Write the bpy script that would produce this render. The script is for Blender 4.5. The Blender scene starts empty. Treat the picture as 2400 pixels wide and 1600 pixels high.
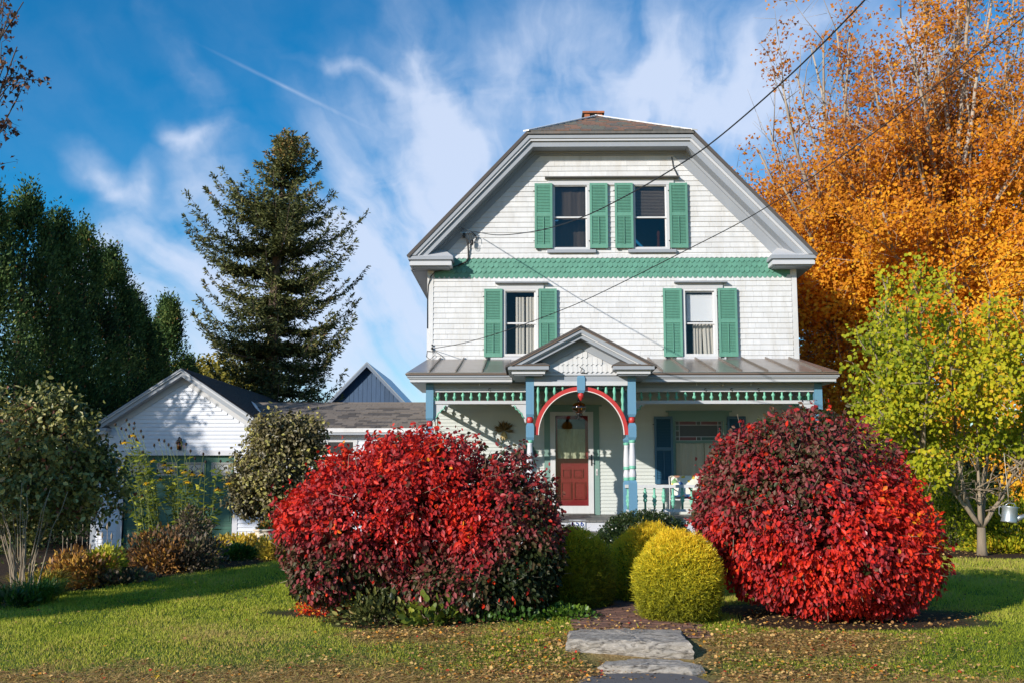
import bpy, bmesh, math, random
import numpy as np
from mathutils import Vector, Matrix, Quaternion
random.seed(7)
RNG = np.random.default_rng(11)
sc = bpy.context.scene
col = sc.collection
R = math.radians

# ------------------------------------------------------------------ camera
FPX = 2500.0
TH = math.atan(335/FPX); PH = 0.0159
EYE = 1.65
cam_d = bpy.data.cameras.new('camera'); cam = bpy.data.objects.new('camera', cam_d); col.objects.link(cam)
cam_d.sensor_width = 36; cam_d.lens = FPX/2400*36; cam_d.clip_start = .1; cam_d.clip_end = 2000
cam.location = (0, 0, EYE); cam.rotation_euler = (math.pi/2+TH, 0, PH)
sc.camera = cam
sc.render.resolution_x = 1024; sc.render.resolution_y = 682

def W(px, py, Y):
    """world X, Z of the photograph's point (2400x1600) at depth Y"""
    f = (-math.sin(PH)*math.cos(TH), math.cos(PH)*math.cos(TH), math.sin(TH))
    r = (math.cos(PH), math.sin(PH), 0)
    u = (math.sin(PH)*math.sin(TH), -math.cos(PH)*math.sin(TH), math.cos(TH))
    a = (px-1200)/FPX; b = (800-py)/FPX
    d = [f[i]+r[i]*a+u[i]*b for i in range(3)]
    t = Y/d[1]
    return d[0]*t, EYE+d[2]*t
def WX(px, py, Y): return W(px, py, Y)[0]
def WZ(px, py, Y): return W(px, py, Y)[1]

# ------------------------------------------------------------------ sun and sky
SUNV = Vector((.90, 1.0, -.49)).normalized()          # direction the light travels
EL = math.asin(-SUNV.z)
sd = bpy.data.lights.new('sun', 'SUN'); sun = bpy.data.objects.new('sun', sd); col.objects.link(sun)
sd.energy = 4.6; sd.angle = R(.5); sd.color = (1, .93, .84)
sun.rotation_euler = SUNV.to_track_quat('-Z', 'Y').to_euler()
wd = bpy.data.worlds.new('World'); sc.world = wd; wd.use_nodes = True
def build_world():
    nt = wd.node_tree; N = nt.nodes; L = nt.links
    for n in list(N): N.remove(n)
    out = N.new('ShaderNodeOutputWorld'); bg = N.new('ShaderNodeBackground'); bg.inputs[1].default_value = .095
    sky = N.new('ShaderNodeTexSky'); sky.sky_type = 'NISHITA'; sky.sun_disc = False
    sky.sun_elevation = EL
    az = math.atan2(-SUNV.x, -SUNV.y)                 # sun position azimuth from +Y clockwise
    sky.sun_rotation = az % (2*math.pi)
    sky.altitude = 300; sky.air_density = 1.0; sky.dust_density = .3; sky.ozone_density = 3.0
    hs = N.new('ShaderNodeHueSaturation'); hs.inputs['Saturation'].default_value = 1.6; hs.inputs['Value'].default_value = 1.32; hs.inputs['Hue'].default_value = .497
    L.new(sky.outputs[0], hs.inputs['Color'])
    tc = N.new('ShaderNodeTexCoord'); sep = N.new('ShaderNodeSeparateXYZ'); L.new(tc.outputs['Generated'], sep.inputs[0])
    def M(op, a, b=None, c=None, clamp=False):
        n = N.new('ShaderNodeMath'); n.operation = op; n.use_clamp = clamp
        for i, v in enumerate((a, b, c)):
            if v is None: continue
            if isinstance(v, (int, float)): n.inputs[i].default_value = v
            else: L.new(v, n.inputs[i])
        return n.outputs[0]
    ay = M('MAXIMUM', M('ABSOLUTE', sep.outputs[1]), .12)
    u = M('DIVIDE', sep.outputs[0], ay); v = M('DIVIDE', sep.outputs[2], ay)
    cb = N.new('ShaderNodeCombineXYZ'); L.new(u, cb.inputs[0]); L.new(v, cb.inputs[1])
    # gentle warp of the sky coordinates
    nz = N.new('ShaderNodeTexNoise'); nz.inputs['Scale'].default_value = 7; nz.inputs['Detail'].default_value = 5
    L.new(cb.outputs[0], nz.inputs['Vector'])
    sb = N.new('ShaderNodeVectorMath'); sb.operation = 'SUBTRACT'; L.new(nz.outputs['Color'], sb.inputs[0]); sb.inputs[1].default_value = (.5, .5, .5)
    sm = N.new('ShaderNodeVectorMath'); sm.operation = 'SCALE'; L.new(sb.outputs[0], sm.inputs[0]); sm.inputs['Scale'].default_value = .12
    ad = N.new('ShaderNodeVectorMath'); ad.operation = 'ADD'; L.new(cb.outputs[0], ad.inputs[0]); L.new(sm.outputs[0], ad.inputs[1])
    blobs = [  # px, py, rx, ry, rot(deg), weight : where the cirrus veils hang
        (1000, 450, 360, 440, 15, .85), (700, 640, 520, 260, 10, .5), (1000, 150, 85, 330, 14, .62), (870, 165, 190, 26, -20, .50),
        (450, 290, 85, 40, -10, .8), (500, 330, 150, 90, -30, .35), (430, 130, 50, 260, 38, .32), (250, 380, 150, 60, -35, .5), (300, 440, 110, 60, -30, .45),
        (370, 420, 45, 110, 10, .5), (480, 420, 80, 150, 20, .5), (280, 620, 380, 170, 15, .62), (1530, 170, 470, 260, 10, .85), (1700, 260, 340, 240, 0, .7), (1475, 262, 24, 30, 0, .6),
        (660, 200, 230, 6, -27, .26), (1250, 60, 250, 120, 0, .35), (2100, 100, 500, 300, 0, .5), (900, 760, 560, 240, 0, .5), (210, 590, 110, 50, 20, .4), (1000, 1000, 1900, 420, 0, .42)]
    tot = None
    for (px, py, rx, ry, rot, w) in blobs:
        mp = N.new('ShaderNodeMapping'); mp.vector_type = 'TEXTURE'
        X, Z = W(px, py, 1.0); Z -= EYE
        mp.inputs['Location'].default_value = (X, Z, 0); mp.inputs['Rotation'].default_value = (0, 0, R(rot)); mp.inputs['Scale'].default_value = (1.25*rx/FPX, 1.25*ry/FPX, 1)
        L.new(cb.outputs[0] if ry < 12 else ad.outputs[0], mp.inputs['Vector'])
        g = N.new('ShaderNodeTexGradient'); g.gradient_type = 'SPHERICAL'; L.new(mp.outputs[0], g.inputs[0])
        s = M('MULTIPLY', M('SMOOTHSTEP' if False else 'POWER', g.outputs[1], 1.25), w)
        tot = s if tot is None else M('ADD', tot, s)
    # the veils hang in the northern sky; elsewhere only faint fibres
    tot = M('MULTIPLY', tot, M('MULTIPLY_ADD', sep.outputs[1], 4.0, .4, clamp=True))
    # long fibres fanning up and outwards
    Xc, Zc = W(1350, 1350, 1.0); Zc -= EYE
    fu = M('SUBTRACT', u, Xc); fv = M('SUBTRACT', v, Zc)
    fa = M('ARCTAN2', fu, fv); frr = M('SQRT', M('ADD', M('MULTIPLY', fu, fu), M('MULTIPLY', fv, fv)))
    cf = N.new('ShaderNodeCombineXYZ'); L.new(M('MULTIPLY', fa, 6.5), cf.inputs[0]); L.new(M('MULTIPLY', frr, 3.6), cf.inputs[1])
    wf = N.new('ShaderNodeVectorMath'); wf.operation = 'SCALE'; L.new(sb.outputs[0], wf.inputs[0]); wf.inputs['Scale'].default_value = 1.3
    af = N.new('ShaderNodeVectorMath'); af.operation = 'ADD'; L.new(cf.outputs[0], af.inputs[0]); L.new(wf.outputs[0], af.inputs[1])
    n5 = N.new('ShaderNodeTexNoise'); n5.inputs['Scale'].default_value = 1.25; n5.inputs['Detail'].default_value = 8; n5.inputs['Roughness'].default_value = .5; L.new(af.outputs[0], n5.inputs['Vector'])
    # fibrous texture
    mp = N.new('ShaderNodeMapping'); mp.inputs['Rotation'].default_value = (0, 0, R(62)); mp.inputs['Scale'].default_value = (3.0, 9, 1)
    L.new(ad.outputs[0], mp.inputs['Vector'])
    n2 = N.new('ShaderNodeTexNoise'); n2.inputs['Scale'].default_value = 1.6; n2.inputs['Detail'].default_value = 10; n2.inputs['Roughness'].default_value = .58; n2.inputs['Distortion'].default_value = .7
    L.new(mp.outputs[0], n2.inputs['Vector'])
    n3 = N.new('ShaderNodeTexNoise'); n3.inputs['Scale'].default_value = 5; n3.inputs['Detail'].default_value = 6; L.new(ad.outputs[0], n3.inputs['Vector'])
    nn = M('ADD', M('MULTIPLY', n5.outputs[0], .62), M('ADD', M('MULTIPLY', n2.outputs[0], .18), M('MULTIPLY', n3.outputs[0], .20)))
    fib = M('MULTIPLY_ADD', nn, 5.0, -1.8)
    fac = M('MULTIPLY', M('ADD', tot, .12), M('MAXIMUM', fib, 0.0))
    fac = M('ADD', fac, M('MULTIPLY', tot, .26))
    mr = N.new('ShaderNodeMapRange'); mr.interpolation_type = 'SMOOTHSTEP'; L.new(fac, mr.inputs[0]); mr.inputs[1].default_value = -.08; mr.inputs[2].default_value = 1.15; mr.inputs[4].default_value = .86
    mx = N.new('ShaderNodeMix'); mx.data_type = 'RGBA'; L.new(mr.outputs[0], mx.inputs[0]); L.new(hs.outputs[0], mx.inputs[6]); mx.inputs[7].default_value = (6.2, 7.0, 8.7, 1)
    L.new(mx.outputs[2], bg.inputs[0]); L.new(bg.outputs[0], out.inputs[0])
build_world()
sc.view_settings.view_transform = 'Standard'; sc.view_settings.look = 'None'; sc.view_settings.exposure = .28; sc.view_settings.gamma = 1
sc.view_settings.use_curve_mapping = False
sc.render.engine = 'CYCLES'
sc.cycles.max_bounces = 8; sc.cycles.transparent_max_bounces = 8

# ------------------------------------------------------------------ materials
def newmat(name):
    m = bpy.data.materials.new(name); m.use_nodes = True
    nt = m.node_tree; return m, nt, nt.nodes, nt.links, nt.nodes['Principled BSDF']
def paint(name, rgb, rough=.55, var=.10, scale=6, bump=.0, streak=True, metal=0, dirt=None, dirt_amt=.0):
    m, nt, N, L, P = newmat(name)
    tc = N.new('ShaderNodeTexCoord'); g = N.new('ShaderNodeNewGeometry')
    mp = N.new('ShaderNodeMapping'); mp.inputs['Scale'].default_value = (1, 1, .25 if streak else 1); L.new(g.outputs['Position'], mp.inputs[0])
    nz = N.new('ShaderNodeTexNoise'); nz.inputs['Scale'].default_value = scale; nz.inputs['Detail'].default_value = 8; nz.inputs['Roughness'].default_value = .65; L.new(mp.outputs[0], nz.inputs[0])
    oi = N.new('ShaderNodeObjectInfo')
    ad = N.new('ShaderNodeMath'); ad.operation = 'MULTIPLY_ADD'; L.new(oi.outputs['Random'], ad.inputs[0]); ad.inputs[1].default_value = .35; L.new(nz.outputs[0], ad.inputs[2])
    mr = N.new('ShaderNodeMapRange'); L.new(ad.outputs[0], mr.inputs[0]); mr.inputs[1].default_value = .3; mr.inputs[2].default_value = 1.15; mr.inputs[3].default_value = 1+var; mr.inputs[4].default_value = 1-var*1.6
    mx = N.new('ShaderNodeVectorMath'); mx.operation = 'SCALE'; mx.inputs[0].default_value = rgb; L.new(mr.outputs[0], mx.inputs['Scale'])
    last = mx.outputs[0]
    if dirt:
        n2 = N.new('ShaderNodeTexNoise'); n2.inputs['Scale'].default_value = 2.2; n2.inputs['Detail'].default_value = 9; n2.inputs['Roughness'].default_value = .75; L.new(mp.outputs[0], n2.inputs[0])
        r2 = N.new('ShaderNodeMapRange'); L.new(n2.outputs[0], r2.inputs[0]); r2.inputs[1].default_value = .5; r2.inputs[2].default_value = .75; r2.inputs[4].default_value = dirt_amt
        m2 = N.new('ShaderNodeMix'); m2.data_type = 'RGBA'; L.new(r2.outputs[0], m2.inputs[0]); L.new(last, m2.inputs[6]); m2.inputs[7].default_value = (*dirt, 1); last = m2.outputs[2]
    L.new(last, P.inputs['Base Color']); P.inputs['Roughness'].default_value = rough; P.inputs['Metallic'].default_value = metal
    if bump:
        b = N.new('ShaderNodeBump'); b.inputs['Strength'].default_value = bump; b.inputs['Distance'].default_value = .01; L.new(nz.outputs[0], b.inputs['Height']); L.new(b.outputs[0], P.inputs['Normal'])
    return m
def foliage(name, stops, rough=.45, transl=.3, spec=.5):
    m, nt, N, L, P = newmat(name)
    at = N.new('ShaderNodeAttribute'); at.attribute_name = 'tone'
    cr = N.new('ShaderNodeValToRGB'); e = cr.color_ramp.elements
    while len(e) < len(stops): e.new(.5)
    for i, (p, c) in enumerate(stops): e[i].position = p; e[i].color = (*c, 1)
    L.new(at.outputs['Fac'], cr.inputs[0]); L.new(cr.outputs[0], P.inputs['Base Color']); P.inputs['Roughness'].default_value = rough
    P.inputs['Specular IOR Level'].default_value = spec
    if transl:
        t = N.new('ShaderNodeBsdfTranslucent'); mx = N.new('ShaderNodeMixShader'); mx.inputs[0].default_value = transl
        L.new(cr.outputs[0], t.inputs[0]); L.new(P.outputs[0], mx.inputs[1]); L.new(t.outputs[0], mx.inputs[2])
        L.new(mx.outputs[0], N['Material Output'].inputs[0])
    return m
def leafsolid(name, rgb, rough=.4, transl=.3):
    m, nt, N, L, P = newmat(name)
    oi = N.new('ShaderNodeObjectInfo'); g = N.new('ShaderNodeMapRange'); L.new(oi.outputs['Random'], g.inputs[0]); g.inputs[3].default_value = .75; g.inputs[4].default_value = 1.25
    mx = N.new('ShaderNodeVectorMath'); mx.operation = 'SCALE'; mx.inputs[0].default_value = rgb; L.new(g.outputs[0], mx.inputs['Scale'])
    L.new(mx.outputs[0], P.inputs['Base Color']); P.inputs['Roughness'].default_value = rough
    t = N.new('ShaderNodeBsdfTranslucent'); L.new(mx.outputs[0], t.inputs[0]); s = N.new('ShaderNodeMixShader'); s.inputs[0].default_value = transl
    L.new(P.outputs[0], s.inputs[1]); L.new(t.outputs[0], s.inputs[2]); L.new(s.outputs[0], N['Material Output'].inputs[0])
    return m
def glassmat(name, tint=(.9, .95, 1), refl=.10, rough=.02):
    m, nt, N, L, P = newmat(name)
    N.remove(P)
    tr = N.new('ShaderNodeBsdfTransparent'); tr.inputs[0].default_value = (*tint, 1)
    gl = N.new('ShaderNodeBsdfGlossy'); gl.inputs['Roughness'].default_value = rough
    ge = N.new('ShaderNodeNewGeometry'); dt = N.new('ShaderNodeVectorMath'); dt.operation = 'DOT_PRODUCT'; L.new(ge.outputs['Normal'], dt.inputs[0]); L.new(ge.outputs['Incoming'], dt.inputs[1])
    ab = N.new('ShaderNodeMath'); ab.operation = 'ABSOLUTE'; L.new(dt.outputs['Value'], ab.inputs[0]); iv = N.new('ShaderNodeMath'); iv.operation = 'SUBTRACT'; iv.inputs[0].default_value = 1; L.new(ab.outputs[0], iv.inputs[1])
    pw_ = N.new('ShaderNodeMath'); pw_.operation = 'POWER'; L.new(iv.outputs[0], pw_.inputs[0]); pw_.inputs[1].default_value = 5
    ad = N.new('ShaderNodeMath'); ad.operation = 'ADD'; ad.use_clamp = True; L.new(pw_.outputs[0], ad.inputs[0]); ad.inputs[1].default_value = refl
    mx = N.new('ShaderNodeMixShader'); L.new(ad.outputs[0], mx.inputs[0]); L.new(tr.outputs[0], mx.inputs[1]); L.new(gl.outputs[0], mx.inputs[2])
    L.new(mx.outputs[0], N['Material Output'].inputs[0])
    return m
MT = {}
MT['white'] = paint('white_paint', (.60, .605, .61), .6, .10, 9, .25, dirt=(.42, .39, .33), dirt_amt=.5)
MT['clap'] = paint('clapboard_paint', (.545, .575, .545), .6, .04, 5, .1)
MT['garage_white'] = paint('garage_paint', (.62, .645, .70), .6, .04, 5, .1)
MT['green'] = paint('teal_green_paint', (.10, .275, .20), .6, .14, 14, .3, dirt=(.06, .17, .125), dirt_amt=.55)
MT['spindle'] = paint('spindle_green_paint', (.16, .46, .33), .45, .08, 10)
MT['grey'] = paint('grey_trim_paint', (.29, .315, .35), .55, .06, 5, .05)
MT['lightgrey'] = paint('light_grey_trim_paint', (.50, .51, .53), .55, .05, 5)
MT['blue'] = paint('blue_post_paint', (.11, .25, .37), .5, .06, 6)
MT['lilac'] = paint('pale_column_paint', (.55, .55, .58), .45, .04, 6)
MT['red'] = paint('red_paint', (.48, .035, .03), .4, .06, 6)
MT['pink'] = paint('cream_edge_paint', (.75, .66, .62), .5, .04, 6)
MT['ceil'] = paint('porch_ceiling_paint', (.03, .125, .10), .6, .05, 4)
MT['sage'] = paint('sage_trim_paint', (.16, .27, .235), .55, .05, 4)
MT['navy'] = paint('navy_shutter_paint', (.03, .10, .17), .4, .08, 6)
MT['doorred'] = paint('door_red_paint', (.27, .008, .013), .6, .06, 6)
MT['floor'] = paint('porch_floor_paint', (.17, .16, .145), .5, .15, 5, .1, streak=False)
MT['metalroof'] = paint('metal_roof', (.36, .315, .28), .30, .16, 2.5, .05, streak=False, metal=.55, dirt=(.24, .17, .12), dirt_amt=.6)
MT['seam'] = paint('roof_seam_metal', (.22, .18, .15), .4, .1, 4, metal=.4)
MT['rooftrim'] = paint('brown_drip_edge', (.16, .11, .08), .5, .1, 5)
MT['dark'] = paint('dark_interior', (.012, .012, .014), .9, .05, 3)
MT['room'] = paint('room_plaster', (.10, .09, .085), .9, .05, 3)
MT['slate1'] = paint('slate_grey', (.13, .125, .115), .6, .25, 12, .3, dirt=(.25, .14, .09), dirt_amt=.5)
MT['slate2'] = paint('slate_brown', (.23, .135, .095), .65, .2, 12, .3)
MT['slate3'] = paint('slate_green', (.15, .15, .12), .65, .2, 12, .3)
MT['asph1'] = paint('asphalt_shingle_brown', (.17, .145, .125), .9, .2, 60, .3, streak=False)
MT['asph2'] = paint('asphalt_shingle_dark', (.085, .075, .07), .9, .2, 60, .3, streak=False)
MT['asph3'] = paint('asphalt_shingle_black', (.018, .02, .026), .9, .2, 60, .3, streak=False)
MT['ridge'] = paint('ridge_flashing_paint', (.72, .71, .70), .5, .08, 6)
MT['brick'] = paint('chimney_brick', (.36, .12, .05), .85, .25, 30, .3, streak=False)
MT['mortar'] = paint('mortar', (.22, .20, .18), .9, .15, 30)
MT['pathbrick'] = paint('path_brick', (.17, .085, .06), .9, .3, 18, .4, streak=False, dirt=(.07, .07, .04), dirt_amt=.5)
MT['stone'] = None
MT['black'] = paint('black_iron', (.012, .012, .013), .45, .1, 10)
MT['wire'] = paint('cable_rubber', (.02, .02, .02), .6, .1, 10)
MT['galv'] = paint('galvanised_metal', (.42, .45, .47), .38, .18, 14, .1, streak=False, metal=.7)
MT['garage_green'] = paint('garage_door_green', (.045, .13, .092), .7, .08, 4)
MT['barn'] = paint('barn_boards_blue', (.055, .10, .18), .8, .2, 6, .2)
MT['barntrim'] = paint('barn_trim', (.15, .19, .25), .7, .1, 5)
MT['curtain'] = paint('curtain_cloth', (.62, .58, .50), .9, .05, 4)
MT['lace'] = paint('lace_curtain', (.48, .50, .32), .9, .35, 30)
MT['blind'] = paint('white_blind', (.93, .93, .93), .8, .01, 3)
MT['greyblind'] = paint('grey_blind', (.50, .47, .44), .8, .15, 6)
MT['glass'] = glassmat('window_glass', (.86, .87, .88), .02)
MT['screen'] = glassmat('screened_glass', (.55, .53, .51), .05, .15)
MT['amber'] = glassmat('amber_glass', (.75, .42, .12), .10, .1)
MT['bark'] = paint('grey_bark', (.27, .21, .145), .9, .3, 12, .8, dirt=(.08, .07, .055), dirt_amt=.7)
MT['palebark'] = paint('pale_maple_bark', (.36, .30, .235), .9, .25, 8, .5)
MT['darkbark'] = paint('spruce_bark', (.15, .105, .08), .9, .3, 10, .5)
MT['twig'] = paint('thin_twig_bark', (.30, .24, .17), .9, .25, 20)
MT['darktwig'] = paint('dark_twig_bark', (.085, .06, .045), .9, .25, 20)
MT['urn'] = paint('urn_glaze', (.66, .58, .47), .6, .1, 6, .2, streak=False, dirt=(.45, .36, .26), dirt_amt=.4)
MT['frost'] = paint('leaded_pale_glass', (.35, .36, .36), .2, .25, 30)
MT['straw'] = paint('corn_husk', (.50, .38, .17), .8, .3, 20)
MT['blueink'] = paint('plate_blue_enamel', (.03, .06, .25), .3, .02, 5)
MT['enamel'] = paint('plate_white_enamel', (.75, .76, .78), .25, .02, 5)
MT['gold'] = paint('lantern_brass', (.45, .28, .08), .3, .1, 10, metal=.9)
MT['rope'] = paint('rope', (.5, .45, .35), .9, .1, 30)

# ------------------------------------------------------------------ mesh helpers
class MB:
    def __init__(s): s.v = []; s.f = []; s.sm = []
    def add(s, vs, fs, smooth=False):
        o = len(s.v); s.v += [tuple(p) for p in vs]; s.f += [tuple(i+o for i in f) for f in fs]; s.sm += [smooth]*len(fs)
        return s
    def box(s, x0, x1, y0, y1, z0, z1):
        return s.add([(x0,y0,z0),(x1,y0,z0),(x1,y1,z0),(x0,y1,z0),(x0,y0,z1),(x1,y0,z1),(x1,y1,z1),(x0,y1,z1)],
              [(0,3,2,1),(4,5,6,7),(0,1,5,4),(1,2,6,5),(2,3,7,6),(3,0,4,7)])
    def prism(s, poly, y0, y1, axis='y'):
        n = len(poly)
        if axis == 'y': a = [(x, y0, z) for x, z in poly]; b = [(x, y1, z) for x, z in poly]
        elif axis == 'x': a = [(y0, x, z) for x, z in poly]; b = [(y1, x, z) for x, z in poly]
        else: a = [(x, z, y0) for x, z in poly]; b = [(x, z, y1) for x, z in poly]
        return s.add(a+b, [tuple(range(n)), tuple(range(2*n-1, n-1, -1))]+[(i, i+n, (i+1) % n+n, (i+1) % n) for i in range(n)])
    def slab(s, quad, t):
        """thick plate: polygon pts in 3D and a thickness vector downwards"""
        n = len(quad); q = [Vector(p) for p in quad]; tv = Vector(t) if not isinstance(t, (int, float)) else Vector((0, 0, -t))
        return s.add([tuple(p) for p in q]+[tuple(p+tv) for p in q], [tuple(range(n)), tuple(range(2*n-1, n-1, -1))]+[(i, i+n, (i+1) % n+n, (i+1) % n) for i in range(n)])
    def lathe(s, prof, c=(0, 0, 0), n=12, smooth=True, sq=False):
        vs = []; fs = []
        for r, z in prof:
            for k in range(n):
                a = 2*math.pi*(k+.5)/n; vs.append((c[0]+r*math.cos(a), c[1]+r*math.sin(a), c[2]+z))
        m = len(prof)
        for i in range(m-1):
            for k in range(n): fs.append((i*n+k, i*n+(k+1) % n, (i+1)*n+(k+1) % n, (i+1)*n+k))
        fs.append(tuple(range(n-1, -1, -1))); fs.append(tuple((m-1)*n+k for k in range(n)))
        return s.add(vs, fs, smooth)
    def tube(s, pts, rad, n=5, smooth=True):
        pts = [Vector(p) for p in pts]; m = len(pts)
        if isinstance(rad, (int, float)): rad = [rad]*m
        vs = []; up = Vector((.13, .21, 1)).normalized()
        for i, p in enumerate(pts):
            d = (pts[min(i+1, m-1)]-pts[max(i-1, 0)])
            if d.length < 1e-9: d = Vector((0, 0, 1))
            d.normalize(); a = d.cross(up)
            if a.length < .05: a = d.cross(Vector((1, 0, 0)))
            a.normalize(); b = d.cross(a)
            for k in range(n):
                t = 2*math.pi*k/n; vs.append(tuple(p+(a*math.cos(t)+b*math.sin(t))*rad[i]))
        fs = []
        for i in range(m-1):
            for k in range(n): fs.append((i*n+k, i*n+(k+1) % n, (i+1)*n+(k+1) % n, (i+1)*n+k))
        fs.append(tuple(range(n))); fs.append(tuple((m-1)*n+k for k in range(n)))
        return s.add(vs, fs, smooth)
    def mesh(s, name, mat):
        me = bpy.data.meshes.new(name); me.from_pydata(s.v, [], s.f)
        me.polygons.foreach_set('use_smooth', s.sm)
        if len(s.f) < 40000:
            bm = bmesh.new(); bm.from_mesh(me); bmesh.ops.recalc_face_normals(bm, faces=bm.faces); bm.to_mesh(me); bm.free()
        me.materials.append(mat if not isinstance(mat, str) else MT[mat]); me.update(); return me
def rootloc(p):
    l = Vector((0, 0, 0))
    while p is not None: l = l+p.location; p = p.parent
    return l
def link(name, me, parent=None, loc=(0, 0, 0), rot=(0, 0, 0), scale=(1, 1, 1), kind=None, label=None):
    """loc is a world position; children keep a plain offset from their parent"""
    o = bpy.data.objects.new(name, me); col.objects.link(o)
    o.rotation_euler = rot; o.scale = scale
    if parent is not None:
        o.parent = parent; o.location = Vector(loc)-rootloc(parent)
    else: o.location = loc
    if kind: o['kind'] = kind
    if label: o['label'] = label
    return o
def part(name, mb, mat, parent=None, kind=None, label=None):
    """mesh given in world coordinates; its origin is moved to its own centre"""
    v = np.array(mb.v); c = (v.min(0)+v.max(0))/2; mb.v = [tuple(p) for p in (v-c)]
    return link(name, mb.mesh(name, mat), parent, tuple(c), kind=kind, label=label)
def thing(name, label, cat, loc, group=None):
    o = bpy.data.objects.new(name, None); col.objects.link(o); o.location = loc; o.empty_display_size = .2
    o['label'] = label; o['category'] = cat
    if group: o['group'] = group
    return o
def tag(o, label, cat, group=None):
    o['label'] = label; o['category'] = cat
    if group: o['group'] = group
    return o
def npmesh(name, V, F, tone, mat, parent=None, kind=None, label=None, smooth=False):
    """V (n,3), F (m,k) arrays; tone per face"""
    me = bpy.data.meshes.new(name); V = np.asarray(V, dtype=np.float32)
    c = np.array([0, 0, 0], dtype=np.float32) if parent is None else np.array(rootloc(parent), dtype=np.float32)
    V = V-c
    k = F.shape[1]; m = len(F)
    me.vertices.add(len(V)); me.vertices.foreach_set('co', V.ravel())
    me.loops.add(m*k); me.loops.foreach_set('vertex_index', F.astype(np.int32).ravel())
    me.polygons.add(m); me.polygons.foreach_set('loop_start', np.arange(0, m*k, k, dtype=np.int32))
    if tone is not None:
        a = me.attributes.new('tone', 'FLOAT', 'FACE'); a.data.foreach_set('value', np.asarray(tone, dtype=np.float32))
    me.materials.append(MT[mat] if isinstance(mat, str) else mat)
    me.update(calc_edges=True)
    if smooth: me.polygons.foreach_set('use_smooth', [True]*m)
    o = bpy.data.objects.new(name, me); col.objects.link(o)
    if parent is not None: o.parent = parent
    if kind: o['kind'] = kind
    if label: o['label'] = label
    return o

# ---- leaves: templates are (k,3): x = along the leaf, y = across, z = normal
LEAF = {
 'fold': (np.array([(0,0,0),(.35,.30,.10),(.35,-.30,.10),(.75,.22,.06),(.75,-.22,.06),(1,0,-.06)]), np.array([(0,2,4,5),(0,5,3,1)])),
 'dia': (np.array([(0,0,0),(.5,.28,.05),(1,0,0),(.5,-.28,.05)]), np.array([(0,3,2,1)])),
 'round': (np.array([(0,0,0),(.3,.45,.08),(.75,.35,.03),(1,0,-.05),(.75,-.35,.03),(.3,-.45,.08)]), np.array([(0,5,4,3),(0,3,2,1)])),
 'thin': (np.array([(0,-.06,0),(0,.06,0),(1,0,0)]), np.array([(0,1,2)])),
 'spray': (np.array([(0,0,0),(.45,.30,.05),(1,.06,0),(.55,-.26,-.05)]), np.array([(0,3,2,1)])),
 'maple': (np.array([(0,0,0),(.15,.5,.06),(.45,.28,0),(1,0,-.08),(.45,-.28,0),(.15,-.5,.06)]), np.array([(0,5,4,3),(0,3,2,1)])),
}
def unit(a): return a/np.maximum(np.linalg.norm(a, axis=-1, keepdims=True), 1e-9)
def leaves(name, P, U, Nn, size, tone, mat, shape='dia', parent=None, kind='stuff', width=1.0, rng=RNG, label=None):
    """P positions, U leaf axis, Nn approximate normals, size per leaf"""
    T, TF = LEAF[shape]; n = len(P); k = len(T)
    U = unit(U); Bv = unit(np.cross(Nn, U)); Nz = np.cross(U, Bv)
    s = np.broadcast_to(np.asarray(size, dtype=float), (n,))[:, None, None]
    V = P[:, None, :]+s*(T[None, :, 0:1]*U[:, None, :]+T[None, :, 1:2]*width*Bv[:, None, :]+T[None, :, 2:3]*Nz[:, None, :])
    F = (np.arange(n)[:, None, None]*k+TF[None]).reshape(-1, TF.shape[1])
    return npmesh(name, V.reshape(-1, 3), F, np.repeat(tone, len(TF)), mat, parent, kind, label)
def rdir(n, rng=RNG): return unit(rng.normal(size=(n, 3)))
def vnoise(P, scale, seed=0):
    """cheap smooth noise -1..1 from summed sines"""
    r = np.random.default_rng(seed); out = np.zeros(len(P))
    for i in range(7):
        k = r.normal(size=3)*scale; out += np.sin(P@k+r.uniform(0, 6.28))
    return out/3.2
# ------------------------------------------------------------------ ground
def sst(a, b, x): t = np.clip((x-a)/(b-a), 0, 1); return t*t*(3-2*t)
def gz(x, y):
    x = np.asarray(x, dtype=float); y = np.asarray(y, dtype=float)
    z = .03+.16*sst(9.3, 10.6, y)+.05*sst(10.5, 13, y)+.16*sst(13, 20, y)
    z = z-.34*sst(-3, -9, x)*sst(11, 24, y)
    z = z+.03*np.sin(x*.9+1)*np.sin(y*.7)*sst(9.5, 12, y)*(1-sst(28, 34, y))
    return z
def GZ(x, y): return float(gz(x, y))
def ground_hit(px, py):
    """where the ray through this photo point meets the ground"""
    lo = 5.0
    for Y in np.arange(5, 60, .05):
        X, Z = W(px, py, Y)
        if Z <= GZ(X, Y): return X, float(Y)
    return W(px, py, 60)[0], 60.0
def dryness(x, y):
    P = np.stack([x, y, 0*x], -1)
    n = vnoise(P, 1.3, 3)*.5+vnoise(P, 5, 4)*.3+vnoise(P, 14, 5)*.2
    d = 1-sst(9.0, 9.8, y+n*.35)
    d = np.maximum(d, sst(.1, .9, 1-np.hypot((x+.75)/1.7, (y-10.6)/1.1)+n*.45))
    d = np.maximum(d, sst(.1, .9, 1-np.hypot((x-2.6)/1.9, (y-10.4)/.9)+n*.45))
    d = np.maximum(d, sst(.0, .8, 1-np.hypot((x-1.1)/1.5, (y-10.2)/1.1)+n*.3))
    return np.clip(d, 0, 1)
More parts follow.
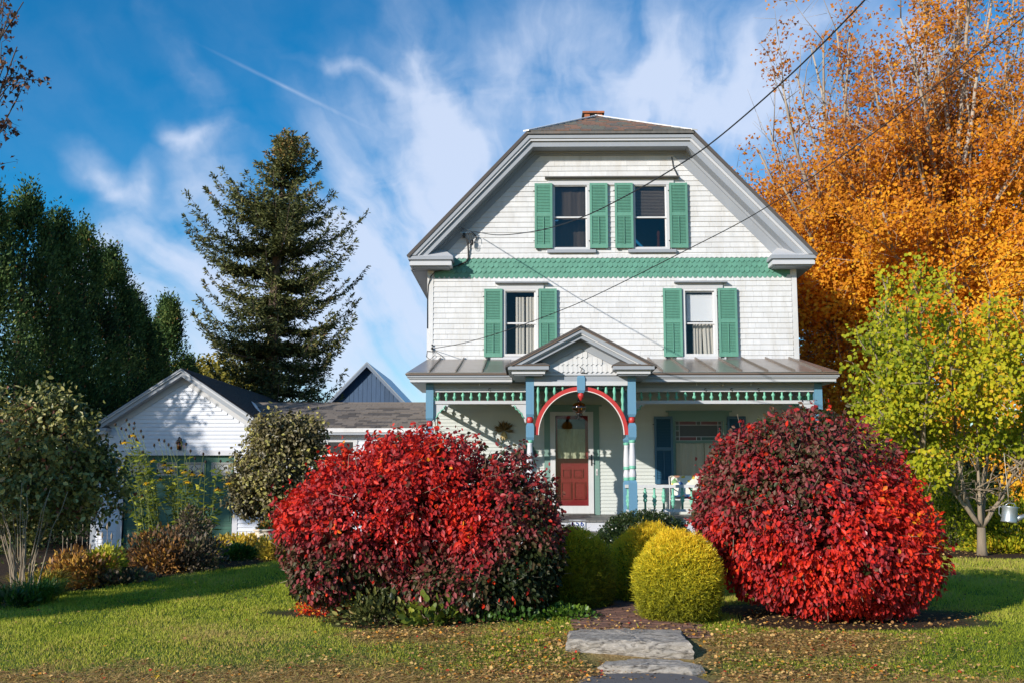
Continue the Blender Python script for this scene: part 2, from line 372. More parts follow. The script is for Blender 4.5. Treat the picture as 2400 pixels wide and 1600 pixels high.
def bedmask(x, y):
    """planting soil: left bed, below the shrubs"""
    P = np.stack([x, y, 0*x], -1); n = vnoise(P, 2.5, 9)*.25
    # left bed border runs from (-6.2,12.2) to (-4.0,20.5)
    line = -6.5+(y-12.6)*.36-.35*np.sin((y-12)*.5)
    b = sst(.2, -.2, x-line+n*.5)*sst(11.7, 12.6, y+x*0)
    b = np.maximum(b, sst(21.0, 21.6, y+n)*sst(-2.2, -2.6, x)*(1-sst(30, 32, y)))
    b = np.maximum(b, sst(-.1, .25, 1-np.hypot((x+1.1)/1.65, (y-12.2)/1.1)+n))
    b = np.maximum(b, sst(-.1, .25, 1-np.hypot((x-3.3)/1.5, (y-12.0)/1.15)+n))
    b = np.maximum(b, sst(-.1, .25, 1-np.hypot((x-8.2)/1.5, (y-19.6)/.9)+n))
    b = np.maximum(b, sst(18.6, 19.2, y+n)*(1-sst(24, 25, y))*sst(-2.6, -2.2, x)*(1-sst(6.2, 6.6, x)))
    return np.clip(b, 0, 1)
xs = np.concatenate([[-420, -200, -90, -50, -35, -26], np.arange(-20, 20.01, .22), [24, 30, 45, 90, 200, 420]])
ys = np.concatenate([[-60, -20, -5, 0, 4], np.arange(6, 32.01, .22), [36, 45, 60, 90, 150, 260, 450]])
GX, GY = np.meshgrid(xs, ys); V = np.stack([GX, GY, gz(GX, GY)], -1).reshape(-1, 3)
nx, ny = len(xs), len(ys)
idx = np.arange(nx*ny).reshape(ny, nx)
F = np.stack([idx[:-1, :-1], idx[:-1, 1:], idx[1:, 1:], idx[1:, :-1]], -1).reshape(-1, 4)
def ground_mat():
    m, nt, N, L, P = newmat('lawn_and_soil')
    a1 = N.new('ShaderNodeAttribute'); a1.attribute_name = 'dry'; a2 = N.new('ShaderNodeAttribute'); a2.attribute_name = 'bed'
    g = N.new('ShaderNodeNewGeometry')
    def nz(s, d=6):
        n = N.new('ShaderNodeTexNoise'); n.inputs['Scale'].default_value = s; n.inputs['Detail'].default_value = d; L.new(g.outputs['Position'], n.inputs[0]); return n
    def ramp(src, stops):
        c = N.new('ShaderNodeValToRGB'); e = c.color_ramp.elements
        while len(e) < len(stops): e.new(.5)
        for i, (p, q) in enumerate(stops): e[i].position = p; e[i].color = (*q, 1)
        L.new(src, c.inputs[0]); return c.outputs[0]
    n1 = nz(9); n2 = nz(45); n3 = nz(1.2)
    green = ramp(n1.outputs[0], [(.3, (.04, .075, .012)), (.55, (.08, .13, .02)), (.75, (.14, .17, .04))])
    dry = ramp(n2.outputs[0], [(.3, (.14, .08, .03)), (.5, (.32, .20, .08)), (.7, (.50, .34, .16))])
    soil = ramp(n2.outputs[0], [(.3, (.02, .013, .008)), (.55, (.06, .035, .02)), (.75, (.13, .07, .035))])
    m1 = N.new('ShaderNodeMix'); m1.data_type = 'RGBA'; L.new(a1.outputs['Fac'], m1.inputs[0]); L.new(green, m1.inputs[6]); L.new(dry, m1.inputs[7])
    m2 = N.new('ShaderNodeMix'); m2.data_type = 'RGBA'; L.new(a2.outputs['Fac'], m2.inputs[0]); L.new(m1.outputs[2], m2.inputs[6]); L.new(soil, m2.inputs[7])
    L.new(m2.outputs[2], P.inputs['Base Color']); P.inputs['Roughness'].default_value = .95; P.inputs['Specular IOR Level'].default_value = .15
    b = N.new('ShaderNodeBump'); b.inputs['Strength'].default_value = .7; b.inputs['Distance'].default_value = .03; L.new(n2.outputs[0], b.inputs['Height']); L.new(b.outputs[0], P.inputs['Normal'])
    return m
MT['ground'] = ground_mat()
go = npmesh('ground', V, F, None, 'ground', kind='structure', smooth=True)
for nm, fn in (('dry', dryness), ('bed', bedmask)):
    a = go.data.attributes.new(nm, 'FLOAT', 'POINT'); a.data.foreach_set('value', fn(V[:, 0], V[:, 1]).astype(np.float32))

# ------------------------------------------------------------------ house
YW = 23.5           # front wall
YP = 21.3           # line of the porch posts
YE = 20.1           # line of the entry posts
YR = 23.02          # front of the gable overhang
XL, XR = WX(1003, 760, YW), WX(1868, 760, YW)
ZF = EYE-.645       # porch floor
house = thing('house', 'white shingled two storey house with clipped gable, green shutters and a front porch', 'house', ((XL+XR)/2, 28, .4))
XC = (XL+XR)/2
BACK = 33.5
# --- gable geometry (in the plane YR)
eL = W(957, 597, YR); eR = W(1913, 598, YR); cL = W(1238, 313, YR); cR = W(1626, 312, YR)
zE = (eL[1]+eR[1])/2; zC = (cL[1]+cR[1])/2
hw = (eR[0]-eL[0])/2; XG = (eL[0]+eR[0])/2; cw = (cR[0]-cL[0])/2
slope = (zC-zE)/(hw-cw)
PTS = [(XG-hw, zE), (XG-cw, zC), (XG+cw, zC), (XG+hw, zE)]
def offs(off):
    """trapezoid outline moved inwards by off=(left, top, right)"""
    L3 = []
    for i in range(3):
        a = Vector(PTS[i]); b = Vector(PTS[i+1]); d = (b-a).normalized(); n = Vector((d.y, -d.x)); L3.append((a+n*off[i], d))
    def isec(l1, l2):
        p, d = l1; q, e = l2; den = d.x*e.y-d.y*e.x; t = ((q.x-p.x)*e.y-(q.y-p.y)*e.x)/den; return p+d*t
    # ends cut level with the eaves
    def cut(l): p, d = l; t = (zE-p.y)/d.y; return p+d*t
    return [cut(L3[0]), isec(L3[0], L3[1]), isec(L3[1], L3[2]), cut(L3[2])]
def band(mb, a, b, y0, y1):
    A = offs(a if isinstance(a, tuple) else (a,)*3); B = offs(b if isinstance(b, tuple) else (b,)*3)
    for i in range(3): mb.prism([tuple(A[i]), tuple(A[i+1]), tuple(B[i+1]), tuple(B[i])], y0, y1)
def xin(z, off=.40):
    """half width of the gable inside at height z"""
    A = offs((off,)*3); 
    if z <= zE: return hw
    t = (A[1].x-A[0].x)/(A[1].y-A[0].y)
    return XG-(A[0].x+(z-A[0].y)*t)
# openings: (px0, px1, py0, py1) of each window on the front wall
def op(a, b, c, d, Y=YW):
    x0, z1 = W(a, c, Y); x1, z0 = W(b, d, Y); return (x0, x1, z0, z1)
WIN_UP = [op(1297, 1377, 434, 586), op(1485, 1564, 434, 586)]
WIN_MID = [op(1184, 1256, 682, 834), op(1604, 1677, 682, 834)]
z_green_top, z_green_bot = WZ(1440, 602, YW), WZ(1440, 650, YW)
z_roof_top = WZ(1440, 843, YW)
zmax = WZ(1440, 366, YW)
# --- unit shingle (x 0..1, z 0..1; thin top, thick bottom)
def unit_shingle(name, mat, t0=.004, t1=.022):
    mb = MB(); mb.add([(0,-t1,0),(1,-t1,0),(1,0,0),(0,0,0),(0,-t0,1),(1,-t0,1),(1,0,1),(0,0,1)], [(0,3,2,1),(4,5,6,7),(0,1,5,4),(1,2,6,5),(2,3,7,6),(3,0,4,7)]); return mb.mesh(name, mat)
def rows(z0, z1, e, xl, xr, openings, wmin, wmax, gap=.004, lap=.012, rnd=random.Random(3)):
    out = []; n = max(1, round((z1-z0)/e)); e = (z1-z0)/n
    for i in range(n):
        z = z0+i*e; zm = z+e*.5
        a, b = (xl(zm) if callable(xl) else xl), (xr(zm) if callable(xr) else xr)
        if b-a < .05: continue
        iv = [(a, b)]
        for (ox0, ox1, oz0, oz1) in openings:
            if oz0 < zm < oz1:
                nv = []
                for (p, q) in iv:
                    if ox1 <= p or ox0 >= q: nv.append((p, q)); continue
                    if ox0 > p: nv.append((p, ox0))
                    if ox1 < q: nv.append((ox1, q))
                iv = nv
        for (p, q) in iv:
            x = p
            while x < q-.001:
                w = min(rnd.uniform(wmin, wmax), q-x)
                if q-x-w < wmin*.5: w = q-x
                out.append((x+gap/2, z+rnd.uniform(-.0010, .0010), w-gap, e+lap)); x += w
    return out
def lay(items, Y, me, parent, name, maxparts=300, key=None, mat='white', t0=.004, t1=.022, big=True):
    idx = list(range(len(items)))
    if key: idx.sort(key=lambda i: key(items[i]))
    elif big: idx.sort(key=lambda i: -items[i][2]*items[i][3])
    mb = MB()
    for c, i in enumerate(idx):
        x, z, w, h = items[i]
        if c < maxparts: link(name, me, parent, (x, Y, z), scale=(w, random.uniform(.97, 1.05), h))
        else: mb.add([(x,Y-t1,z),(x+w,Y-t1,z),(x+w,Y,z),(x,Y,z),(x,Y-t0,z+h),(x+w,Y-t0,z+h),(x+w,Y,z+h),(x,Y,z+h)], [(0,3,2,1),(4,5,6,7),(0,1,5,4),(1,2,6,5),(2,3,7,6),(3,0,4,7)])
    if mb.v: part(name, mb, mat, parent, kind='stuff')
# --- sheathing behind the shingles: one wall part with real openings
zs_wall = sorted({ZF, z_roof_top, z_green_bot, z_green_top, zmax})
DOOR = op(1301, 1380, 973, 1184); PWIN = op(1580, 1698, 983, 1122)
mb = MB()
allop = WIN_UP+WIN_MID+[DOOR, PWIN]
cuts = sorted({ZF-.55, zE, zmax+.3}|{o[2] for o in allop}|{o[3] for o in allop}|set(np.arange(zE+.15, zmax+.3, .15)))
for a, b in zip(cuts[:-1], cuts[1:]):
    zm = (a+b)/2
    if zm < zE: x0, x1 = XL, XR
    else: h = xin(b, .10); x0, x1 = max(XL, XG-h), min(XR, XG+h)
    if x1-x0 < .1: continue
    iv = [(x0, x1)]
    for o in allop:
        if o[2]-1e-6 < zm < o[3]+1e-6:
            iv = [s for (p, q) in iv for s in ([(p, o[0]), (o[1], q)] if p < o[0] and q > o[1] else [(p, q)])]
    for (p, q) in iv: mb.box(p, q, YW, YW+.12, a, b)
part('front_wall', mb, 'white', house)
for a_, b_ in ((XL, XL+.12), (XR-.12, XR)):
    mb = MB(); mb.box(a_, b_, YW+.12, BACK, .1, zE+.05); part('side_wall', mb, 'white', house)
mb = MB(); mb.box(XL+.12, XR-.12, BACK-.12, BACK, .1, zE+.05); mb.prism([(XL, zE+.05), (XR, zE+.05), (XG, zE+.05+(XR-XL)/2*slope*.98)], BACK-.12, BACK)
part('back_wall', mb, 'white', house)
mb = MB()
for z in (ZF-.04, ZF+2.75, ZF+5.35): mb.box(XL+.12, XR-.12, YW+.12, BACK-.12, z-.15, z)
mb.box(XL+.12, XR-.12, YW+3.0, YW+3.1, ZF, zE); mb.box(XG-.05, XG+.05, YW+.12, YW+3.0, ZF, zE)
part('interior_floor', mb, 'room', house)
# --- shingles
SH = unit_shingle('shingle', MT['white'])
cb = .115
it1 = rows(z_roof_top-.02, z_green_bot+.03, .1227, XL+cb, XR-cb*.9, WIN_MID, .13, .33, .0025)
lay(it1, YW, SH, house, 'shingle', 150)
it2 = rows(z_green_top-.03, zmax, .119, lambda z: max(XL, XG-xin(z, .40)), lambda z: min(XR, XG+xin(z, .44)), WIN_UP, .2, .6, .0025)
lay(it2, YW, SH, house, 'shingle', 150)
# green hexagonal shingles, four rows
nrow, exp_ = 4, (z_green_top-z_green_bot)/4
sw = .111
mbx = MB(); p_ = .045; Hh = exp_+.02
poly = [(0, p_), (sw*.32, 0), (sw*.66, 0), (sw-.003, p_), (sw-.003, Hh), (0, Hh)]
mbx.add([(x, -.022+.016*z/Hh, z) for x, z in poly]+[(x, 0, z) for x, z in poly], [(0,1,2,3,4,5),(11,10,9,8,7,6)]+[(i, i+6, (i+1) % 6+6, (i+1) % 6) for i in range(6)])
SC = mbx.mesh('scale_shingle', MT['green'])
gx0, gx1 = XL+cb+.02, XR-cb
for r_ in range(nrow):
    n = int((gx1-gx0)/sw)
    for k in range(n):
        x = gx0+(k+(.5 if r_ % 2 else 0))*sw
        if x+sw > gx1+.03: continue
        link('scale_shingle', SC, house, (x, YW-.004-(.001*(k % 2)), z_green_bot+r_*exp_-.02+random.uniform(-.002, .002)), scale=(1, random.uniform(.9, 1.2), 1))
mb = MB(); mb.box(gx0, gx1, YW-.003, YW, z_green_bot+.02, z_green_top); part('green_band', mb, 'green', house)
# white pointed course overlapping the top of the green band
mb = MB(); k = 0
while gx0+k*sw+sw < gx1:
    x = gx0+k*sw; z = z_green_top-.045
    pl = [(x, z+.03), (x+sw*.5, z), (x+sw-.002, z+.03), (x+sw-.002, z+.10), (x, z+.10)]
    mb.add([(a, YW-.034+.1*(b-z), b) for a, b in pl]+[(a, YW-.001, b) for a, b in pl], [(0,1,2,3,4),(9,8,7,6,5)]+[(i, i+5, (i+1) % 5+5, (i+1) % 5) for i in range(5)]); k += 1
part('pointed_shingle_course', mb, 'white', house, kind='stuff')
mb = MB()
mb.box(XL-.02, XL+cb, YW-.026, YW+.02, z_roof_top-.03, zE-.02); part('corner_board', mb, 'white', house)
mb = MB(); mb.box(XR-cb*.8, XR+.02, YW-.026, YW+.02, z_roof_top-.03, zE-.02); part('corner_board', mb, 'white', house)
# --- gable trim
mb = MB(); band(mb, .04, .12, YR-.03, YR+.08); band(mb, .17, .29, YR+.05, YR+.09); part('rake_fascia', mb, 'grey', house)
mb = MB(); band(mb, .12, .17, YR, YR+.085); part('rake_fillet', mb, 'lightgrey', house)
mb = MB(); band(mb, .26, .285, YR+.09, YW+.0); part('gable_soffit', mb, 'grey', house)
mb = MB(); band(mb, (.285, .285, .285), (.47, .375, .54), YW-.032, YW+.0); part('gable_frieze', mb, 'grey', house)
mb = MB(); band(mb, (.285, .285, .285), (.34, .33, .34), YW-.075, YW-.032); part('frieze_moulding', mb, 'grey', house)
# roof slabs and clipped front hip
D = 4.15; apw = W(1418, 274.5, YR+D); zRg = apw[1]-.03
apex = (XG, YR+D, zRg+.03)
def sideslab(sx):
    e0 = (XG+sx*(hw+.02), YR-.05, zE-.02); e1 = (XG+sx*(hw+.02), BACK+.3, zE-.02); r1 = (XG, BACK+.3, zRg+.03); c0 = (XG+sx*cw, YR-.05, zC+.03)
    mb = MB(); q = [e0, e1, r1, apex, c0]; n = Vector((-sx*slope, 0, -1)).normalized()*.07
    mb.slab([tuple(Vector(p)-n*.3) for p in q], n); return mb
for sx in (-1, 1): part('roof_slope', sideslab(sx), 'asph2', house)
hl, hr = Vector((XG-cw-.02, YR-.07, zC+.03)), Vector((XG+cw+.02, YR-.07, zC+.03)); ap = Vector(apex)
mb = MB(); mb.slab([tuple(hl), tuple(hr), tuple(ap)], .06); part('hip_slope', mb, 'slate1', house)
# slates on the hip: courses of separate slates
un = (ap-(hl+hr)/2); Ls = un.length; un.normalize(); nrm = Vector((1, 0, 0)).cross(un).normalized()
rr = random.Random(5); slm = {}
for k, mname in enumerate(('slate1', 'slate2', 'slate3', 'slate1')): slm[k] = unit_shingle('slate', MT[mname], .004, .02)
ncourse = 11
for i in range(ncourse):
    t0 = i/ncourse; hwid = (cw+.02)*(1-t0-.02); x = -hwid
    while x < hwid-.02:
        w = min(rr.uniform(.22, .36), hwid-x)
        if hwid-x-w < .1: w = hwid-x
        o = link('slate', slm[rr.choice((0, 0, 1, 1, 2, 3))], house, tuple((hl+hr)/2+un*(t0*Ls+rr.uniform(-.01, .01))+Vector((x+.004, 0, 0))+nrm*.004), scale=(w-.008, 1.2, Ls/ncourse+.03))
        o.rotation_euler = (math.atan2(nrm.y, nrm.z)*0+(-(math.pi/2-math.atan2(un.z, un.y))), 0, 0); x += w
for sx in (-1, 1):
    mb = MB(); a = Vector((XG+sx*(cw+.03), YR-.09, zC+.055)); b = ap+Vector((0, 0, .06)); 
    dd = (b-a).normalized(); sd_ = dd.cross(Vector((0, 0, 1))).normalized()*.07
    mb.slab([tuple(a-sd_), tuple(a+sd_), tuple(b+sd_), tuple(b-sd_)], .03); part('hip_flashing', mb, 'ridge', house)
# eave returns: moulded box with a little shingled roof, and eaves running back
for sx in (-1, 1):
    x0 = XG+sx*hw; wbox = .985
    xi = x0-sx*wbox
    def bx(mb, y0, din, z0, z1):
        a, b = sorted((x0-sx*din, xi+sx*din)); mb.box(a, b, y0+din, YW, z0, z1)
    zt = zE-.02
    mb = MB(); bx(mb, YR-.02, 0, zt-.075, zt); bx(mb, YR-.02, .045, zt-.115, zt-.076); part('eave_return', mb, 'grey', house)
    mb = MB(); bx(mb, YR-.02, .03, zt-.20, zt-.116); part('eave_return_fillet', mb, 'lightgrey', house)
    mb = MB(); bx(mb, YR-.02, .09, zt-.23, zt-.201); part('eave_return_soffit', mb, 'grey', house)
    mb = MB(); A = (x0-sx*.02, YR-.02, zt+.002); B = (xi, YR-.02, zt+.002); C_ = (xi+sx*.25, YW-.01, zt+.27); D_ = (x0-sx*.27, YW-.01, zt+.27); E_ = (xi, YW-.01, zt+.002); F_ = (x0-sx*.02, YW-.01, zt+.002)
    mb.add([A, B, C_, D_, E_, F_], [(0,1,2,3),(1,4,2),(0,3,5),(4,5,3,2),(0,5,4,1)]); part('return_roof', mb, 'lightgrey', house)
    mb = MB(); a, b = sorted((x0, x0-sx*.05)); mb.box(a, b, YW+.01, BACK, zt-.20, zt); a, b = sorted((x0-sx*.06, (XL if sx < 0 else XR))); mb.box(a, b, YW+.01, BACK, zt-.23, zt-.205)
    part('side_eave', mb, 'grey', house)
# slanting bed board under the side eave seen at each front corner
# chimney
chx = XG-.05; chy = YR+D+.9; zc1 = WZ(1413, 262, chy)
mb = MB(); mb.box(chx-.24, chx+.24, chy, chy+.5, zRg-1.0, zc1-.30); mb.box(chx-.30, chx+.30, chy-.05, chy+.55, zc1-.055, zc1)
for a in (-.24, .10): mb.box(chx+a, chx+a+.14, chy, chy+.14, zc1-.30, zc1-.055); mb.box(chx+a, chx+a+.14, chy+.36, chy+.5, zc1-.30, zc1-.055)
ch = part('chimney', mb, 'mortar', house)
bm_ = MB(); bm_.box(0, .195, 0, .05, 0, .06); BRK = bm_.mesh('brick', MT['brick'])
for r_ in range(4):
    for k in range(3): link('brick', BRK, ch, (chx-.30+k*.20+.003, chy-.055 if r_ == 3 else chy-.006, zc1-.055+.002 if r_ == 3 else zc1-.30-.07*(r_+1)), scale=(1, .4, .85))
for a in (-.24, .10):
    for r_ in range(3): link('brick', BRK, ch, (chx+a-.002, chy-.006, zc1-.295+r_*.08), scale=(.74, .4, 1.2))

# --- shutters: local mesh, origin bottom left, front faces -y
def shutter(x0, x1, z0, z1, Y, mat='green', parent=house):
    w, h = x1-x0, z1-z0; st = .048
    mb = MB(); t = .035
    mb.box(0, st, -t, 0, 0, h); mb.box(w-st, w, -t, 0, 0, h); mb.box(st, w-st, -t+.003, 0, 0, .085); mb.box(st, w-st, -t+.003, 0, h-.06, h); mb.box(st, w-st, -t+.003, 0, h*.49, h*.49+.075)
    me = mb.mesh('shutter', mat)
    o = link('shutter', me, parent, (x0, Y-.04, z0))
    lv = MB()
    for a, b in ((.085, h*.49), (h*.49+.075, h-.06)):
        n = int((b-a)/.034); e = (b-a)/n
        for i in range(n):
            z = a+i*e; lv.add([(st,-.030,z+.002),(w-st,-.030,z+.002),(w-st,-.026,z+.001),(st,-.026,z+.001),(st,-.010,z+e*1.05),(w-st,-.010,z+e*1.05),(w-st,-.005,z+e*1.0),(st,-.005,z+e*1.0)], [(0,3,2,1),(4,5,6,7),(0,1,5,4),(1,2,6,5),(2,3,7,6),(3,0,4,7)])
    link('louvres', lv.mesh('louvres', mat), o, (x0, Y-.04, z0), kind='stuff')
    r_ = MB(); r_.box(w/2-.008, w/2+.008, -.044, -.031, .10, h*.49-.01); link('tilt_rod', r_.mesh('tilt_rod', mat), o, (x0, Y-.04, z0))
    hb = MB(); hb.box(-.03, 0, -.02, 0, h-.18, h-.165); hb.box(-.03, 0, -.02, 0, .16, .175); hb.box(.03, .10, -.02, .01, -.03, 0)
    link('hinge', hb.mesh('hinge', 'black'), o, (x0, Y-.04, z0))
    return o
def frame_mb(x0, x1, z0, z1, w, y0, y1):
    mb = MB(); mb.box(x0, x0+w, y0, y1, z0, z1); mb.box(x1-w, x1, y0, y1, z0, z1); mb.box(x0+w, x1-w, y0, y1, z1-w, z1); mb.box(x0+w, x1-w, y0, y1, z0, z0+w); return mb
def curtain_mb(x0, x1, z0, z1, y, amp=.018, n=26, fr=9, skew=0):
    vs = []; fs = []
    for i in range(n+1):
        t = i/n; x = x0+(x1-x0)*t; d = amp*math.sin(t*fr*2.1+1)+amp*.6*math.sin(t*fr*5+.4)
        vs += [(x+skew*0, y+d, z1), (x+skew, y+d*1.5, z0)]
    for i in range(n): fs.append((2*i, 2*i+1, 2*i+3, 2*i+2))
    mb = MB(); mb.add(vs, fs, True); return mb
def window(o, Y, outer='grey', sash='white', fill='dark', fw=.05, glass='glass', zr=.5):
    x0, x1, z0, z1 = o
    wn = part('window', frame_mb(x0-.055, x1+.055, z0-.01, z1+.05, .058, Y-.045, Y+.11), outer, house)
    zr_ = z0+(z1-z0)*zr
    part('sash', frame_mb(x0, x1, zr_-.015, z1-.002, .034, Y+.012, Y+.045), sash, wn)
    part('sash', frame_mb(x0, x1, z0+.002, zr_+.02, .034, Y+.046, Y+.078), sash, wn)
    mb = MB(); mb.box(x0+.034, x1-.034, Y+.028, Y+.032, zr_+.019, z1-.036); part('pane', mb, glass, wn)
    mb = MB(); mb.box(x0+.034, x1-.034, Y+.060, Y+.064, z0+.036, zr_-.014); part('pane', mb, glass, wn)
    return wn, zr_
# upper pair
for k, (o, (sa, sb)) in enumerate(zip(WIN_UP, (((1253, 1294.5), (1382, 1423.6)), ((1440.5, 1483), (1568.5, 1610.5))))):
    wn, zr_ = window(o, YW, 'lightgrey', 'white', glass='screen')
    if k == 1:
        mb = MB(); n = 22
        for i in range(n):
            z = zr_+(o[3]-zr_)*(i+.2)/n; mb.box(o[0]+.03, o[1]-.03, YW+.13, YW+.14, z, z+(o[3]-zr_)/n*.62)
        part('venetian_blind', mb, 'blind', wn, kind='stuff')
        mb = MB(); mb.lathe([(.03, 0), (.05, .1), (.035, .3), (.03, .42), (.045, .47), (.02, .55)], (o[1]-.14, YW+.4, o[2]-.02), 10); part('candle_lamp', mb, 'brick', wn)
    else:
        part('curtain', curtain_mb(o[0], o[1], zr_-.02, o[3], YW+.16, .01), 'greyblind', wn)
        part('curtain', curtain_mb(o[0], o[1], o[2], zr_+.02, YW+.45, .01), 'greyblind', wn)
    for (a, b) in (sa, sb): shutter(WX(a, 500, YW), WX(b, 500, YW), WZ(1430, 583.5, YW), WZ(1430, 432, YW), YW-.02)
    mb = MB(); mb.box(WX((1282.6, 1472)[k], 590, YW), WX((1396, 1584)[k], 590, YW), YW-.10, YW+.01, WZ(1430, 594, YW), WZ(1430, 587, YW)); part('window_sill', mb, 'grey', house)
mb = MB(); mb.box(WX(1284, 425, YW), WX(1578, 425, YW), YW-.05, YW, WZ(1430, 432, YW)-.03, WZ(1430, 421, YW)); part('window_header', mb, 'lightgrey', house)
mb = MB(); zt = WZ(1430, 417, YW); mb.prism([(YW-.17, zt-.03), (YW-.17, zt-.012), (YW, zt+.02), (YW, zt-.035), (YW-.1, zt-.045)], WX(1277, 420, YW), WX(1590, 420, YW), 'x'); part('window_cap', mb, 'slate1', house)
mb = MB(); mb.tube([(WX(1574, 368, YW), YW-.03, WZ(1574, 369, YW)), (WX(1577, 390, YW), YW-.04, WZ(1577, 392, YW)), (WX(1588, 412, YW), YW-.1, WZ(1588, 419, YW))], .012); part('header_wire', mb, 'wire', house)
# second-floor pair
for k, (o, caps, fr_, sh_, sill) in enumerate(zip(WIN_MID, ((1161, 1284), (1579, 1702)), ((1166, 1274), (1584, 1693)), (((1135, 1177.5), (1263, 1305)), ((1554, 1598), (1683, 1727))), ((1150, 1290), (1585, 1701)))):
    wn, zr_ = window(o, YW, 'white', 'white', fw=.05, glass='glass')
    if k == 0:
        xa, xb = o[0]+.035, o[1]
        part('curtain', curtain_mb(xa+.20, xa+.40, o[2], o[3]-.12, YW+.16, .012, 18), 'curtain', wn)
        part('curtain', curtain_mb(xa+.43, xb, o[2], o[3]-.12, YW+.15, .012, 18), 'curtain', wn)
    else:
        mb = MB(); mb.box(o[0]+.06, o[1]-.01, YW+.11, YW+.114, zr_+.06, o[3]-.06); part('roller_blind', mb, 'blind', wn)
        part('curtain', curtain_mb(o[0]+.19, o[0]+.40, o[2], zr_+.09, YW+.18, .018, 20), 'curtain', wn)
        part('curtain', curtain_mb(o[0]+.40, o[1], o[2], zr_+.09, YW+.17, .018, 20, skew=.03), 'curtain', wn)
    for (a, b) in sh_: shutter(WX(a, 760, YW), WX(b, 760, YW), WZ(1430, 836.5, YW), WZ(1430, 678, YW), YW-.02)
    mb = MB(); mb.box(WX(fr_[0], 670, YW), WX(fr_[1], 670, YW), YW-.05, YW, WZ(1430, 678.5, YW), WZ(1430, 664, YW)); part('window_header', mb, 'lightgrey', house)
    mb = MB(); zt = WZ(1430, 661, YW); mb.prism([(YW-.16, zt-.04), (YW-.16, zt-.022), (YW, zt), (YW, zt-.035), (YW-.09, zt-.05)], WX(caps[0], 662, YW), WX(caps[1], 662, YW), 'x'); part('window_cap', mb, 'grey', house)
    mb = MB(); mb.box(WX(sill[0], 838, YW), WX(sill[1], 838, YW), YW-.07, YW, WZ(1430, 843, YW), WZ(1430, 836, YW)); part('window_sill', mb, 'lightgrey', house)

# ------------------------------------------------------------------ porch
zEave = WZ(1430, 872, 20.9); zWt = z_roof_top+.01
exL, exR = WX(951.5, 871, 20.9), WX(1970, 873, 20.9)
# roof deck + ends
mb = MB(); mb.slab([(exL, 20.9, zEave), (exR, 20.9, zEave), (XR+.02, YW-.03, zWt), (XL-.02, YW-.03, zWt)], .05)
mb.add([(exL, 20.9, zEave), (XL-.02, YW-.03, zWt), (exL, YW-.03, zEave), (exL, YW-.03, zEave-.05), (exL, 20.9, zEave-.05)], [(0,1,2),(0,2,3,4)])
mb.add([(exR, 20.9, zEave), (XR+.02, YW-.03, zWt), (exR, YW-.03, zEave), (exR, YW-.03, zEave-.05), (exR, 20.9, zEave-.05)], [(0,2,1),(0,4,3,2)])
part('porch_roof_deck', mb, 'metalroof', house)
seams = [WX(p, 870, 20.9) for p in (1006.6, 1068.5, 1130.5)]+[WX(p, 872, 20.9) for p in (1553, 1614, 1677, 1739, 1800, 1863, 1925)]
st_ = (zWt-zEave)/(YW-.03-20.9)
def rp(x, y, d=0): return (x, y, zEave+(y-20.9)*st_+d)
edges = [exL+.03]+seams[:3]+[WX(1192, 871, 20.9)]; e2 = [WX(1500, 872, 20.9)]+seams[3:]+[exR-.03]
for E in (edges, e2):
    for a, b in zip(E[:-1], E[1:]):
        f0 = max(a, XL-.0) if E is edges else a; b1 = min(b, XR)
        mb = MB(); mb.slab([rp(a+.006, 20.88, .012), rp(b-.006, 20.88, .012), rp(b1-.006, YW-.04, .012), rp(f0+.006, YW-.04, .012)], .008); part('roof_panel', mb, 'metalroof', house)
for x in seams:
    mb = MB(); mb.slab([rp(x-.011, 20.9, .055), rp(x+.011, 20.9, .055), rp(min(x, XR-.05)+.011, YW-.04, .055), rp(min(x, XR-.05)-.011, YW-.04, .055)], .045); part('roof_seam', mb, 'seam', house)
def eave_stack(x0, x1, y0, zt, back, left=True, right=True):
    """drip edge, crown, fillet, soffit along x at front y0"""
    def row(din, za, zb, m, nm):
        mb = MB(); mb.box(x0+(din if left else 0), x1-(din if right else 0), y0+din, back, za, zb); part(nm, mb, m, house)
    row(0, zt-.028, zt-.002, 'rooftrim', 'drip_edge'); row(.03, zt-.075, zt-.0285, 'grey', 'gutter_moulding'); row(.055, zt-.098, zt-.0755, 'lightgrey', 'gutter_moulding'); row(.075, zt-.115, zt-.0985, 'grey', 'gutter_moulding'); row(.085, zt-.165, zt-.1155, 'lightgrey', 'porch_fascia')
eave_stack(exL-.01, WX(1200, 873, 20.9), 20.87, zEave-.012, YW-.06, right=False)
eave_stack(WX(1505, 873, 20.9), exR+.01, 20.87, zEave-.012, YW-.06, left=False)
xpL = WX(1007.6, 950, YP); xpR = WX(1917, 950, YP)
xeL = WX(1242, 950, YE); xeR = WX(1480.5, 950, YE)
zfr = WZ(1430, 909, YP); zfb = WZ(1430, 917.5, YP); zr1 = WZ(1430, 938, YP); zr2 = WZ(1430, 945.5, YP); zso = WZ(1430, 893, 20.95)
zceil = zfr+.13
# ceiling and porch floor
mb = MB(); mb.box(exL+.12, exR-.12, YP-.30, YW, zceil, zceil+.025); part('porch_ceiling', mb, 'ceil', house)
nb = 26
for i in range(nb):
    pass
mb = MB(); mb.box(xpL-.07, xpR+.07, YP-.05, YP+.05, zfr, zceil); part('porch_beam', mb, 'grey', house)
for sx, xx in ((-1, xpL), (1, xpR)):
    mb = MB(); mb.box(xx-.05, xx+.05, YP+.08, YW, zfr, zceil); part('porch_beam', mb, 'grey', house)
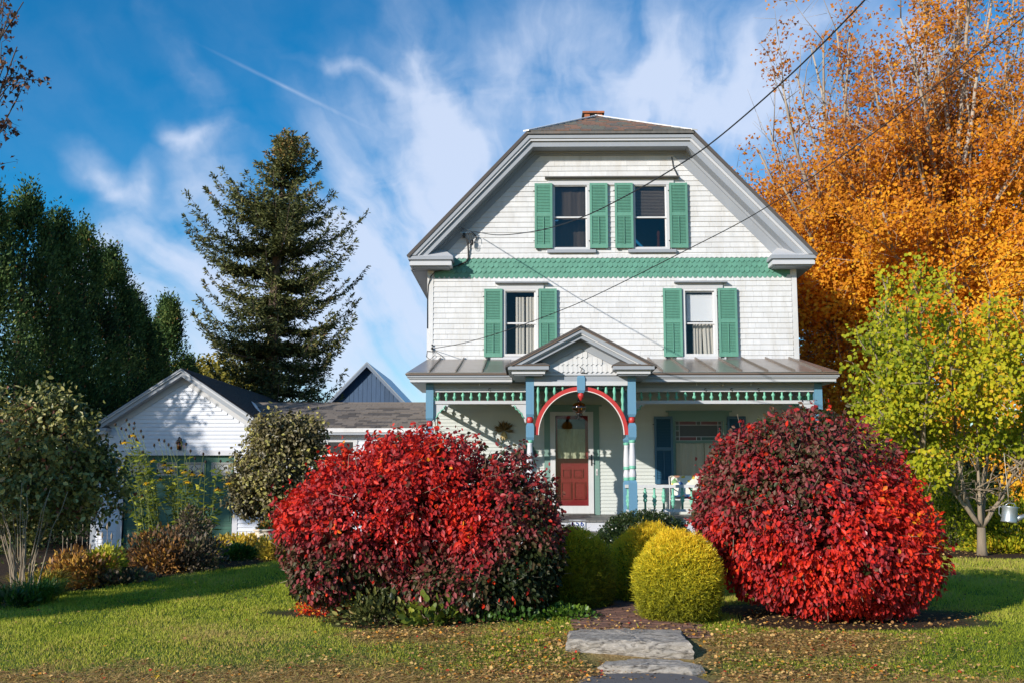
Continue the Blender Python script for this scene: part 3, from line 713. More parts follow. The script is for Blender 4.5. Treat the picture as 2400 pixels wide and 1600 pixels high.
# frieze rails
def rails(x0, x1, Y, parent=house):
    for a, b in ((zfb, zfr), (zr2, zr1)):
        mb = MB(); mb.box(x0, x1, Y-.035, Y+.035, a, b); part('frieze_rail', mb, 'lightgrey', house)
rails(xpL+.08, xeL-.08, YP); rails(xeR+.08, xpR-.08, YP)
mb = MB(); mb.box(xpL-.035, xpL+.035, YP+.08, YW, zfb, zfr); mb.box(xpL-.035, xpL+.035, YP+.08, YW, zr2, zr1); part('frieze_rail', mb, 'lightgrey', house)
mb = MB(); mb.box(xpR-.035, xpR+.035, YP+.08, YW, zfb, zfr); mb.box(xpR-.035, xpR+.035, YP+.08, YW, zr2, zr1); part('frieze_rail', mb, 'lightgrey', house)
hs_ = zfb-zr1
SPA = MB().lathe([(.014, 0), (.016, hs_*.1), (.022, hs_*.18), (.042, hs_*.35), (.036, hs_*.48), (.018, hs_*.58), (.024, hs_*.64), (.018, hs_*.7), (.022, hs_*.85), (.014, hs_)], n=10).mesh('frieze_spindle', 'spindle')
SPB = MB().lathe([(.014, 0), (.022, hs_*.15), (.018, hs_*.3), (.024, hs_*.36), (.018, hs_*.42), (.036, hs_*.52), (.042, hs_*.65), (.022, hs_*.82), (.016, hs_*.9), (.014, hs_)], n=10).mesh('frieze_spindle', 'spindle')
xa = [WX(340+0, 930, YP)]
def spindles(xlist, Y):
    for i, x in enumerate(xlist): link('frieze_spindle', SPA if i % 2 == 0 else SPB, house, (x, Y, zr1))
spindles([WX(940+p/3.92, 930, YP) for p in (340, 416, 492, 569, 645, 722, 798, 876, 952, 1030, 1105)], YP)
spindles([WX(1350+p/3.92, 930, YP) for p in (600, 681, 762, 843, 924, 1006, 1087, 1166, 1246, 1327, 1408, 1489, 1570, 1651, 1732, 1812, 1893, 1973, 2054, 2136)], YP)
for xx in (xpL, xpR):
    for i in range(10): link('frieze_spindle', SPA if i % 2 == 0 else SPB, house, (xx, YP+.22+i*.2, zr1))
# posts
def Zp(py): return WZ(1480, py, YE)
ZB = [Zp(p) for p in (890, 976, 978, 989, 990.5, 1030, 1037, 1090, 1098, 1115, 1123, 1124)]
def chamfer_block(mb, x, y, z0, z1, h=.075, c=.02):
    """square block whose ends are shouldered"""
    pr = [(h*.72, z0), (h, z0+.05), (h, z1-.05), (h*.72, z1)]
    vs = []; fs = []
    for r_, z in pr:
        for a, b in ((-1, -1), (1, -1), (1, 1), (-1, 1)): vs.append((x+a*r_, y+b*r_, z))
    for i in range(3):
        for k in range(4): fs.append((i*4+k, i*4+(k+1) % 4, (i+1)*4+(k+1) % 4, (i+1)*4+k))
    fs += [(3, 2, 1, 0), (12, 13, 14, 15)]; mb.add(vs, fs)
def post(x, y, ztop):
    mb = MB(); chamfer_block(mb, x, y, ZF-.02, ZB[11])
    p = part('porch_post', mb, 'blue', house)
    mb = MB(); chamfer_block(mb, x, y, ZB[1], ztop, .075); part('upper_block', mb, 'blue', p)
    mb = MB(); chamfer_block(mb, x, y, ZB[5], ZB[4]); part('middle_block', mb, 'blue', p)
    part('turned_bead', MB().lathe([(.045, ZB[3]-ZB[3]-.012), (.058, 0), (.062, (ZB[2]-ZB[3])*.5), (.058, ZB[2]-ZB[3]), (.045, ZB[2]-ZB[3]+.015)], (x, y, ZB[3]), 16), 'red', p)
    part('turned_collar', MB().lathe([(.05, 0), (.066, .012), (.058, .022), (.07, .035), (.055, ZB[5]-ZB[6])], (x, y, ZB[6]), 16), 'spindle', p)
    Hc = ZB[6]-ZB[10]
    part('turned_shaft', MB().lathe([(.05, 0), (.062, .03), (.072, .09), (.064, .15), (.055, .19), (.060, .21), (.066, .3), (.064, .4), (.055, Hc-.12), (.048, Hc-.03), (.055, Hc)], (x, y, ZB[10]), 16), 'lilac', p)
    part('turned_collar', MB().lathe([(.060, 0), (.069, .01), (.069, .018), (.063, .028), (.068, .04), (.068, .052), (.06, .065)], (x, y, ZB[8]), 16), 'spindle', p)
    part('turned_collar', MB().lathe([(.05, -.01), (.072, .005), (.06, .03), (.072, .045), (.056, .075), (.05, .10)], (x, y, ZB[11]), 16), 'spindle', p)
    return p
zbeamE = Zp(876)
post(xpL, YP, zceil); post(xpR, YP, zceil); post(xeL, YP, zceil); post(xeR, YP, zceil)
post(xeL, YE, zbeamE); post(xeR, YE, zbeamE)
mb = MB(); mb.box(XL, XL+.06, YW-.08, YW-.0, ZF, zceil); part('porch_pilaster', mb, 'sage', house)
# fretwork brackets
def bracket(xc, Y, sx, mat='lightgrey'):
    zt = zr2; L_ = .30
    pts = [(0, 0)]
    for i in range(7):
        a = i/6*math.pi/2; r_ = L_*(.98 if i % 2 == 0 else .80); pts.append((L_-r_*math.sin(a)*.9 if False else L_*(1-i/6), -L_*(i/6)*(1 if True else 0)-.02*(i % 2)))
    pl = [(0, 0), (L_*1.0, 0), (L_*.92, -.05), (L_*.76, -.035), (L_*.70, -.10), (L_*.56, -.085), (L_*.50, -.16), (L_*.36, -.15), (L_*.30, -.23), (L_*.18, -.24), (L_*.10, -.36), (0, -.38)]
    mb = MB(); mb.prism([(xc+sx*a, zt+b) for a, b in pl], Y-.012, Y+.012); b_ = part('fretwork_bracket', mb, mat, house)
    mb = MB(); mb.tube([(xc+sx*a, Y-.016, zt+b) for a, b in ((.24, -.03), (.20, -.07), (.21, -.1), (.15, -.12), (.13, -.17), (.09, -.18), (.07, -.25), (.035, -.28))], .013, 6); part('scroll', mb, 'spindle', b_)
bracket(xpL+.078, YP, 1); bracket(xeL-.078, YP, -1); bracket(xeR+.078, YP, 1); bracket(xpR-.078, YP, -1)
# entry beam, arch, pendant
mb = MB(); mb.box(xeL-.09, xeR+.09, YE-.06, YE+.06, Zp(893), zbeamE); part('entry_beam', mb, 'grey', house)
mb = MB(); mb.box(xeL+.078, xeR-.078, YE-.075, YE+.05, Zp(903), Zp(893)-.002); part('entry_beam_rail', mb, 'lightgrey', house)
for x in (xeL, xeR):
    mb = MB(); mb.box(x-.05, x+.05, YE+.08, YP-.1, Zp(903), zbeamE); part('entry_side_beam', mb, 'grey', house)
xpd = WX(1361.5, 930, YE)
mb = MB(); chamfer_block(mb, xpd, YE-.02, Zp(920), Zp(879), .075); pd = part('pendant_block', mb, 'blue', house)
part('pendant_drop', MB().lathe([(.003, -.155), (.02, -.13), (.035, -.11), (.062, -.06), (.062, -.03), (.045, -.012), (.05, 0)], (xpd, YE-.02, Zp(920)), 14), 'red', pd)
Ra = (xeR-xeL)/2-.075; zac = Zp(1018)-.0
Hh_ = Zp(905)-zac
def arc(r_out_x, r_out_z, th_, y0, y1, m, nm):
    mb = MB(); n = 40; vs = []; fs = []
    for i in range(n+1):
        a = math.pi*i/n; c, s = math.cos(a), math.sin(a)
        for rx, rz in ((r_out_x, r_out_z), (r_out_x-th_, r_out_z-th_)):
            for y in (y0, y1): vs.append((xpd+rx*c, y, zac+rz*s))
    for i in range(n):
        o = 4*i; fs += [(o, o+4, o+5, o+1), (o+2, o+3, o+7, o+6), (o, o+2, o+6, o+4), (o+1, o+5, o+7, o+3)]
    fs += [(0, 1, 3, 2), (4*n, 4*n+2, 4*n+3, 4*n+1)]
    mb.add(vs, fs); return part(nm, mb, m, house)
arc(Ra+.0, Hh_, .072, YE-.03, YE+.03, 'red', 'entry_arch')
arc(Ra-.073, Hh_-.073, .014, YE-.035, YE+.03, 'pink', 'arch_bead')
for sx in (-1, 1):
    for j in range(4):
        px = (1261, 1280.6, 1299.7, 1319)[j] if sx < 0 else (1459, 1440, 1420.7, 1402)[j]
        x = WX(px, 920, YE); zt = Zp(903); dx = (x-xpd)/Ra; zb = zac+(math.sqrt(max(0, 1-dx*dx)))*Hh_; h = zt-zb
        if h < .03: h = .03
        pr = [(.013, 0)]; 
        z = 0
        beads = [(.05, .022), (.11, .034), (.17, .02), (.27, .036), (.35, .02), (.45, .034), (.52, .018)]
        pr = [(.016, h-d) if False else (r_, h-d) for d, r_ in beads if d < h-.01]; pr = pr[::-1]
        pr = [(.016, 0)]+pr+[(.016, h)]
        part('spandrel_spindle', MB().lathe(pr, (x, YE, zb), 10), 'spindle', house)
# pediment
YPd = 19.72
apx = W(1362, 764, YPd); pl_ = W(1186.7, 855.7, YPd); pr_ = W(1537.8, 855.6, YPd)
xp0 = (pl_[0]+pr_[0])/2; hwp = (pr_[0]-pl_[0])/2; zp0 = (pl_[1]+pr_[1])/2; zpa = apx[1]; sp = (zpa-zp0)/hwp
def ped(mb, a, b, y0, y1, clipz=None):
    """raking band between perpendicular offsets a and b"""
    k = math.sqrt(1+sp*sp)
    for sx in (-1, 1):
        q = []
        for off in (a, b):
            za = zpa-off*k; q.append((za, off))
        (za, oa), (zb_, ob) = q
        zb0 = zp0 if clipz is None else clipz
        mb.prism([(xp0, za), (xp0+sx*(za-zb0)/sp, zb0), (xp0+sx*(zb_-zb0)/sp, zb0), (xp0, zb_)], y0, y1)
mb = MB()
for sx in (-1, 1):
    mb.slab([(xp0, YPd-.03, zpa+.01), (xp0+sx*(hwp+.02), YPd-.03, zp0), (xp0+sx*(hwp+.02), YW-.2, zp0), (xp0, YW-.2, zpa+.01)], .04)
part('entry_roof', mb, 'asph2', house)
mb = MB(); ped(mb, .035, .055, YPd-.045, YPd-.01); part('entry_drip_edge', mb, 'rooftrim', house)
mb = MB(); ped(mb, .055, .115, YPd-.02, YPd+.10); ped(mb, .14, .20, YPd+.05, YPd+.10); part('entry_rake', mb, 'grey', house)
mb = MB(); ped(mb, .115, .14, YPd+.01, YPd+.10); part('entry_rake_fillet', mb, 'lightgrey', house)
mb = MB(); ped(mb, .185, .20, YPd+.10, YE-.07); part('entry_soffit', mb, 'grey', house)
zcl = Zp(877)
mb = MB(); ped(mb, .20, .33, YE-.095, YE-.06, zcl+.12); part('entry_frieze', mb, 'grey', house)
mb = MB(); mb.prism([(xeL-.06, zcl), (xeR+.06, zcl), (xeR+.06, zcl+.1), (xp0, zpa-.26), (xeL-.06, zcl+.1)], YE-.058, YE+.06); tym = part('pediment_wall', mb, 'lightgrey', house)
# scale shingles on the tympanum
mbx = MB(); w_ = .092; hh_ = .17; poly = [(0, .03), (w_*.25, .03), (w_*.62, 0), (w_-.004, .03), (w_-.004, hh_), (0, hh_)]
mbx.add([(x, -.022+.018*z/hh_, z) for x, z in poly]+[(x, 0, z) for x, z in poly], [(0,1,2,3,4,5),(11,10,9,8,7,6)]+[(i, i+6, (i+1) % 6+6, (i+1) % 6) for i in range(6)])
SC2 = mbx.mesh('pediment_shingle', MT['white'])
zb = zcl+.02
for r_ in range(4):
    z = zb+r_*.14; h = (zpa-.42-z-.05)/sp
    n = int(2*h/w_) if h > 0 else 0
    for k in range(n): link('pediment_shingle', SC2, house, (xp0-n*w_/2+k*w_, YE-.06-.003*r_*0-.0015*(k % 2), z))
mb = MB(); mb.box(xeL+.2, xeR-.2, YE-.09, YE-.059, zcl-.02, zcl+.015); part('pediment_rail', mb, 'lightgrey', house)
mb = MB(); mb.tube([(xpd, YE-.10, zcl+.02), (xpd, YE-.13, zcl+.06), (xpd+.02, YE-.13, zcl+.1), (xpd-.02, YE-.12, zcl+.14), (xpd, YE-.1, zcl+.12)], .008); mb.tube([(xpd, YE-.1, zcl+.02), (xpd+.12, YE-.1, zcl+.015)], .007); part('bell_hook', mb, 'black', house)
for sx in (-1, 1):
    x0 = xp0+sx*(hwp-.01); xi = x0-sx*.80
    zt = zp0+.012
    for din, za, zb_, m, nm in ((0, -.012, 0, 'rooftrim', 'entry_return_edge'), (.02, -.085, -.0125, 'grey', 'entry_return'), (.07, -.105, -.0855, 'lightgrey', 'entry_return'), (.09, -.16, -.1055, 'lightgrey', 'entry_return'), (.13, -.185, -.1605, 'grey', 'entry_return_soffit')):
        a, b = sorted((x0-sx*din, xi+sx*din)); mb = MB(); mb.box(a, b, YPd-.03+din, YE+1.0 if din < .2 else YE, zt+za, zt+zb_)
        # inner end only as deep as the beam; outer edge runs back to the porch roof
        part(nm, mb, m, house)
    mb = MB(); A = (x0, YPd-.03, zt+.002); B = (xi, YPd-.03, zt+.002); C_ = (xi+sx*.2, YE-.07, zt+.12); D_ = (x0-sx*.2, YE-.07, zt+.12); E_ = (xi, YE-.07, zt+.002); F_ = (x0, YE-.07, zt+.002)
    mb.add([A, B, C_, D_, E_, F_], [(0,1,2,3),(1,4,2),(0,3,5),(4,5,3,2),(0,5,4,1)]); part('entry_return_roof', mb, 'slate1', house)
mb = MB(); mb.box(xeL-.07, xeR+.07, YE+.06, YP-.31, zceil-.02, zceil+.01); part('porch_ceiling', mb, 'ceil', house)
# porch floor boards, skirt, steps
nfl = 62; fw_ = (xpR-xpL+.30)/nfl
fb = MB(); fb.box(0, fw_-.006, 0, 1, -.03, 0); FB = fb.mesh('floor_board', MT['floor'])
for i in range(nfl):
    x = xpL-.15+i*fw_; y0 = YE-.28 if xeL-.2 < x < xeR+.12 else YP-.16
    link('floor_board', FB, house, (x, y0, ZF), scale=(1, YW-y0, 1))
for q_ in ((xpL-.12, xeL-.2, YP-.10, YP-.07, .2), (xeR+.15, xpR+.12, YP-.10, YP-.07, .2), (xeL-.17, xeL-.14, YE-.22, YP-.1, .2), (xeR+.12, xeR+.15, YE-.22, YP-.1, .2), (xpL-.12, xpL-.09, YP-.069, YW, .1), (xpR+.09, xpR+.12, YP-.069, YW, .1)):
    mb = MB(); mb.box(*q_, ZF-.032); part('porch_skirt', mb, 'lilac', house)
mb = MB(); mb.box(xeL-.17, xeR+.15, YE-.25, YE-.222, ZF-.20, ZF-.032); part('step_riser', mb, 'lilac', house)
mb = MB(); mb.box(xeL+.1, xeR-.05, YE-.56, YE-.25, ZF-.225, ZF-.195); part('step_tread', mb, 'floor', house)
mb = MB(); mb.box(xeL+.12, xeR-.07, YE-.53, YE-.50, .2, ZF-.226); part('step_riser', mb, 'lilac', house)
mb = MB(); mb.box(xeL+.1, xeR-.05, YE-.90, YE-.531, ZF-.425, ZF-.395); part('step_tread', mb, 'floor', house)
mb = MB(); mb.box(xeL+.12, xeR-.07, YE-.86, YE-.83, .2, ZF-.426); part('step_riser', mb, 'lilac', house)
# number plate on the riser
xa_, za_ = W(1336, 1235.5, YE-.27); xb_, zb__ = W(1371, 1217.5, YE-.27)
mb = MB(); mb.box(xa_-.02, xb_+.02, YE-.262, YE-.251, za_-.02, zb__+.005); npb = part('number_board', mb, 'grey', house)
mb = MB(); cxp, czp = (xa_+xb_)/2, (za_+zb__)/2; a_, b_ = (xb_-xa_)/2, (zb__-za_)/2
mb.prism([(cxp+a_*math.copysign(abs(math.cos(t))**.6, math.cos(t)), czp+b_*math.copysign(abs(math.sin(t))**.7, math.sin(t))) for t in [2*math.pi*i/24 for i in range(24)]], YE-.268, YE-.2621); part('number_plate', mb, 'enamel', npb)
def text(body, size, loc, mat, parent, name, ext=.003, rot=(math.pi/2, 0, 0)):
    cu = bpy.data.curves.new(name, 'FONT'); cu.body = body; cu.size = size; cu.align_x = 'CENTER'; cu.align_y = 'CENTER'; cu.extrude = ext; cu.space_character = 1.25; cu.offset = size*.02
    o = bpy.data.objects.new('tmp', cu); col.objects.link(o); dg = bpy.context.evaluated_depsgraph_get(); me = bpy.data.meshes.new_from_object(o.evaluated_get(dg)); bpy.data.objects.remove(o)
    me.materials.clear(); me.materials.append(MT[mat]); return link(name, me, parent, loc, rot)
text('656', .135, (cxp, YE-.271, czp), 'blueink', npb, 'house_number')
# porch wall clapboards
CL = unit_shingle('clapboard', MT['clap'], .003, .021)
it = rows(ZF+.01, zceil, .0765, XL+.06, XR-.02, [(WX(1276, 1100, YW), WX(1405, 1100, YW), ZF-.1, WZ(1340, 950, YW)), (PWIN[0]-.10, PWIN[1]+.10, PWIN[2]-.05, WZ(1640, 966, YW))], 1.6, 3.6, .003)
lay(it, YW-.001, CL, house, 'clapboard', 300, mat='clap')
# door surround, storm door, door
zdt = WZ(1340, 964, YW)
mb = MB(); a0, a1, b0, b1 = WX(1276, 1100, YW), WX(1289.5, 1100, YW), WX(1391.5, 1100, YW), WX(1405, 1100, YW)
mb.box(a0, a1, YW-.035, YW, ZF, zdt+.12); mb.box(b0, b1, YW-.035, YW, ZF, zdt+.12); mb.box(a1, b0, YW-.035, YW, zdt, zdt+.12); mb.box(a0-.06, b1+.06, YW-.075, YW, zdt+.12, zdt+.15)
part('door_surround', mb, 'sage', house)
mb = MB(); s = .115; z0 = ZF+.03
mb.box(a1+.004, DOOR[0], YW-.06, YW-.01, z0, zdt-.004); mb.box(DOOR[1], b0-.004, YW-.06, YW-.01, z0, zdt-.004); mb.box(DOOR[0], DOOR[1], YW-.06, YW-.01, DOOR[3], zdt-.004); mb.box(DOOR[0], DOOR[1], YW-.06, YW-.01, z0, DOOR[2])
sdoor = part('storm_door', mb, 'white', house)
mb = MB(); mb.box(DOOR[0], DOOR[1], YW-.036, YW-.032, DOOR[2], DOOR[3]); part('pane', mb, 'glass', sdoor)
mb = MB(); xh = b0-.05; zh = WZ(1385, 1077, YW); mb.box(xh-.012, xh+.012, YW-.075, YW-.061, zh-.12, zh+.12); mb.tube([(xh, YW-.075, zh+.06), (xh, YW-.12, zh+.05), (xh, YW-.12, zh-.05), (xh, YW-.075, zh-.06)], .009); part('door_handle', mb, 'black', sdoor)
mb = MB(); mb.box(a1, b0, YW-.12, YW-.0, ZF, ZF+.028); part('door_sill', mb, 'floor', house)
# inner red door with curtained light and six panels
yD = YW+.075
zg1, zg0 = WZ(1340, 1004, YW), WZ(1340, 1072, YW); dl, dr = DOOR[0]+.02, DOOR[1]+.02
gl_, gr_ = WX(1307, 1040, YW), WX(1372, 1040, YW)
mb = MB(); mb.box(dl, gl_, yD, yD+.04, ZF, DOOR[3]); mb.box(gr_, dr, yD, yD+.04, ZF, DOOR[3]); mb.box(gl_, gr_, yD, yD+.04, zg1+.22, DOOR[3]); mb.box(gl_, gr_, yD, yD+.04, ZF, zg0-.02)
door = part('front_door', mb, 'doorred', house)
mb = MB(); mb.box(gl_-.04, gr_+.04, yD-.05, yD-.002, zg0-.035, zg0-.01); part('door_shelf', mb, 'doorred', door)
for (xa1, xb1, pt, pb) in ((1318, 1337, 1098, 1118), (1343, 1366, 1098, 1118), (1315, 1339, 1128, 1168), (1345, 1372, 1128, 1168)):
    x0_, x1_ = WX(xa1, 1130, yD), WX(xb1, 1130, yD); z1_, z0_ = WZ(1340, pt, yD), WZ(1340, pb, yD)
    part('door_panel', frame_mb(x0_, x1_, z0_, z1_, .018, yD-.028, yD), 'doorred', door)
    mb = MB(); mb.box(x0_+.03, x1_-.03, yD-.008, yD-.0005, z0_+.03, z1_-.03); part('door_panel', mb, 'doorred', door)
part('lace_curtain', curtain_mb(gl_, gr_, zg0-.01, zg1, yD+.012, .006, 40, 16), 'lace', door)
mb = MB(); mb.box(gl_+.001, gr_-.001, yD+.038, yD+.042, zg0-.02, zg1+.22); part('pane', mb, 'glass', door)
mb = MB(); mb.box(b0+.045, b0+.085, YW-.05, YW-.036, zh-.33, zh-.19); bell = part('doorbell', mb, 'white', house)
mb = MB(); mb.box(b0+.06, b0+.07, YW-.054, YW-.0505, zh-.31, zh-.24); part('doorbell_button', mb, 'black', bell)
# porch window with leaded coloured top light
x0, x1, z0, z1 = PWIN; zmid = WZ(1640, 1034, YW)
mb = frame_mb(x0-.09, x1+.09, z0-.04, z1+.06, .085, YW-.045, YW+.08); mb.box(x0-.13, x1+.13, YW-.05, YW, z1+.06, z1+.17); mb.box(x0-.19, x1+.19, YW-.09, YW, z1+.17, z1+.20); mb.box(x0-.12, x1+.12, YW-.09, YW-.046, z0-.08, z0-.04)
pw = part('window', mb, 'sage', house, label='wide porch window with a leaded coloured glass top light and long pale curtains')
part('sash', frame_mb(x0, x1, zmid, z1, .028, YW+.01, YW+.04), 'sage', pw)
part('sash', frame_mb(x0, x1, z0, zmid-.002, .028, YW+.035, YW+.065), 'sage', pw)
MT['g_red'] = paint('leaded_red_glass', (.12, .010, .010), .35, .1, 10); MT['g_green'] = paint('leaded_green_glass', (.012, .06, .045), .35, .1, 10); MT['g_dark'] = paint('leaded_smoky_glass', (.025, .022, .02), .35, .2, 10)
xs_ = [x0+.028, x0+.11, (x0+x1)/2-.05, (x0+x1)/2+.05, x1-.11, x1-.028]; zs_ = [zmid+.028, zmid+.11, zmid+.24, z1-.11, z1-.028]
cells = [(0,1,0,1,'g_dark'),(1,2,0,1,'g_red'),(2,3,0,1,'g_dark'),(3,4,0,1,'g_green'),(4,5,0,1,'g_dark'),(0,1,1,2,'g_dark'),(4,5,1,2,'g_dark'),(0,1,2,3,'g_green'),(4,5,2,3,'g_dark'),(1,4,1,3,'g_dark'),(0,1,3,4,'g_dark'),(1,2,3,4,'g_red'),(2,3,3,4,'g_dark'),(3,4,3,4,'g_red'),(4,5,3,4,'g_dark')]
for (i0, i1, j0, j1, m) in cells:
    mb = MB(); mb.box(xs_[i0]+.006, xs_[i1]-.006, YW+.020, YW+.024, zs_[j0]+.006, zs_[j1]-.006); part('pane', mb, m, pw)
mb = MB(); mb.box(xs_[0], xs_[-1], YW+.022, YW+.03, zs_[0], zs_[-1]); part('leading', mb, 'lilac', pw)
mb = MB(); mb.box(x0+.028, x1-.028, YW+.048, YW+.052, z0+.028, zmid-.03); part('pane', mb, 'glass', pw)
part('curtain', curtain_mb(x0+.02, (x0+x1)/2+.12, z0, zmid, YW+.12, .016, 40, 12), 'curtain', pw)
part('curtain', curtain_mb((x0+x1)/2+.14, x1, z0, zmid, YW+.12, .016, 30, 9), 'curtain', pw)
for a, b in ((1533, 1576.5), (1704.6, 1748)): shutter(WX(a, 1050, YW), WX(b, 1050, YW), WZ(1640, 1133, YW), WZ(1640, 975, YW), YW-.02, 'navy')
# railings
BALA = MB()
def baluster_mesh(flip):
    h = .52; pr = [(.014, 0), (.016, .08), (.03, .12), (.02, .15), (.033, .19), (.033, .22), (.02, .25), (.03, .29), (.03, .32), (.016, .36), (.016, h)]
    if flip: pr = [(r_, h-z) for r_, z in pr][::-1]
    return MB().lathe(pr, n=10).mesh('baluster', 'spindle')
BA, BB = baluster_mesh(False), baluster_mesh(True)
zrt, zrt0, zrb, zrb0 = WZ(1560, 1134.6, YP), WZ(1560, 1142, YP), WZ(1560, 1192, YP), WZ(1560, 1198, YP)
def railing(x0, x1, y0, y1, n):
    mb = MB()
    if y0 == y1: mb.box(x0, x1, y0-.05, y0+.05, zrt0, zrt); mb.box(x0, x1, y0-.03, y0+.03, zrb0, zrb)
    else: mb.box(x0-.05, x0+.05, y0, y1, zrt0, zrt); mb.box(x0-.03, x0+.03, y0, y1, zrb0, zrb)
    r_ = part('porch_railing', mb, 'white', house)
    for i in range(n):
        t = (i+.5)/n; link('baluster', BB if i % 2 else BA, r_, (x0+(x1-x0)*t, y0+(y1-y0)*t, zrb), scale=(1.4, 1.4, (zrt0-zrb)/.52))
railing(xeR+.08, xpR-.08, YP, YP, int((xpR-xeR-.16)/.18)); railing(xpL+.08, xeL-.08, YP, YP, int((xeL-xpL-.16)/.18))
railing(xeR, xeR, YE+.08, YP-.08, 5); railing(xeL, xeL, YE+.08, YP-.08, 5)
railing(xpL, xpL, YP+.08, YW-.02, 11); railing(xpR, xpR, YP+.08, YW-.02, 11)
# plant hooks on the frieze
for px in (940+815/3.92, 1350+1185/3.92, 1350+1425/3.92, 1350+1670/3.92):
    x = WX(px, 913, YP); z = WZ(px, 913, YP); mb = MB(); mb.tube([(x+.02, YP-.04, z+.02), (x+.0, YP-.06, z+.03), (x-.02, YP-.07, z+.015), (x-.022, YP-.08, z-.01), (x+.0, YP-.085, z-.028), (x+.025, YP-.085, z-.015)], .006, 5); part('plant_hook', mb, 'black', house)
for px in (940+720/3.92, 1350+1108/3.92, 1350+1350/3.92, 1350+1607/3.92):
    x = WX(px, 901, YP-.12); z = WZ(px, 900, YP-.12); mb = MB(); mb.lathe([(.004, -.03), (.014, -.02), (.012, .0), (.004, .03), (.004, .05)], (x, YP-.12, z), 8); part('bulb_clip', mb, 'white', house)
# ------------------------------------------------------------------ garage
YG = 27.0
gL, gR = WX(219, 1150, YG), WX(607, 1100, YG)
gfl = GZ(-9, 26.5)-.02
ax_, az_ = W(425, 863, YG-.3); glx, glz = W(211, 1001, YG-.3); grx, grz = W(629, 1001, YG-.3)
gz0 = (glz+grz)/2; gcx = (glx+grx)/2; ghw = (grx-glx)/2; gsl = (az_-gz0)/ghw
garage = thing('garage', 'white clapboard garage with a green panelled door and dark shingled gable roof', 'garage', (gcx, 31, gfl))
YB = 37.5
GD = (WX(290, 1150, YG), WX(547, 1150, YG), gfl, WZ(430, 1066, YG))
mb = MB()
mb.box(gL, GD[0], YG, YG+.12, gfl-.2, GD[3]); mb.box(GD[1], gR, YG, YG+.12, gfl-.2, GD[3])
mb.prism([(gL, GD[3]), (gR, GD[3]), (gR, gz0+(grx-gR)*gsl-.1), (gcx, az_-.12), (gL, gz0+(gL-glx)*gsl-.1)], YG, YG+.12); part('front_wall', mb, 'garage_white', garage)
for a_, b_, c_, d_ in ((gL, gL+.1, YG+.12, YB), (gR-.1, gR, YG+.12, YB), (gL+.1, gR-.1, YB-.1, YB)): mb = MB(); mb.box(a_, b_, c_, d_, gfl-.2, gz0); part('side_wall', mb, 'garage_white', garage)
CG = unit_shingle('clapboard', MT['garage_white'], .003, .026)
def ghw_at(z): return gcx-max(0.02, (az_-.36-z)/gsl)
it = rows(gfl+.05, az_-.45, .1015, lambda z: max(gL+.11, ghw_at(z)), lambda z: min(gR-.11, 2*gcx-ghw_at(z)), [(GD[0]-.13, GD[1]+.13, gfl-.3, GD[3]+.12)], 2.2, 4.5, .003)
lay(it, YG, CG, garage, 'clapboard', 300, mat='garage_white')
mb = MB(); mb.box(gL-.02, gL+.11, YG-.025, YG+.02, gfl-.1, gz0+.05); part('corner_board', mb, 'grey', garage)
mb = MB(); mb.box(gR-.11, gR+.02, YG-.025, YG+.02, gfl-.1, gz0+.05); part('corner_board', mb, 'garage_white', garage)
mb = MB(); mb.box(GD[0]-.13, GD[0], YG-.03, YG+.1, gfl, GD[3]); mb.box(GD[1], GD[1]+.13, YG-.03, YG+.1, gfl, GD[3]); mb.box(GD[0]-.13, GD[1]+.13, YG-.03, YG+.1, GD[3], GD[3]+.13); part('door_frame', mb, 'lilac', garage)
k_ = math.sqrt(1+gsl*gsl)
def gband(mb, a, b, y0, y1, zc=None):
    zc = gz0 if zc is None else zc
    for sx in (-1, 1):
        za, zb_ = az_-a*k_, az_-b*k_
        mb.prism([(gcx, za), (gcx+sx*(za-zc)/gsl, zc), (gcx+sx*(zb_-zc)/gsl, zc), (gcx, zb_)], y0, y1)
mb = MB()
for sx in (-1, 1):
    n = Vector((sx*gsl, 0, 1)).normalized()*.02
    q = [(gcx, YG-.33, az_), (gcx+sx*ghw, YG-.33, gz0), (gcx+sx*ghw, YB+.2, gz0), (gcx, YB+.2, az_)]
    mb.slab([tuple(Vector(p)+n) for p in q], .05)
part('roof', mb, 'asph3', garage)
# shingle courses on the visible right slope
csh = unit_shingle('roof_shingle', MT['asph3'], .003, .012)
mb = MB(); n_ = 26; Lr = math.hypot(ghw, az_-gz0)
for i in range(n_):
    t0, t1 = i/n_, (i+1.1)/n_; 
    a = Vector((gcx+ghw*(1-t0), 0, gz0+(az_-gz0)*t0)); b = Vector((gcx+ghw*(1-min(t1, 1)), 0, gz0+(az_-gz0)*min(t1, 1))); nn_ = Vector((gsl, 0, 1)).normalized()
    a1_, b1_ = a+nn_*.036, b+nn_*.024
    mb.add([(a1_.x, YG-.33, a1_.z), (a1_.x, YB+.2, a1_.z), (b1_.x, YB+.2, b1_.z), (b1_.x, YG-.33, b1_.z), (a.x, YG-.33, a.z), (a.x, YB+.2, a.z)], [(0,1,2,3),(0,4,5,1)])
part('shingle_course', mb, 'asph3', garage, kind='stuff')
mb = MB(); gband(mb, .0, .035, YG-.36, YG-.25); gband(mb, .07, .16, YG-.30, YG-.27); part('rake_board', mb, 'grey', garage)
mb = MB(); gband(mb, .035, .07, YG-.34, YG-.27); part('rake_moulding', mb, 'lightgrey', garage)
mb = MB(); gband(mb, .15, .165, YG-.27, YG); part('rake_soffit', mb, 'grey', garage)
mb = MB(); gband(mb, .165, .30, YG-.03, YG+.0, gz0+.05); part('gable_frieze', mb, 'lightgrey', garage)
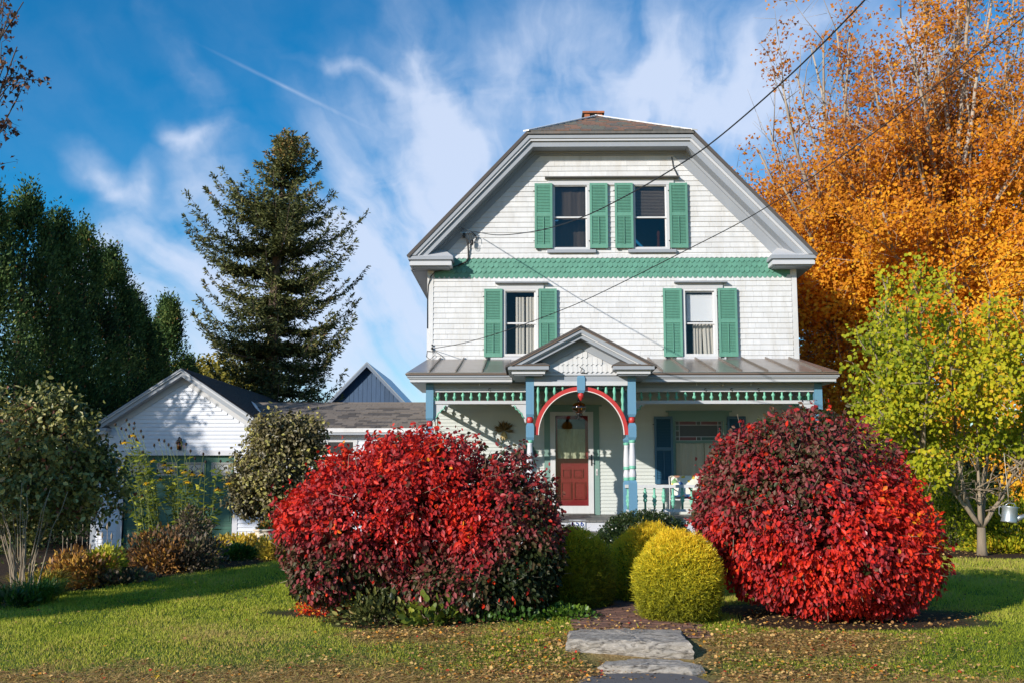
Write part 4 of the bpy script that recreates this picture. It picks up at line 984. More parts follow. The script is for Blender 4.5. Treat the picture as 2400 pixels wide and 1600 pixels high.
for sx in (-1, 1):
    x0 = gcx+sx*ghw; xi = x0-sx*.43; zt = gz0-.01
    for din, za, zb_, m, nm in ((0, -.07, 0, 'grey', 'eave_return'), (.04, -.15, -.0705, 'lightgrey', 'eave_return')):
        a, b = sorted((x0-sx*din, xi+sx*din)); mb = MB(); mb.box(a, b, YG-.33+din, YG, zt+za, zt+zb_); part(nm, mb, m, garage)
    mb = MB(); A = (x0, YG-.33, zt+.002); B = (xi, YG-.33, zt+.002); C_ = (xi+sx*.15, YG-.03, zt+.14); D_ = (x0-sx*.18, YG-.03, zt+.14); E_ = (xi, YG-.03, zt+.002); F_ = (x0, YG-.03, zt+.002)
    mb.add([A, B, C_, D_, E_, F_], [(0,1,2,3),(1,4,2),(0,3,5),(4,5,3,2),(0,5,4,1)]); part('return_roof', mb, 'asph2', garage)
    mb = MB(); a, b = sorted((x0, x0-sx*.04)); mb.box(a, b, YG+.01, YB, zt-.15, zt); part('side_fascia', mb, 'lightgrey', garage)
# sectional door: 4 rows, top row glazed
dw = GD[1]-GD[0]; dh = GD[3]-GD[2]; yd = YG+.09
ztop = GD[3]
mb = MB(); mb.box(GD[0], GD[1], yd, yd+.04, GD[2], GD[3]); gd = part('garage_door', mb, 'garage_green', garage)
hrow = dh/4.6
rw = [(ztop-.60, ztop-.02)]; z = ztop-.62
nr = 3; hh = (z-GD[2])/nr
for r_ in range(nr): rw.append((z-(r_+1)*hh+.015, z-r_*hh))
for ri, (a, b) in enumerate(rw):
    for c_ in range(4):
        xa_, xb_ = GD[0]+dw*(c_+.07)/4, GD[0]+dw*(c_+.93)/4
        if ri == 0:
            za, zb_ = WZ(430, 1111, YG), WZ(430, 1083, YG)
            part('door_light', frame_mb(xa_, xb_, za-.06, zb_+.05, .04, yd-.02, yd), 'garage_green', gd)
            mb = MB(); mb.box(xa_+.04, xb_-.04, yd-.006, yd-.001, za-.02, zb_+.01); part('pane', mb, 'frost', gd)
            mb = MB(); xm, zm = (xa_+xb_)/2, (za+zb_)/2; w2, h2 = (xb_-xa_)/2-.045, (zb_-za)/2-.0
            for d in (.03, .07): 
                f_ = frame_mb(xm-w2+d, xm+w2-d, zm-h2+d*.6, zm+h2-d*.6, .009, yd-.012, yd-.0065); mb.add(f_.v, f_.f)
            mb.tube([(xm-.09, yd-.01, zm), (xm, yd-.01, zm+.09), (xm+.09, yd-.01, zm), (xm, yd-.01, zm-.09), (xm-.09, yd-.01, zm)], .007, 4)
            part('leading', mb, 'black', gd)
        else:
            part('door_panel', frame_mb(xa_, xb_, a+.05, b-.05, .02, yd-.014, yd), 'garage_green', gd)
            mb = MB(); mb.box(xa_+.05, xb_-.05, yd-.011, yd-.001, a+.10, b-.10); part('door_panel', mb, 'garage_green', gd)
    if ri: mb = MB(); mb.box(GD[0], GD[1], yd-.004, yd-.0005, b+.002, b+.012); part('section_joint', mb, 'black', gd)
# lantern over the door
lx, lz = W(420, 1040, YG-.12)
lan = thing('wall_lantern', 'black carriage lantern fixed above the green garage door', 'lantern', (lx, YG, lz-.16))
part('lantern_cap', MB().lathe([(.07, 0), (.09, .01), (.05, .06), (.03, .09), (.035, .11), (.01, .14)], (lx, YG-.12, lz+.05), 8), 'black', lan)
part('lantern_glass', MB().lathe([(.045, 0), (.065, .17)], (lx, YG-.12, lz-.12), 8), 'amber', lan)
mb = MB(); mb.lathe([(.05, -.02), (.05, 0)], (lx, YG-.12, lz-.12), 8)
for k in range(4):
    a = k*math.pi/2+.4; mb.tube([(lx+.048*math.cos(a), YG-.12+.048*math.sin(a), lz-.12), (lx+.068*math.cos(a), YG-.12+.068*math.sin(a), lz+.05)], .006, 4)
mb.box(lx-.03, lx+.03, YG-.03, YG-.016, lz-.15, lz+.02); mb.tube([(lx, YG-.02, lz-.08), (lx, YG-.08, lz-.15), (lx, YG-.12, lz-.13)], .01, 5); part('lantern_frame', mb, 'black', lan)

# ------------------------------------------------------------------ connecting wing
cx0, cx1 = grx-.25, XL+.02
yE, yRd = 27.25, 29.9; zeC = gz0+.005; zrC = WZ(800, 944, yRd)
wing = thing('connecting_wing', 'low white wing with brown shingled roof joining the garage to the house', 'house wing', ((cx0+cx1)/2, 29, .1))
mb = MB(); mb.box(cx0, cx1-.03, yE+.28, yE+.38, gfl-.2, zeC-.05); mb.box(cx0, cx1-.03, 32.4, 32.5, gfl-.2, zeC-.05); part('front_wall', mb, 'garage_white', wing)
WW = [(WX(765, 1080, yE+.28), WX(830, 1080, yE+.28), WZ(800, 1100, yE+.28), WZ(800, 1032, yE+.28)), (WX(880, 1080, yE+.28), WX(945, 1080, yE+.28), WZ(800, 1100, yE+.28), WZ(800, 1032, yE+.28)), (WX(600, 1200, yE+.28), WX(618, 1200, yE+.28), WZ(610, 1238, yE+.28), WZ(610, 1185, yE+.28))]
it = rows(gfl+.05, zeC-.2, .1015, cx0+.28, cx1-.05, [(a-.09, b+.09, c-.05, d+.09) for a, b, c, d in WW], 1.2, 3.5, .003)
lay(it, yE+.28, CG, wing, 'clapboard', 300, mat='garage_white')
for (a, b, c, d) in WW:
    w_ = part('window', frame_mb(a-.08, b+.08, c-.05, d+.08, .08, yE+.24, yE+.285), 'lightgrey', wing)
    part('sash', frame_mb(a, b, c, (c+d)/2+.01, .03, yE+.25, yE+.279), 'white', w_); part('sash', frame_mb(a, b, (c+d)/2, d, .03, yE+.255, yE+.278), 'white', w_)
    mb = MB(); mb.box(a, b, yE+.27, yE+.276, c, d); part('pane', mb, 'g_dark', w_)
mb = MB(); mb.slab([(cx0-.9, yE, zeC), (cx1, yE, zeC), (cx1, yRd, zrC), (cx0-.9-1.2, yRd, zrC)], .06); mb.slab([(cx0-2.1, yRd, zrC), (cx1, yRd, zrC), (cx1, 32.8, zeC), (cx0-.9, 32.8, zeC)], .06); part('roof', mb, 'asph2', wing)
un = Vector((0, yRd-yE, zrC-zeC)); Lw = un.length; un.normalize(); nw = Vector((0, -un.z, un.y))
ms = [unit_shingle('roof_shingle', MT[m], .003, .014) for m in ('asph1', 'asph2', 'asph1')]
nc = 17; cnt = 0; mbs = MB(); rr = random.Random(8)
for i in range(nc):
    p0 = Vector((0, yE, zeC))+un*(Lw*i/nc); x = cx0-.3-i*.045
    while x < cx1-.04:
        w = min(rr.choice((.14, .2, .28, .36)), cx1-.01-x); pr_o = rr.choice((0, .004, .008))
        o = link('roof_shingle', ms[rr.choice((0, 1, 2))], wing, (x+.003, p0.y+nw.y*(.003+pr_o), p0.z+nw.z*(.003+pr_o)), scale=(w-.006, 1, Lw/nc+.03)) if cnt < 300 else None
        if o: o.rotation_euler = (-math.atan2(un.y, un.z), 0, 0); cnt += 1
        else:
            a = p0+nw*.017; b = p0+un*(Lw/nc+.03)+nw*.006
            mbs.add([(x+.003, a.y, a.z), (x+w-.003, a.y, a.z), (x+w-.003, b.y, b.z), (x+.003, b.y, b.z), (x+.003, p0.y, p0.z), (x+w-.003, p0.y, p0.z)], [(0,1,2,3),(0,4,5,1)])
        x += w
if mbs.v: part('roof_shingle', mbs, 'asph1', wing, kind='stuff')
mb = MB(); mb.box(cx0, cx1, yE-.03, yE+.02, zeC-.10, zeC+.004); part('fascia', mb, 'white', wing)
mb = MB(); mb.box(cx0, cx1, yE+.021, yE+.28, zeC-.16, zeC-.13); mb.box(cx0, cx1, yE-.01, yE+.02, zeC-.16, zeC-.105); part('soffit', mb, 'grey', wing)
mb = MB(); mb.box(cx0-2.2, cx1, yRd-.06, yRd+.06, zrC-.02, zrC+.022); part('ridge_cap', mb, 'asph1', wing)
# valley flashing against the garage roof
va = Vector((grx-.10, yE-.02, gz0+.06)); tv = (zrC-gz0)/(az_-gz0); vb = Vector((grx-ghw*tv*.93, yRd, gz0+(az_-gz0)*tv*.93+.07))
mb = MB(); mb.slab([tuple(va+Vector((-.11, 0, .06))), tuple(va+Vector((.02, 0, -.005))), tuple(vb+Vector((.02, 0, -.005))), tuple(vb+Vector((-.09, 0, .05)))], .01); part('valley_flashing', mb, 'ridge', wing)

# ------------------------------------------------------------------ barn
YN = 48.0; bx_, bz_ = W(862, 851, YN); blx, blz = W(760, 955, YN); brx, brz = W(966, 955, YN); bs = (bz_-blz)/(bx_-blx)
barn = thing('barn', 'dark blue board barn whose steep gable shows over the low wing roof', 'barn', (bx_, YN+4, 0))
hwb = 3.0
mb = MB(); mb.prism([(bx_-hwb, 0), (bx_+hwb, 0), (bx_+hwb, bz_-hwb*bs), (bx_, bz_-.1), (bx_-hwb, bz_-hwb*bs)], YN+.03, YN+8); part('wall', mb, 'barn', barn)
nbd = 30
for i in range(nbd):
    x = bx_-hwb+i*2*hwb/nbd; w = 2*hwb/nbd-.012; zt = bz_-.10-max(abs(x-bx_), abs(x+w-bx_))*bs
    mb = MB(); mb.box(x, x+w, YN+random.uniform(0, .012), YN+.03, 0, zt); part('board', mb, 'barn', barn)
mb = MB()
for sx in (-1, 1): mb.slab([(bx_, YN-.3, bz_+.05), (bx_+sx*(hwb+.3), YN-.3, bz_+.05-(hwb+.3)*bs), (bx_+sx*(hwb+.3), YN+8.2, bz_+.05-(hwb+.3)*bs), (bx_, YN+8.2, bz_+.05)], .06)
part('roof', mb, 'galv', barn)
mb = MB()
for sx in (-1, 1): mb.prism([(bx_, bz_-.01), (bx_+sx*(hwb+.28), bz_-.01-(hwb+.28)*bs), (bx_+sx*(hwb+.28), bz_-.16-(hwb+.28)*bs), (bx_, bz_-.18)], YN-.3, YN-.25)
part('rake_board', mb, 'barntrim', barn)

# ------------------------------------------------------------------ far white house at the right
fhx, fhz = W(2330, 1140, 60)
fh = thing('distant_house', 'pale distant house seen in bits between the trees at far right', 'house', (fhx+2, 62, .1))
mb = MB(); mb.box(fhx-1.6, fhx+6, 60, 67, 0, 2.9); part('wall', mb, 'white', fh)
mb = MB(); mb.prism([(fhx-2, 2.9), (fhx+6.4, 2.9), (fhx+2.2, 5.4)], 59.6, 67.4); part('roof', mb, 'slate1', fh)
for dx in (-.6, 1.6, 3.8): 
    w_ = part('window', frame_mb(fhx+dx, fhx+dx+.9, 1.0, 2.3, .08, 59.94, 60.0), 'lightgrey', fh); mb = MB(); mb.box(fhx+dx+.08, fhx+dx+.82, 59.96, 59.99, 1.08, 2.22); part('pane', mb, 'g_dark', w_)

# ------------------------------------------------------------------ paths and steps
def stone_mat():
    m, nt, N, L, P = newmat('granite_slab')
    g = N.new('ShaderNodeNewGeometry')
    mp = N.new('ShaderNodeMapping'); mp.inputs['Scale'].default_value = (1, 2.2, 3.5); mp.inputs['Rotation'].default_value = (0, 0, .25); L.new(g.outputs['Position'], mp.inputs[0])
    n = N.new('ShaderNodeTexNoise'); n.inputs['Scale'].default_value = 9; n.inputs['Detail'].default_value = 12; n.inputs['Roughness'].default_value = .75; n.inputs['Distortion'].default_value = 1.0; L.new(mp.outputs[0], n.inputs[0])
    c = N.new('ShaderNodeValToRGB'); e = c.color_ramp.elements; e[0].position = .38; e[0].color = (.09, .075, .06, 1); e[1].position = .64; e[1].color = (.50, .45, .39, 1); q = e.new(.5); q.color = (.36, .32, .27, 1)
    L.new(n.outputs[0], c.inputs[0]); L.new(c.outputs[0], P.inputs['Base Color']); P.inputs['Roughness'].default_value = .85
    b = N.new('ShaderNodeBump'); b.inputs['Strength'].default_value = .9; b.inputs['Distance'].default_value = .03; L.new(n.outputs[0], b.inputs['Height']); L.new(b.outputs[0], P.inputs['Normal']); return m
MT['stone'] = stone_mat()
MT['asphalt'] = paint('worn_asphalt', (.13, .12, .115), .9, .3, 60, .5, streak=False)
def slabstone(name, outline, z0, z1, seed, under=.04):
    """rough split slab: outline (x,y) ccw, cleft edges with several ragged layers"""
    rs = np.random.default_rng(seed); P = []
    o = np.array(outline); n0 = len(o)
    for i in range(n0):
        a, b = o[i], o[(i+1) % n0]; k = max(2, int(np.hypot(*(b-a))/.05))
        for j in range(k): P.append(a+(b-a)*j/k)
    P = np.array(P); n = len(P); c = P.mean(0); vs = []; lay_ = 6
    for l in range(lay_):
        t = l/(lay_-1); z = z0+(z1-z0)*t
        off = rs.normal(0, .010, n)+(.018*math.sin(t*3.1+1)-(.02 if l == lay_-1 else 0))-under*(1-t)*.3
        off = np.convolve(np.r_[off, off[:4]], np.ones(3)/3, 'same')[:n]
        d = unit(P-c); Q = P+d*off[:, None]
        for q in Q: vs.append((q[0], q[1], z+rs.normal(0, .004)))
    fs = []
    for l in range(lay_-1):
        for i in range(n): fs.append((l*n+i, l*n+(i+1) % n, (l+1)*n+(i+1) % n, (l+1)*n+i))
    # top: concentric rings for a slightly uneven face
    prev = (lay_-1)*n
    for r_ in (.75, .5, .25):
        st = len(vs)
        for i in range(n):
            q = c+(P[i]-c)*r_; vs.append((q[0], q[1], z1+.006+rs.normal(0, .003)))
        for i in range(n): fs.append((prev+i, prev+(i+1) % n, st+(i+1) % n, st+i))
        prev = st
    vs.append((c[0], c[1], z1+.008)); ci = len(vs)-1
    for i in range(n): fs.append((prev+i, prev+(i+1) % n, ci))
    mb = MB(); mb.add(vs, fs); return part(name, mb, 'stone')
def gp(px, py, z):
    d = W(px, py, 1.0); t = (z-EYE)/(d[1]-EYE); return d[0]*t, t
zs1 = .245
A = [gp(1326, 1497, zs1), gp(1420, 1499, zs1), gp(1520, 1503, zs1), gp(1624, 1505, zs1), gp(1612, 1492, zs1), gp(1600, 1474, zs1), gp(1500, 1472, zs1), gp(1350, 1473, zs1), gp(1328, 1478, zs1)]
s1 = slabstone('stone_step', A, .10, zs1, 2); tag(s1, 'large grey split granite step slab at the foot of the brick path', 'stone step')
zs2 = .115
A = [gp(1400, 1556, zs2), gp(1470, 1560, zs2), gp(1620, 1562, zs2), gp(1652, 1558, zs2), gp(1600, 1546, zs2), gp(1530, 1541, zs2), gp(1470, 1542, zs2), gp(1458, 1547, zs2), gp(1410, 1550, zs2)]
s2 = slabstone('kerb_stone', A, .0, zs2, 4); tag(s2, 'low broken kerb stone half buried in fallen leaves before the pavement', 'stone')
A = [gp(1350, 1521, .12), gp(1480, 1533, .12), gp(1600, 1526, .12), gp(1625, 1512, .12), gp(1500, 1500, .12), gp(1340, 1502, .12)]
s3 = slabstone('foundation_stone', A, .03, .135, 6); tag(s3, 'rough thin stone wedged under the large granite step', 'stone')
mb = MB(); pts = [gp(p, q, .04) for p, q in ((1345, 1640), (1352, 1606), (1376, 1590), (1420, 1584), (1500, 1582), (1580, 1583), (1630, 1590), (1660, 1602), (1680, 1640))]
mb.prism([(x, y) for x, y in pts], .0, .062, 'z'); part('asphalt_path', mb, 'asphalt', None, kind='structure')
# brick path between the shrubs
mb = MB(); mb.box(.55, 1.62, 10.45, 19.25, .0, .001)
path = MB()
pv = []; 
for y in np.arange(10.5, 19.3, .4): pv.append(y)
for a, b in zip(pv[:-1], pv[1:]):
    z = GZ(1.05, a), GZ(1.05, b); path.add([(.50, a, z[0]+.006), (1.64, a, z[0]+.006), (1.64, b, z[1]+.006), (.50, b, z[1]+.006)], [(0,1,2,3)])
pth = part('brick_path', path, 'mortar', None, kind='structure')
bb = MB(); bb.box(0, .196, 0, .092, 0, .05); PB = bb.mesh('brick', MT['pathbrick'])
rr = random.Random(4); y = 10.52; r_ = 0; nb_ = 0
while y < 15.5 and nb_ < 298:
    x = .53-(.1 if r_ % 2 else 0)
    while x < 1.58:
        link('brick', PB, pth, (x+rr.uniform(-.004, .004), y, GZ(1.05, y)-.03+rr.uniform(-.006, .006)), rot=(rr.uniform(-.03, .03), rr.uniform(-.03, .03), rr.uniform(-.02, .02))); x += .206; nb_ += 1
    y += .102; r_ += 1

# ------------------------------------------------------------------ cables and small fittings on the house
def cable(name, pts, rad, label, group=None):
    mb = MB(); mb.tube(pts, rad, 6); o = part(name, mb, 'wire'); return tag(o, label, 'cable', group)
def cable_px(pts, a, b, n=60):
    """pts: photo points; a, b: world (X, Y) of both ends; the cable hangs in the vertical plane through them"""
    out = []
    for px, py in pts:
        d = W(px, 600, 1.0)[0]; t = (a[0]-d*a[1])/(d*(b[1]-a[1])-(b[0]-a[0])); Y = a[1]+(b[1]-a[1])*t; out.append((a[0]+(b[0]-a[0])*t, Y, WZ(px, py, Y)))
    # smooth (Catmull-Rom)
    P = [Vector(p) for p in out]; P = [P[0]*2-P[1]]+P+[P[-1]*2-P[-2]]; Q = []
    for i in range(1, len(P)-2):
        for k in range(8):
            t = k/8; Q.append(.5*((2*P[i])+(P[i+1]-P[i-1])*t+(2*P[i-1]-5*P[i]+4*P[i+1]-P[i+2])*t*t+(3*P[i]-P[i-1]-3*P[i+1]+P[i+2])*t**3))
    Q.append(P[-2]); return Q
xi_, zi_ = W(1108, 543, YW-.15)
c1 = cable_px([(1110, 543), (1165, 551), (1230, 546), (1295, 533), (1378, 504.5), (1483.5, 452), (1600, 385), (1700, 316), (1878, 167), (2055, 0), (2200, -150)], (xi_, YW-.15), (3.3, 8.5))
cable('power_cable', c1, .0088, 'thick twisted power cable from the gable corner up past the roof to the top edge')
xj_, zj_ = W(1013, 816, YW-.08)
c2 = cable_px([(1013, 817), (1090, 803), (1180, 777), (1300, 733), (1400, 690), (1600, 591), (1800, 486), (2060, 313), (2400, 67), (2600, -90)], (xj_, YW-.08), (6.8, 9.5))
cable('telephone_wire', c2, .007, 'thin telephone wire from the lower left wall corner rising to the right')
x3, z3 = W(1925, 815, YW+1.0)
c3 = cable_px([(1925, 815), (1985, 778), (2060, 735), (2200, 650), (2500, 450)], (x3, YW+4), (14, 16)); cable('guy_wire', c3, .007, 'pale thin wire before the orange maple right of the house')
svc = thing('service_entrance', 'black service head with insulators and looped cables high on the left gable corner', 'electrical fitting', (xi_, YW, zi_-.4))
def wp(px, py, Y): x, z = W(px, py, Y); return (x, Y, z)
mb = MB(); mb.tube([wp(1083, 535, YW-.10), wp(1097, 539, YW-.18), wp(1110, 543, YW-.15)], .014); mb.tube([wp(1083, 533, YW-.1), wp(1083, 560, YW-.1)], .012); mb.box(*[f for f in (wp(1083, 0, YW)[0], wp(1112, 0, YW)[0])], YW-.06, YW-.04, zi_-.02, zi_+.01); part('insulator_rack', mb, 'galv', svc)
for (px, py) in ((1088, 552), (1106, 569)): x, z = W(px, py, YW-.12); part('insulator', MB().lathe([(.02, -.06), (.035, -.04), (.025, -.02), (.038, 0), (.025, .02), (.035, .04), (.02, .06)], (x, YW-.12, z), 10), 'black', svc)
mb = MB(); x, z = W(1095, 548, YW-.1); mb.tube([wp(1096, 560, YW-.1), wp(1098, 590, YW-.06), wp(1098, 605, YW-.05), wp(1092, 614, YW-.06), wp(1075, 622, YW-.07)], .02); part('conduit', mb, 'wire', svc)
mb = MB(); mb.tube([wp(1075, 622, YW-.07), wp(1050, 630, YW-.08), wp(1020, 637, YW-.08), wp(1010, 648, YW-.06), wp(1004, 668, YW-.03), wp(1002, 700, YW-.03), wp(1002, 770, YW-.03)], .012); part('cable_run', mb, 'wire', svc)
for k in range(5):
    mb = MB(); cxx, czz = W(1112-k*3, 560, YW-.13); a0_ = .09+.02*k
    mb.tube([(cxx+a0_*(.5*math.cos(t)+.1), YW-.13-.02*k, czz+a0_*math.sin(t)*1.0) for t in np.linspace(-.5+k*.3, 5.2, 14)], .006, 5); part('cable_loop', mb, 'wire', svc)
mb = MB(); x, z = W(1013, 816, YW-.06); mb.lathe([(.015, -.03), (.03, 0), (.015, .03)], (x, YW-.06, z), 8); mb.tube([wp(1013, 820, YW-.05), wp(1018, 832, YW-.06), wp(1008, 842, YW-.06), wp(999, 835, YW-.04), wp(1001, 822, YW-.04), wp(1022, 824, YW-.05), wp(1036, 834, YW-.06), wp(1042, 842, YW-.06)], .006); tb = part('wire_bracket', mb, 'wire'); tag(tb, 'small bracket with a curl of black wire just above the left porch roof', 'bracket')
mb = MB(); x, z = W(1013, 810, YW-.05); mb.lathe([(.02, 0), (.02, .03)], (x, YW-.05, z), 8); part('wire_clip', mb, 'black', tb)

# ------------------------------------------------------------------ things on the porch
lx, lz = WX(1357, 960, YE+.25), WZ(1357, 955, YE+.25)
hl_ = thing('hanging_lantern', 'ribbed amber glass lantern with black ironwork hanging inside the entry arch', 'lantern', (lx, YE+.25, lz-.15))
prl = []; n = 20
mb = MB(); vs = []; fs = []
pf = [(.04, .11), (.10, .08), (.13, .03), (.132, -.02), (.105, -.07), (.055, -.10)]
for r_, z in pf:
    for k in range(32): a = 2*math.pi*k/32; q = r_*(1+.07*abs(math.sin(4*a))); vs.append((lx+q*math.cos(a), YE+.25+q*math.sin(a), lz+z))
for i in range(len(pf)-1):
    for k in range(32): fs.append((i*32+k, i*32+(k+1) % 32, (i+1)*32+(k+1) % 32, (i+1)*32+k))
mb.add(vs, fs, True); part('glass_shade', mb, 'amber', hl_)
mb = MB(); mb.lathe([(.03, .11), (.045, .12), (.02, .16), (.008, .2)], (lx, YE+.25, lz), 10); mb.tube([(lx, YE+.25, lz+.2), (lx, YE+.25, zceil)], .005); mb.lathe([(.01, -.22), (.02, -.19), (.012, -.16), (.035, -.13), (.055, -.10)], (lx, YE+.25, lz), 10)
for k in range(4):
    a = k*math.pi/2+.5; c, s_ = math.cos(a), math.sin(a)
    mb.tube([(lx+.05*c, YE+.25+.05*s_, lz-.10), (lx+.085*c, YE+.25+.085*s_, lz-.14), (lx+.075*c, YE+.25+.075*s_, lz-.19), (lx+.03*c, YE+.25+.03*s_, lz-.18)], .007, 5)
part('lantern_ironwork', mb, 'black', hl_)
part('candle', MB().lathe([(.015, -.09), (.015, .04), (.02, .045), (.004, .08)], (lx, YE+.25, lz), 8), 'gold', hl_)
# corn husk sheaf on the wall
hx, hz = W(1181, 1010, YW-.05)
hk = thing('corn_husk_sheaf', 'dried corn husk bundle hung on the porch wall left of the door', 'wall decoration', (hx, YW-.05, hz))
rs = np.random.default_rng(5); n = 90; ang = rs.uniform(-.2, math.pi+.2, n); U = np.stack([np.cos(ang), rs.uniform(-.5, 0, n), np.sin(ang)], -1)
P = np.tile([hx, YW-.06, hz+.02], (n, 1)); MT['husk'] = foliage('dry_husk', [(0, (.05, .035, .015)), (.6, (.22, .14, .05)), (1, (.40, .28, .12))], .7, .2)
leaves('husk_leaf', P, U, rdir(n, rs), rs.uniform(.13, .27, n), rs.random(n), 'husk', 'dia', hk, width=.35)
for k in range(4):
    a = -math.pi/2+(k-1.5)*.35; part('corn_ear', MB().tube([(hx, YW-.07, hz), (hx+.07*math.cos(a), YW-.09, hz+.08*math.sin(a)), (hx+.15*math.cos(a), YW-.09, hz+.19*math.sin(a))], [.02, .03, .012], 8), 'straw', hk)
# arched plaque
qx, qz = W(1239, 1056, YW-.04); aw, ah = .17, .10
mb = MB(); mb.prism([(qx-.20, qz-.10), (qx+.20, qz-.10), (qx+.20, qz+.02)]+[(qx+.13*math.cos(t), qz+.02+.13*math.sin(t)) for t in np.linspace(.0, math.pi, 12)]+[(qx-.20, qz+.02)], YW-.035, YW-.016); pl = part('wall_plaque', mb, 'garage_green'); tag(pl, 'small arched green plaque on the porch wall left of the door frame', 'plaque')
mb = MB(); mb.box(qx-.17, qx+.17, YW-.04, YW-.0355, qz-.08, qz-.0); part('plaque_panel', mb, 'black', pl)
# wind chime by the left corner post
wx_, wz_ = W(1024, 980, YP+.25)
wc = thing('wind_chime', 'wind chime of thin pale tubes hanging by the left porch corner', 'wind chime', (wx_, YP+.25, wz_))
part('chime_top', MB().lathe([(.05, 0), (.055, .015), (.01, .05)], (wx_, YP+.25, wz_), 12), 'red', wc)
for k in range(5): a = k*1.257; mb = MB(); mb.tube([(wx_+.04*math.cos(a), YP+.25+.04*math.sin(a), wz_), (wx_+.04*math.cos(a), YP+.25+.04*math.sin(a), wz_-.24-.03*k)], .007, 6); part('chime_tube', mb, 'straw', wc)
mb = MB(); mb.tube([(wx_, YP+.25, wz_+.05), (wx_, YP+.25, zr2)], .003, 4); part('chime_cord', mb, 'rope', wc)
# garden glider with flowered cushions
def floral():
    m, nt, N, L, P = newmat('flowered_cushion_cloth'); g = N.new('ShaderNodeNewGeometry')
    v = N.new('ShaderNodeTexVoronoi'); v.inputs['Scale'].default_value = 9; L.new(g.outputs['Position'], v.inputs[0]); c = N.new('ShaderNodeValToRGB'); c.color_ramp.interpolation = 'CONSTANT'
    st = [(0, (.75, .72, .60)), (.3, (.70, .50, .06)), (.45, (.75, .74, .66)), (.62, (.06, .16, .38)), (.72, (.20, .38, .16)), (.82, (.78, .76, .70))]
    e = c.color_ramp.elements
    while len(e) < len(st): e.new(.5)
    for i, (p, q) in enumerate(st): e[i].position = p; e[i].color = (*q, 1)
    s = N.new('ShaderNodeSeparateColor'); L.new(v.outputs['Color'], s.inputs[0]); L.new(s.outputs[0], c.inputs[0]); L.new(c.outputs[0], P.inputs['Base Color']); P.inputs['Roughness'].default_value = .9; return m
MT['floral'] = floral(); MT['bluecloth'] = paint('blue_cloth', (.03, .12, .30), .8, .08, 10)
bx0, bx1 = WX(1573, 1150, 22.6), WX(1573, 1150, 22.6)+1.25; yb = 22.6
bench = thing('porch_bench', 'white metal porch bench with flowered cushions behind the railing', 'bench', ((bx0+bx1)/2, yb, ZF))
mb = MB()
for x in (bx0, bx1):
    mb.tube([(x, yb-.32, ZF), (x, yb-.34, ZF+.38), (x, yb-.30, ZF+.58), (x, yb+.15, ZF+.60), (x, yb+.22, ZF+.40), (x, yb+.28, ZF)], .013, 6); mb.tube([(x, yb+.15, ZF+.35), (x, yb+.28, ZF+.82)], .013, 6)
mb.tube([(bx0, yb+.28, ZF+.82), (bx1, yb+.28, ZF+.82)], .013, 6); mb.tube([(bx0, yb-.30, ZF+.34), (bx1, yb-.30, ZF+.34)], .013, 6); mb.tube([(bx0, yb+.2, ZF+.34), (bx1, yb+.2, ZF+.34)], .013, 6)
part('bench_frame', mb, 'white', bench)
def cushion(x0, x1, y0, y1, z0, z1, lean, m, nm):
    mb = MB(); nx_, nz_ = 8, 6; vs = []; fs = []
    for side in (0, 1):
        for i in range(nx_+1):
            for j in range(nz_+1):
                u_, v_ = i/nx_, j/nz_; b_ = (math.sin(math.pi*u_)**.4)*(math.sin(math.pi*v_)**.4) if 0 < u_ < 1 and 0 < v_ < 1 else 0
                if lean: vs.append((x0+(x1-x0)*u_, y0+lean*v_+(-1 if side == 0 else 1)*.05*b_, z0+(z1-z0)*v_))
                else: vs.append((x0+(x1-x0)*u_, y0+(y1-y0)*v_, (z0+z1)/2+(-1 if side == 0 else 1)*(z1-z0)/2*b_))
    K = (nx_+1)*(nz_+1)
    for s_ in (0, 1):
        for i in range(nx_):
            for j in range(nz_): a = s_*K+i*(nz_+1)+j; fs.append((a, a+1, a+nz_+2, a+nz_+1))
    mb.add(vs, fs, True); part(nm, mb, m, bench)
cushion(bx0+.03, (bx0+bx1)/2-.01, yb+.13, 0, ZF+.42, ZF+.84, .14, 'floral', 'back_cushion'); cushion((bx0+bx1)/2+.01, bx1-.03, yb+.13, 0, ZF+.42, ZF+.84, .14, 'floral', 'back_cushion')
cushion(bx0+.02, bx1-.02, yb-.32, yb+.18, ZF+.355, ZF+.46, 0, 'bluecloth', 'seat_cushion')
# door mat
mx_, _ = W(1345, 1200, YW-.45)
mb = MB(); mb.prism([(mx_+.48*math.cos(t), YW-.10-.40*abs(math.sin(t))) for t in np.linspace(0, math.pi, 20)], ZF+.001, ZF+.016, 'z'); dm = part('door_mat', mb, 'black'); tag(dm, 'dark half round mat on the porch floor before the red door', 'door mat')

# ------------------------------------------------------------------ urn beside the wing
yu = 20.4; ux, _ = W(621.5, 1260, yu); uz0 = WZ(621, 1296, yu); uz1 = WZ(621, 1238, yu); hu = uz1-uz0; uz0 = min(uz0, GZ(ux, yu)); hu = uz1-uz0
urn = thing('planter_urn', 'cream glazed garden urn planted with orange flowers beside the red bush', 'planter', (ux, yu, uz0))
part('urn_body', MB().lathe([(.13, 0), (.15, .02), (.17, hu*.15), (.205, hu*.45), (.205, hu*.65), (.185, hu*.85), (.19, hu*.90), (.225, hu*.93), (.23, hu*.98), (.20, hu), (.18, hu*.97), (.17, hu*.88)], (ux, yu, uz0), 28), 'urn', urn)
part('scroll_relief', MB().tube([(ux-.06, yu-.205, uz0+hu*.62), (ux-.03, yu-.212, uz0+hu*.45), (ux+.0, yu-.212, uz0+hu*.60), (ux+.02, yu-.212, uz0+hu*.45), (ux+.05, yu-.205, uz0+hu*.55), (ux+.07, yu-.2, uz0+hu*.68)], .007, 5), 'straw', urn)
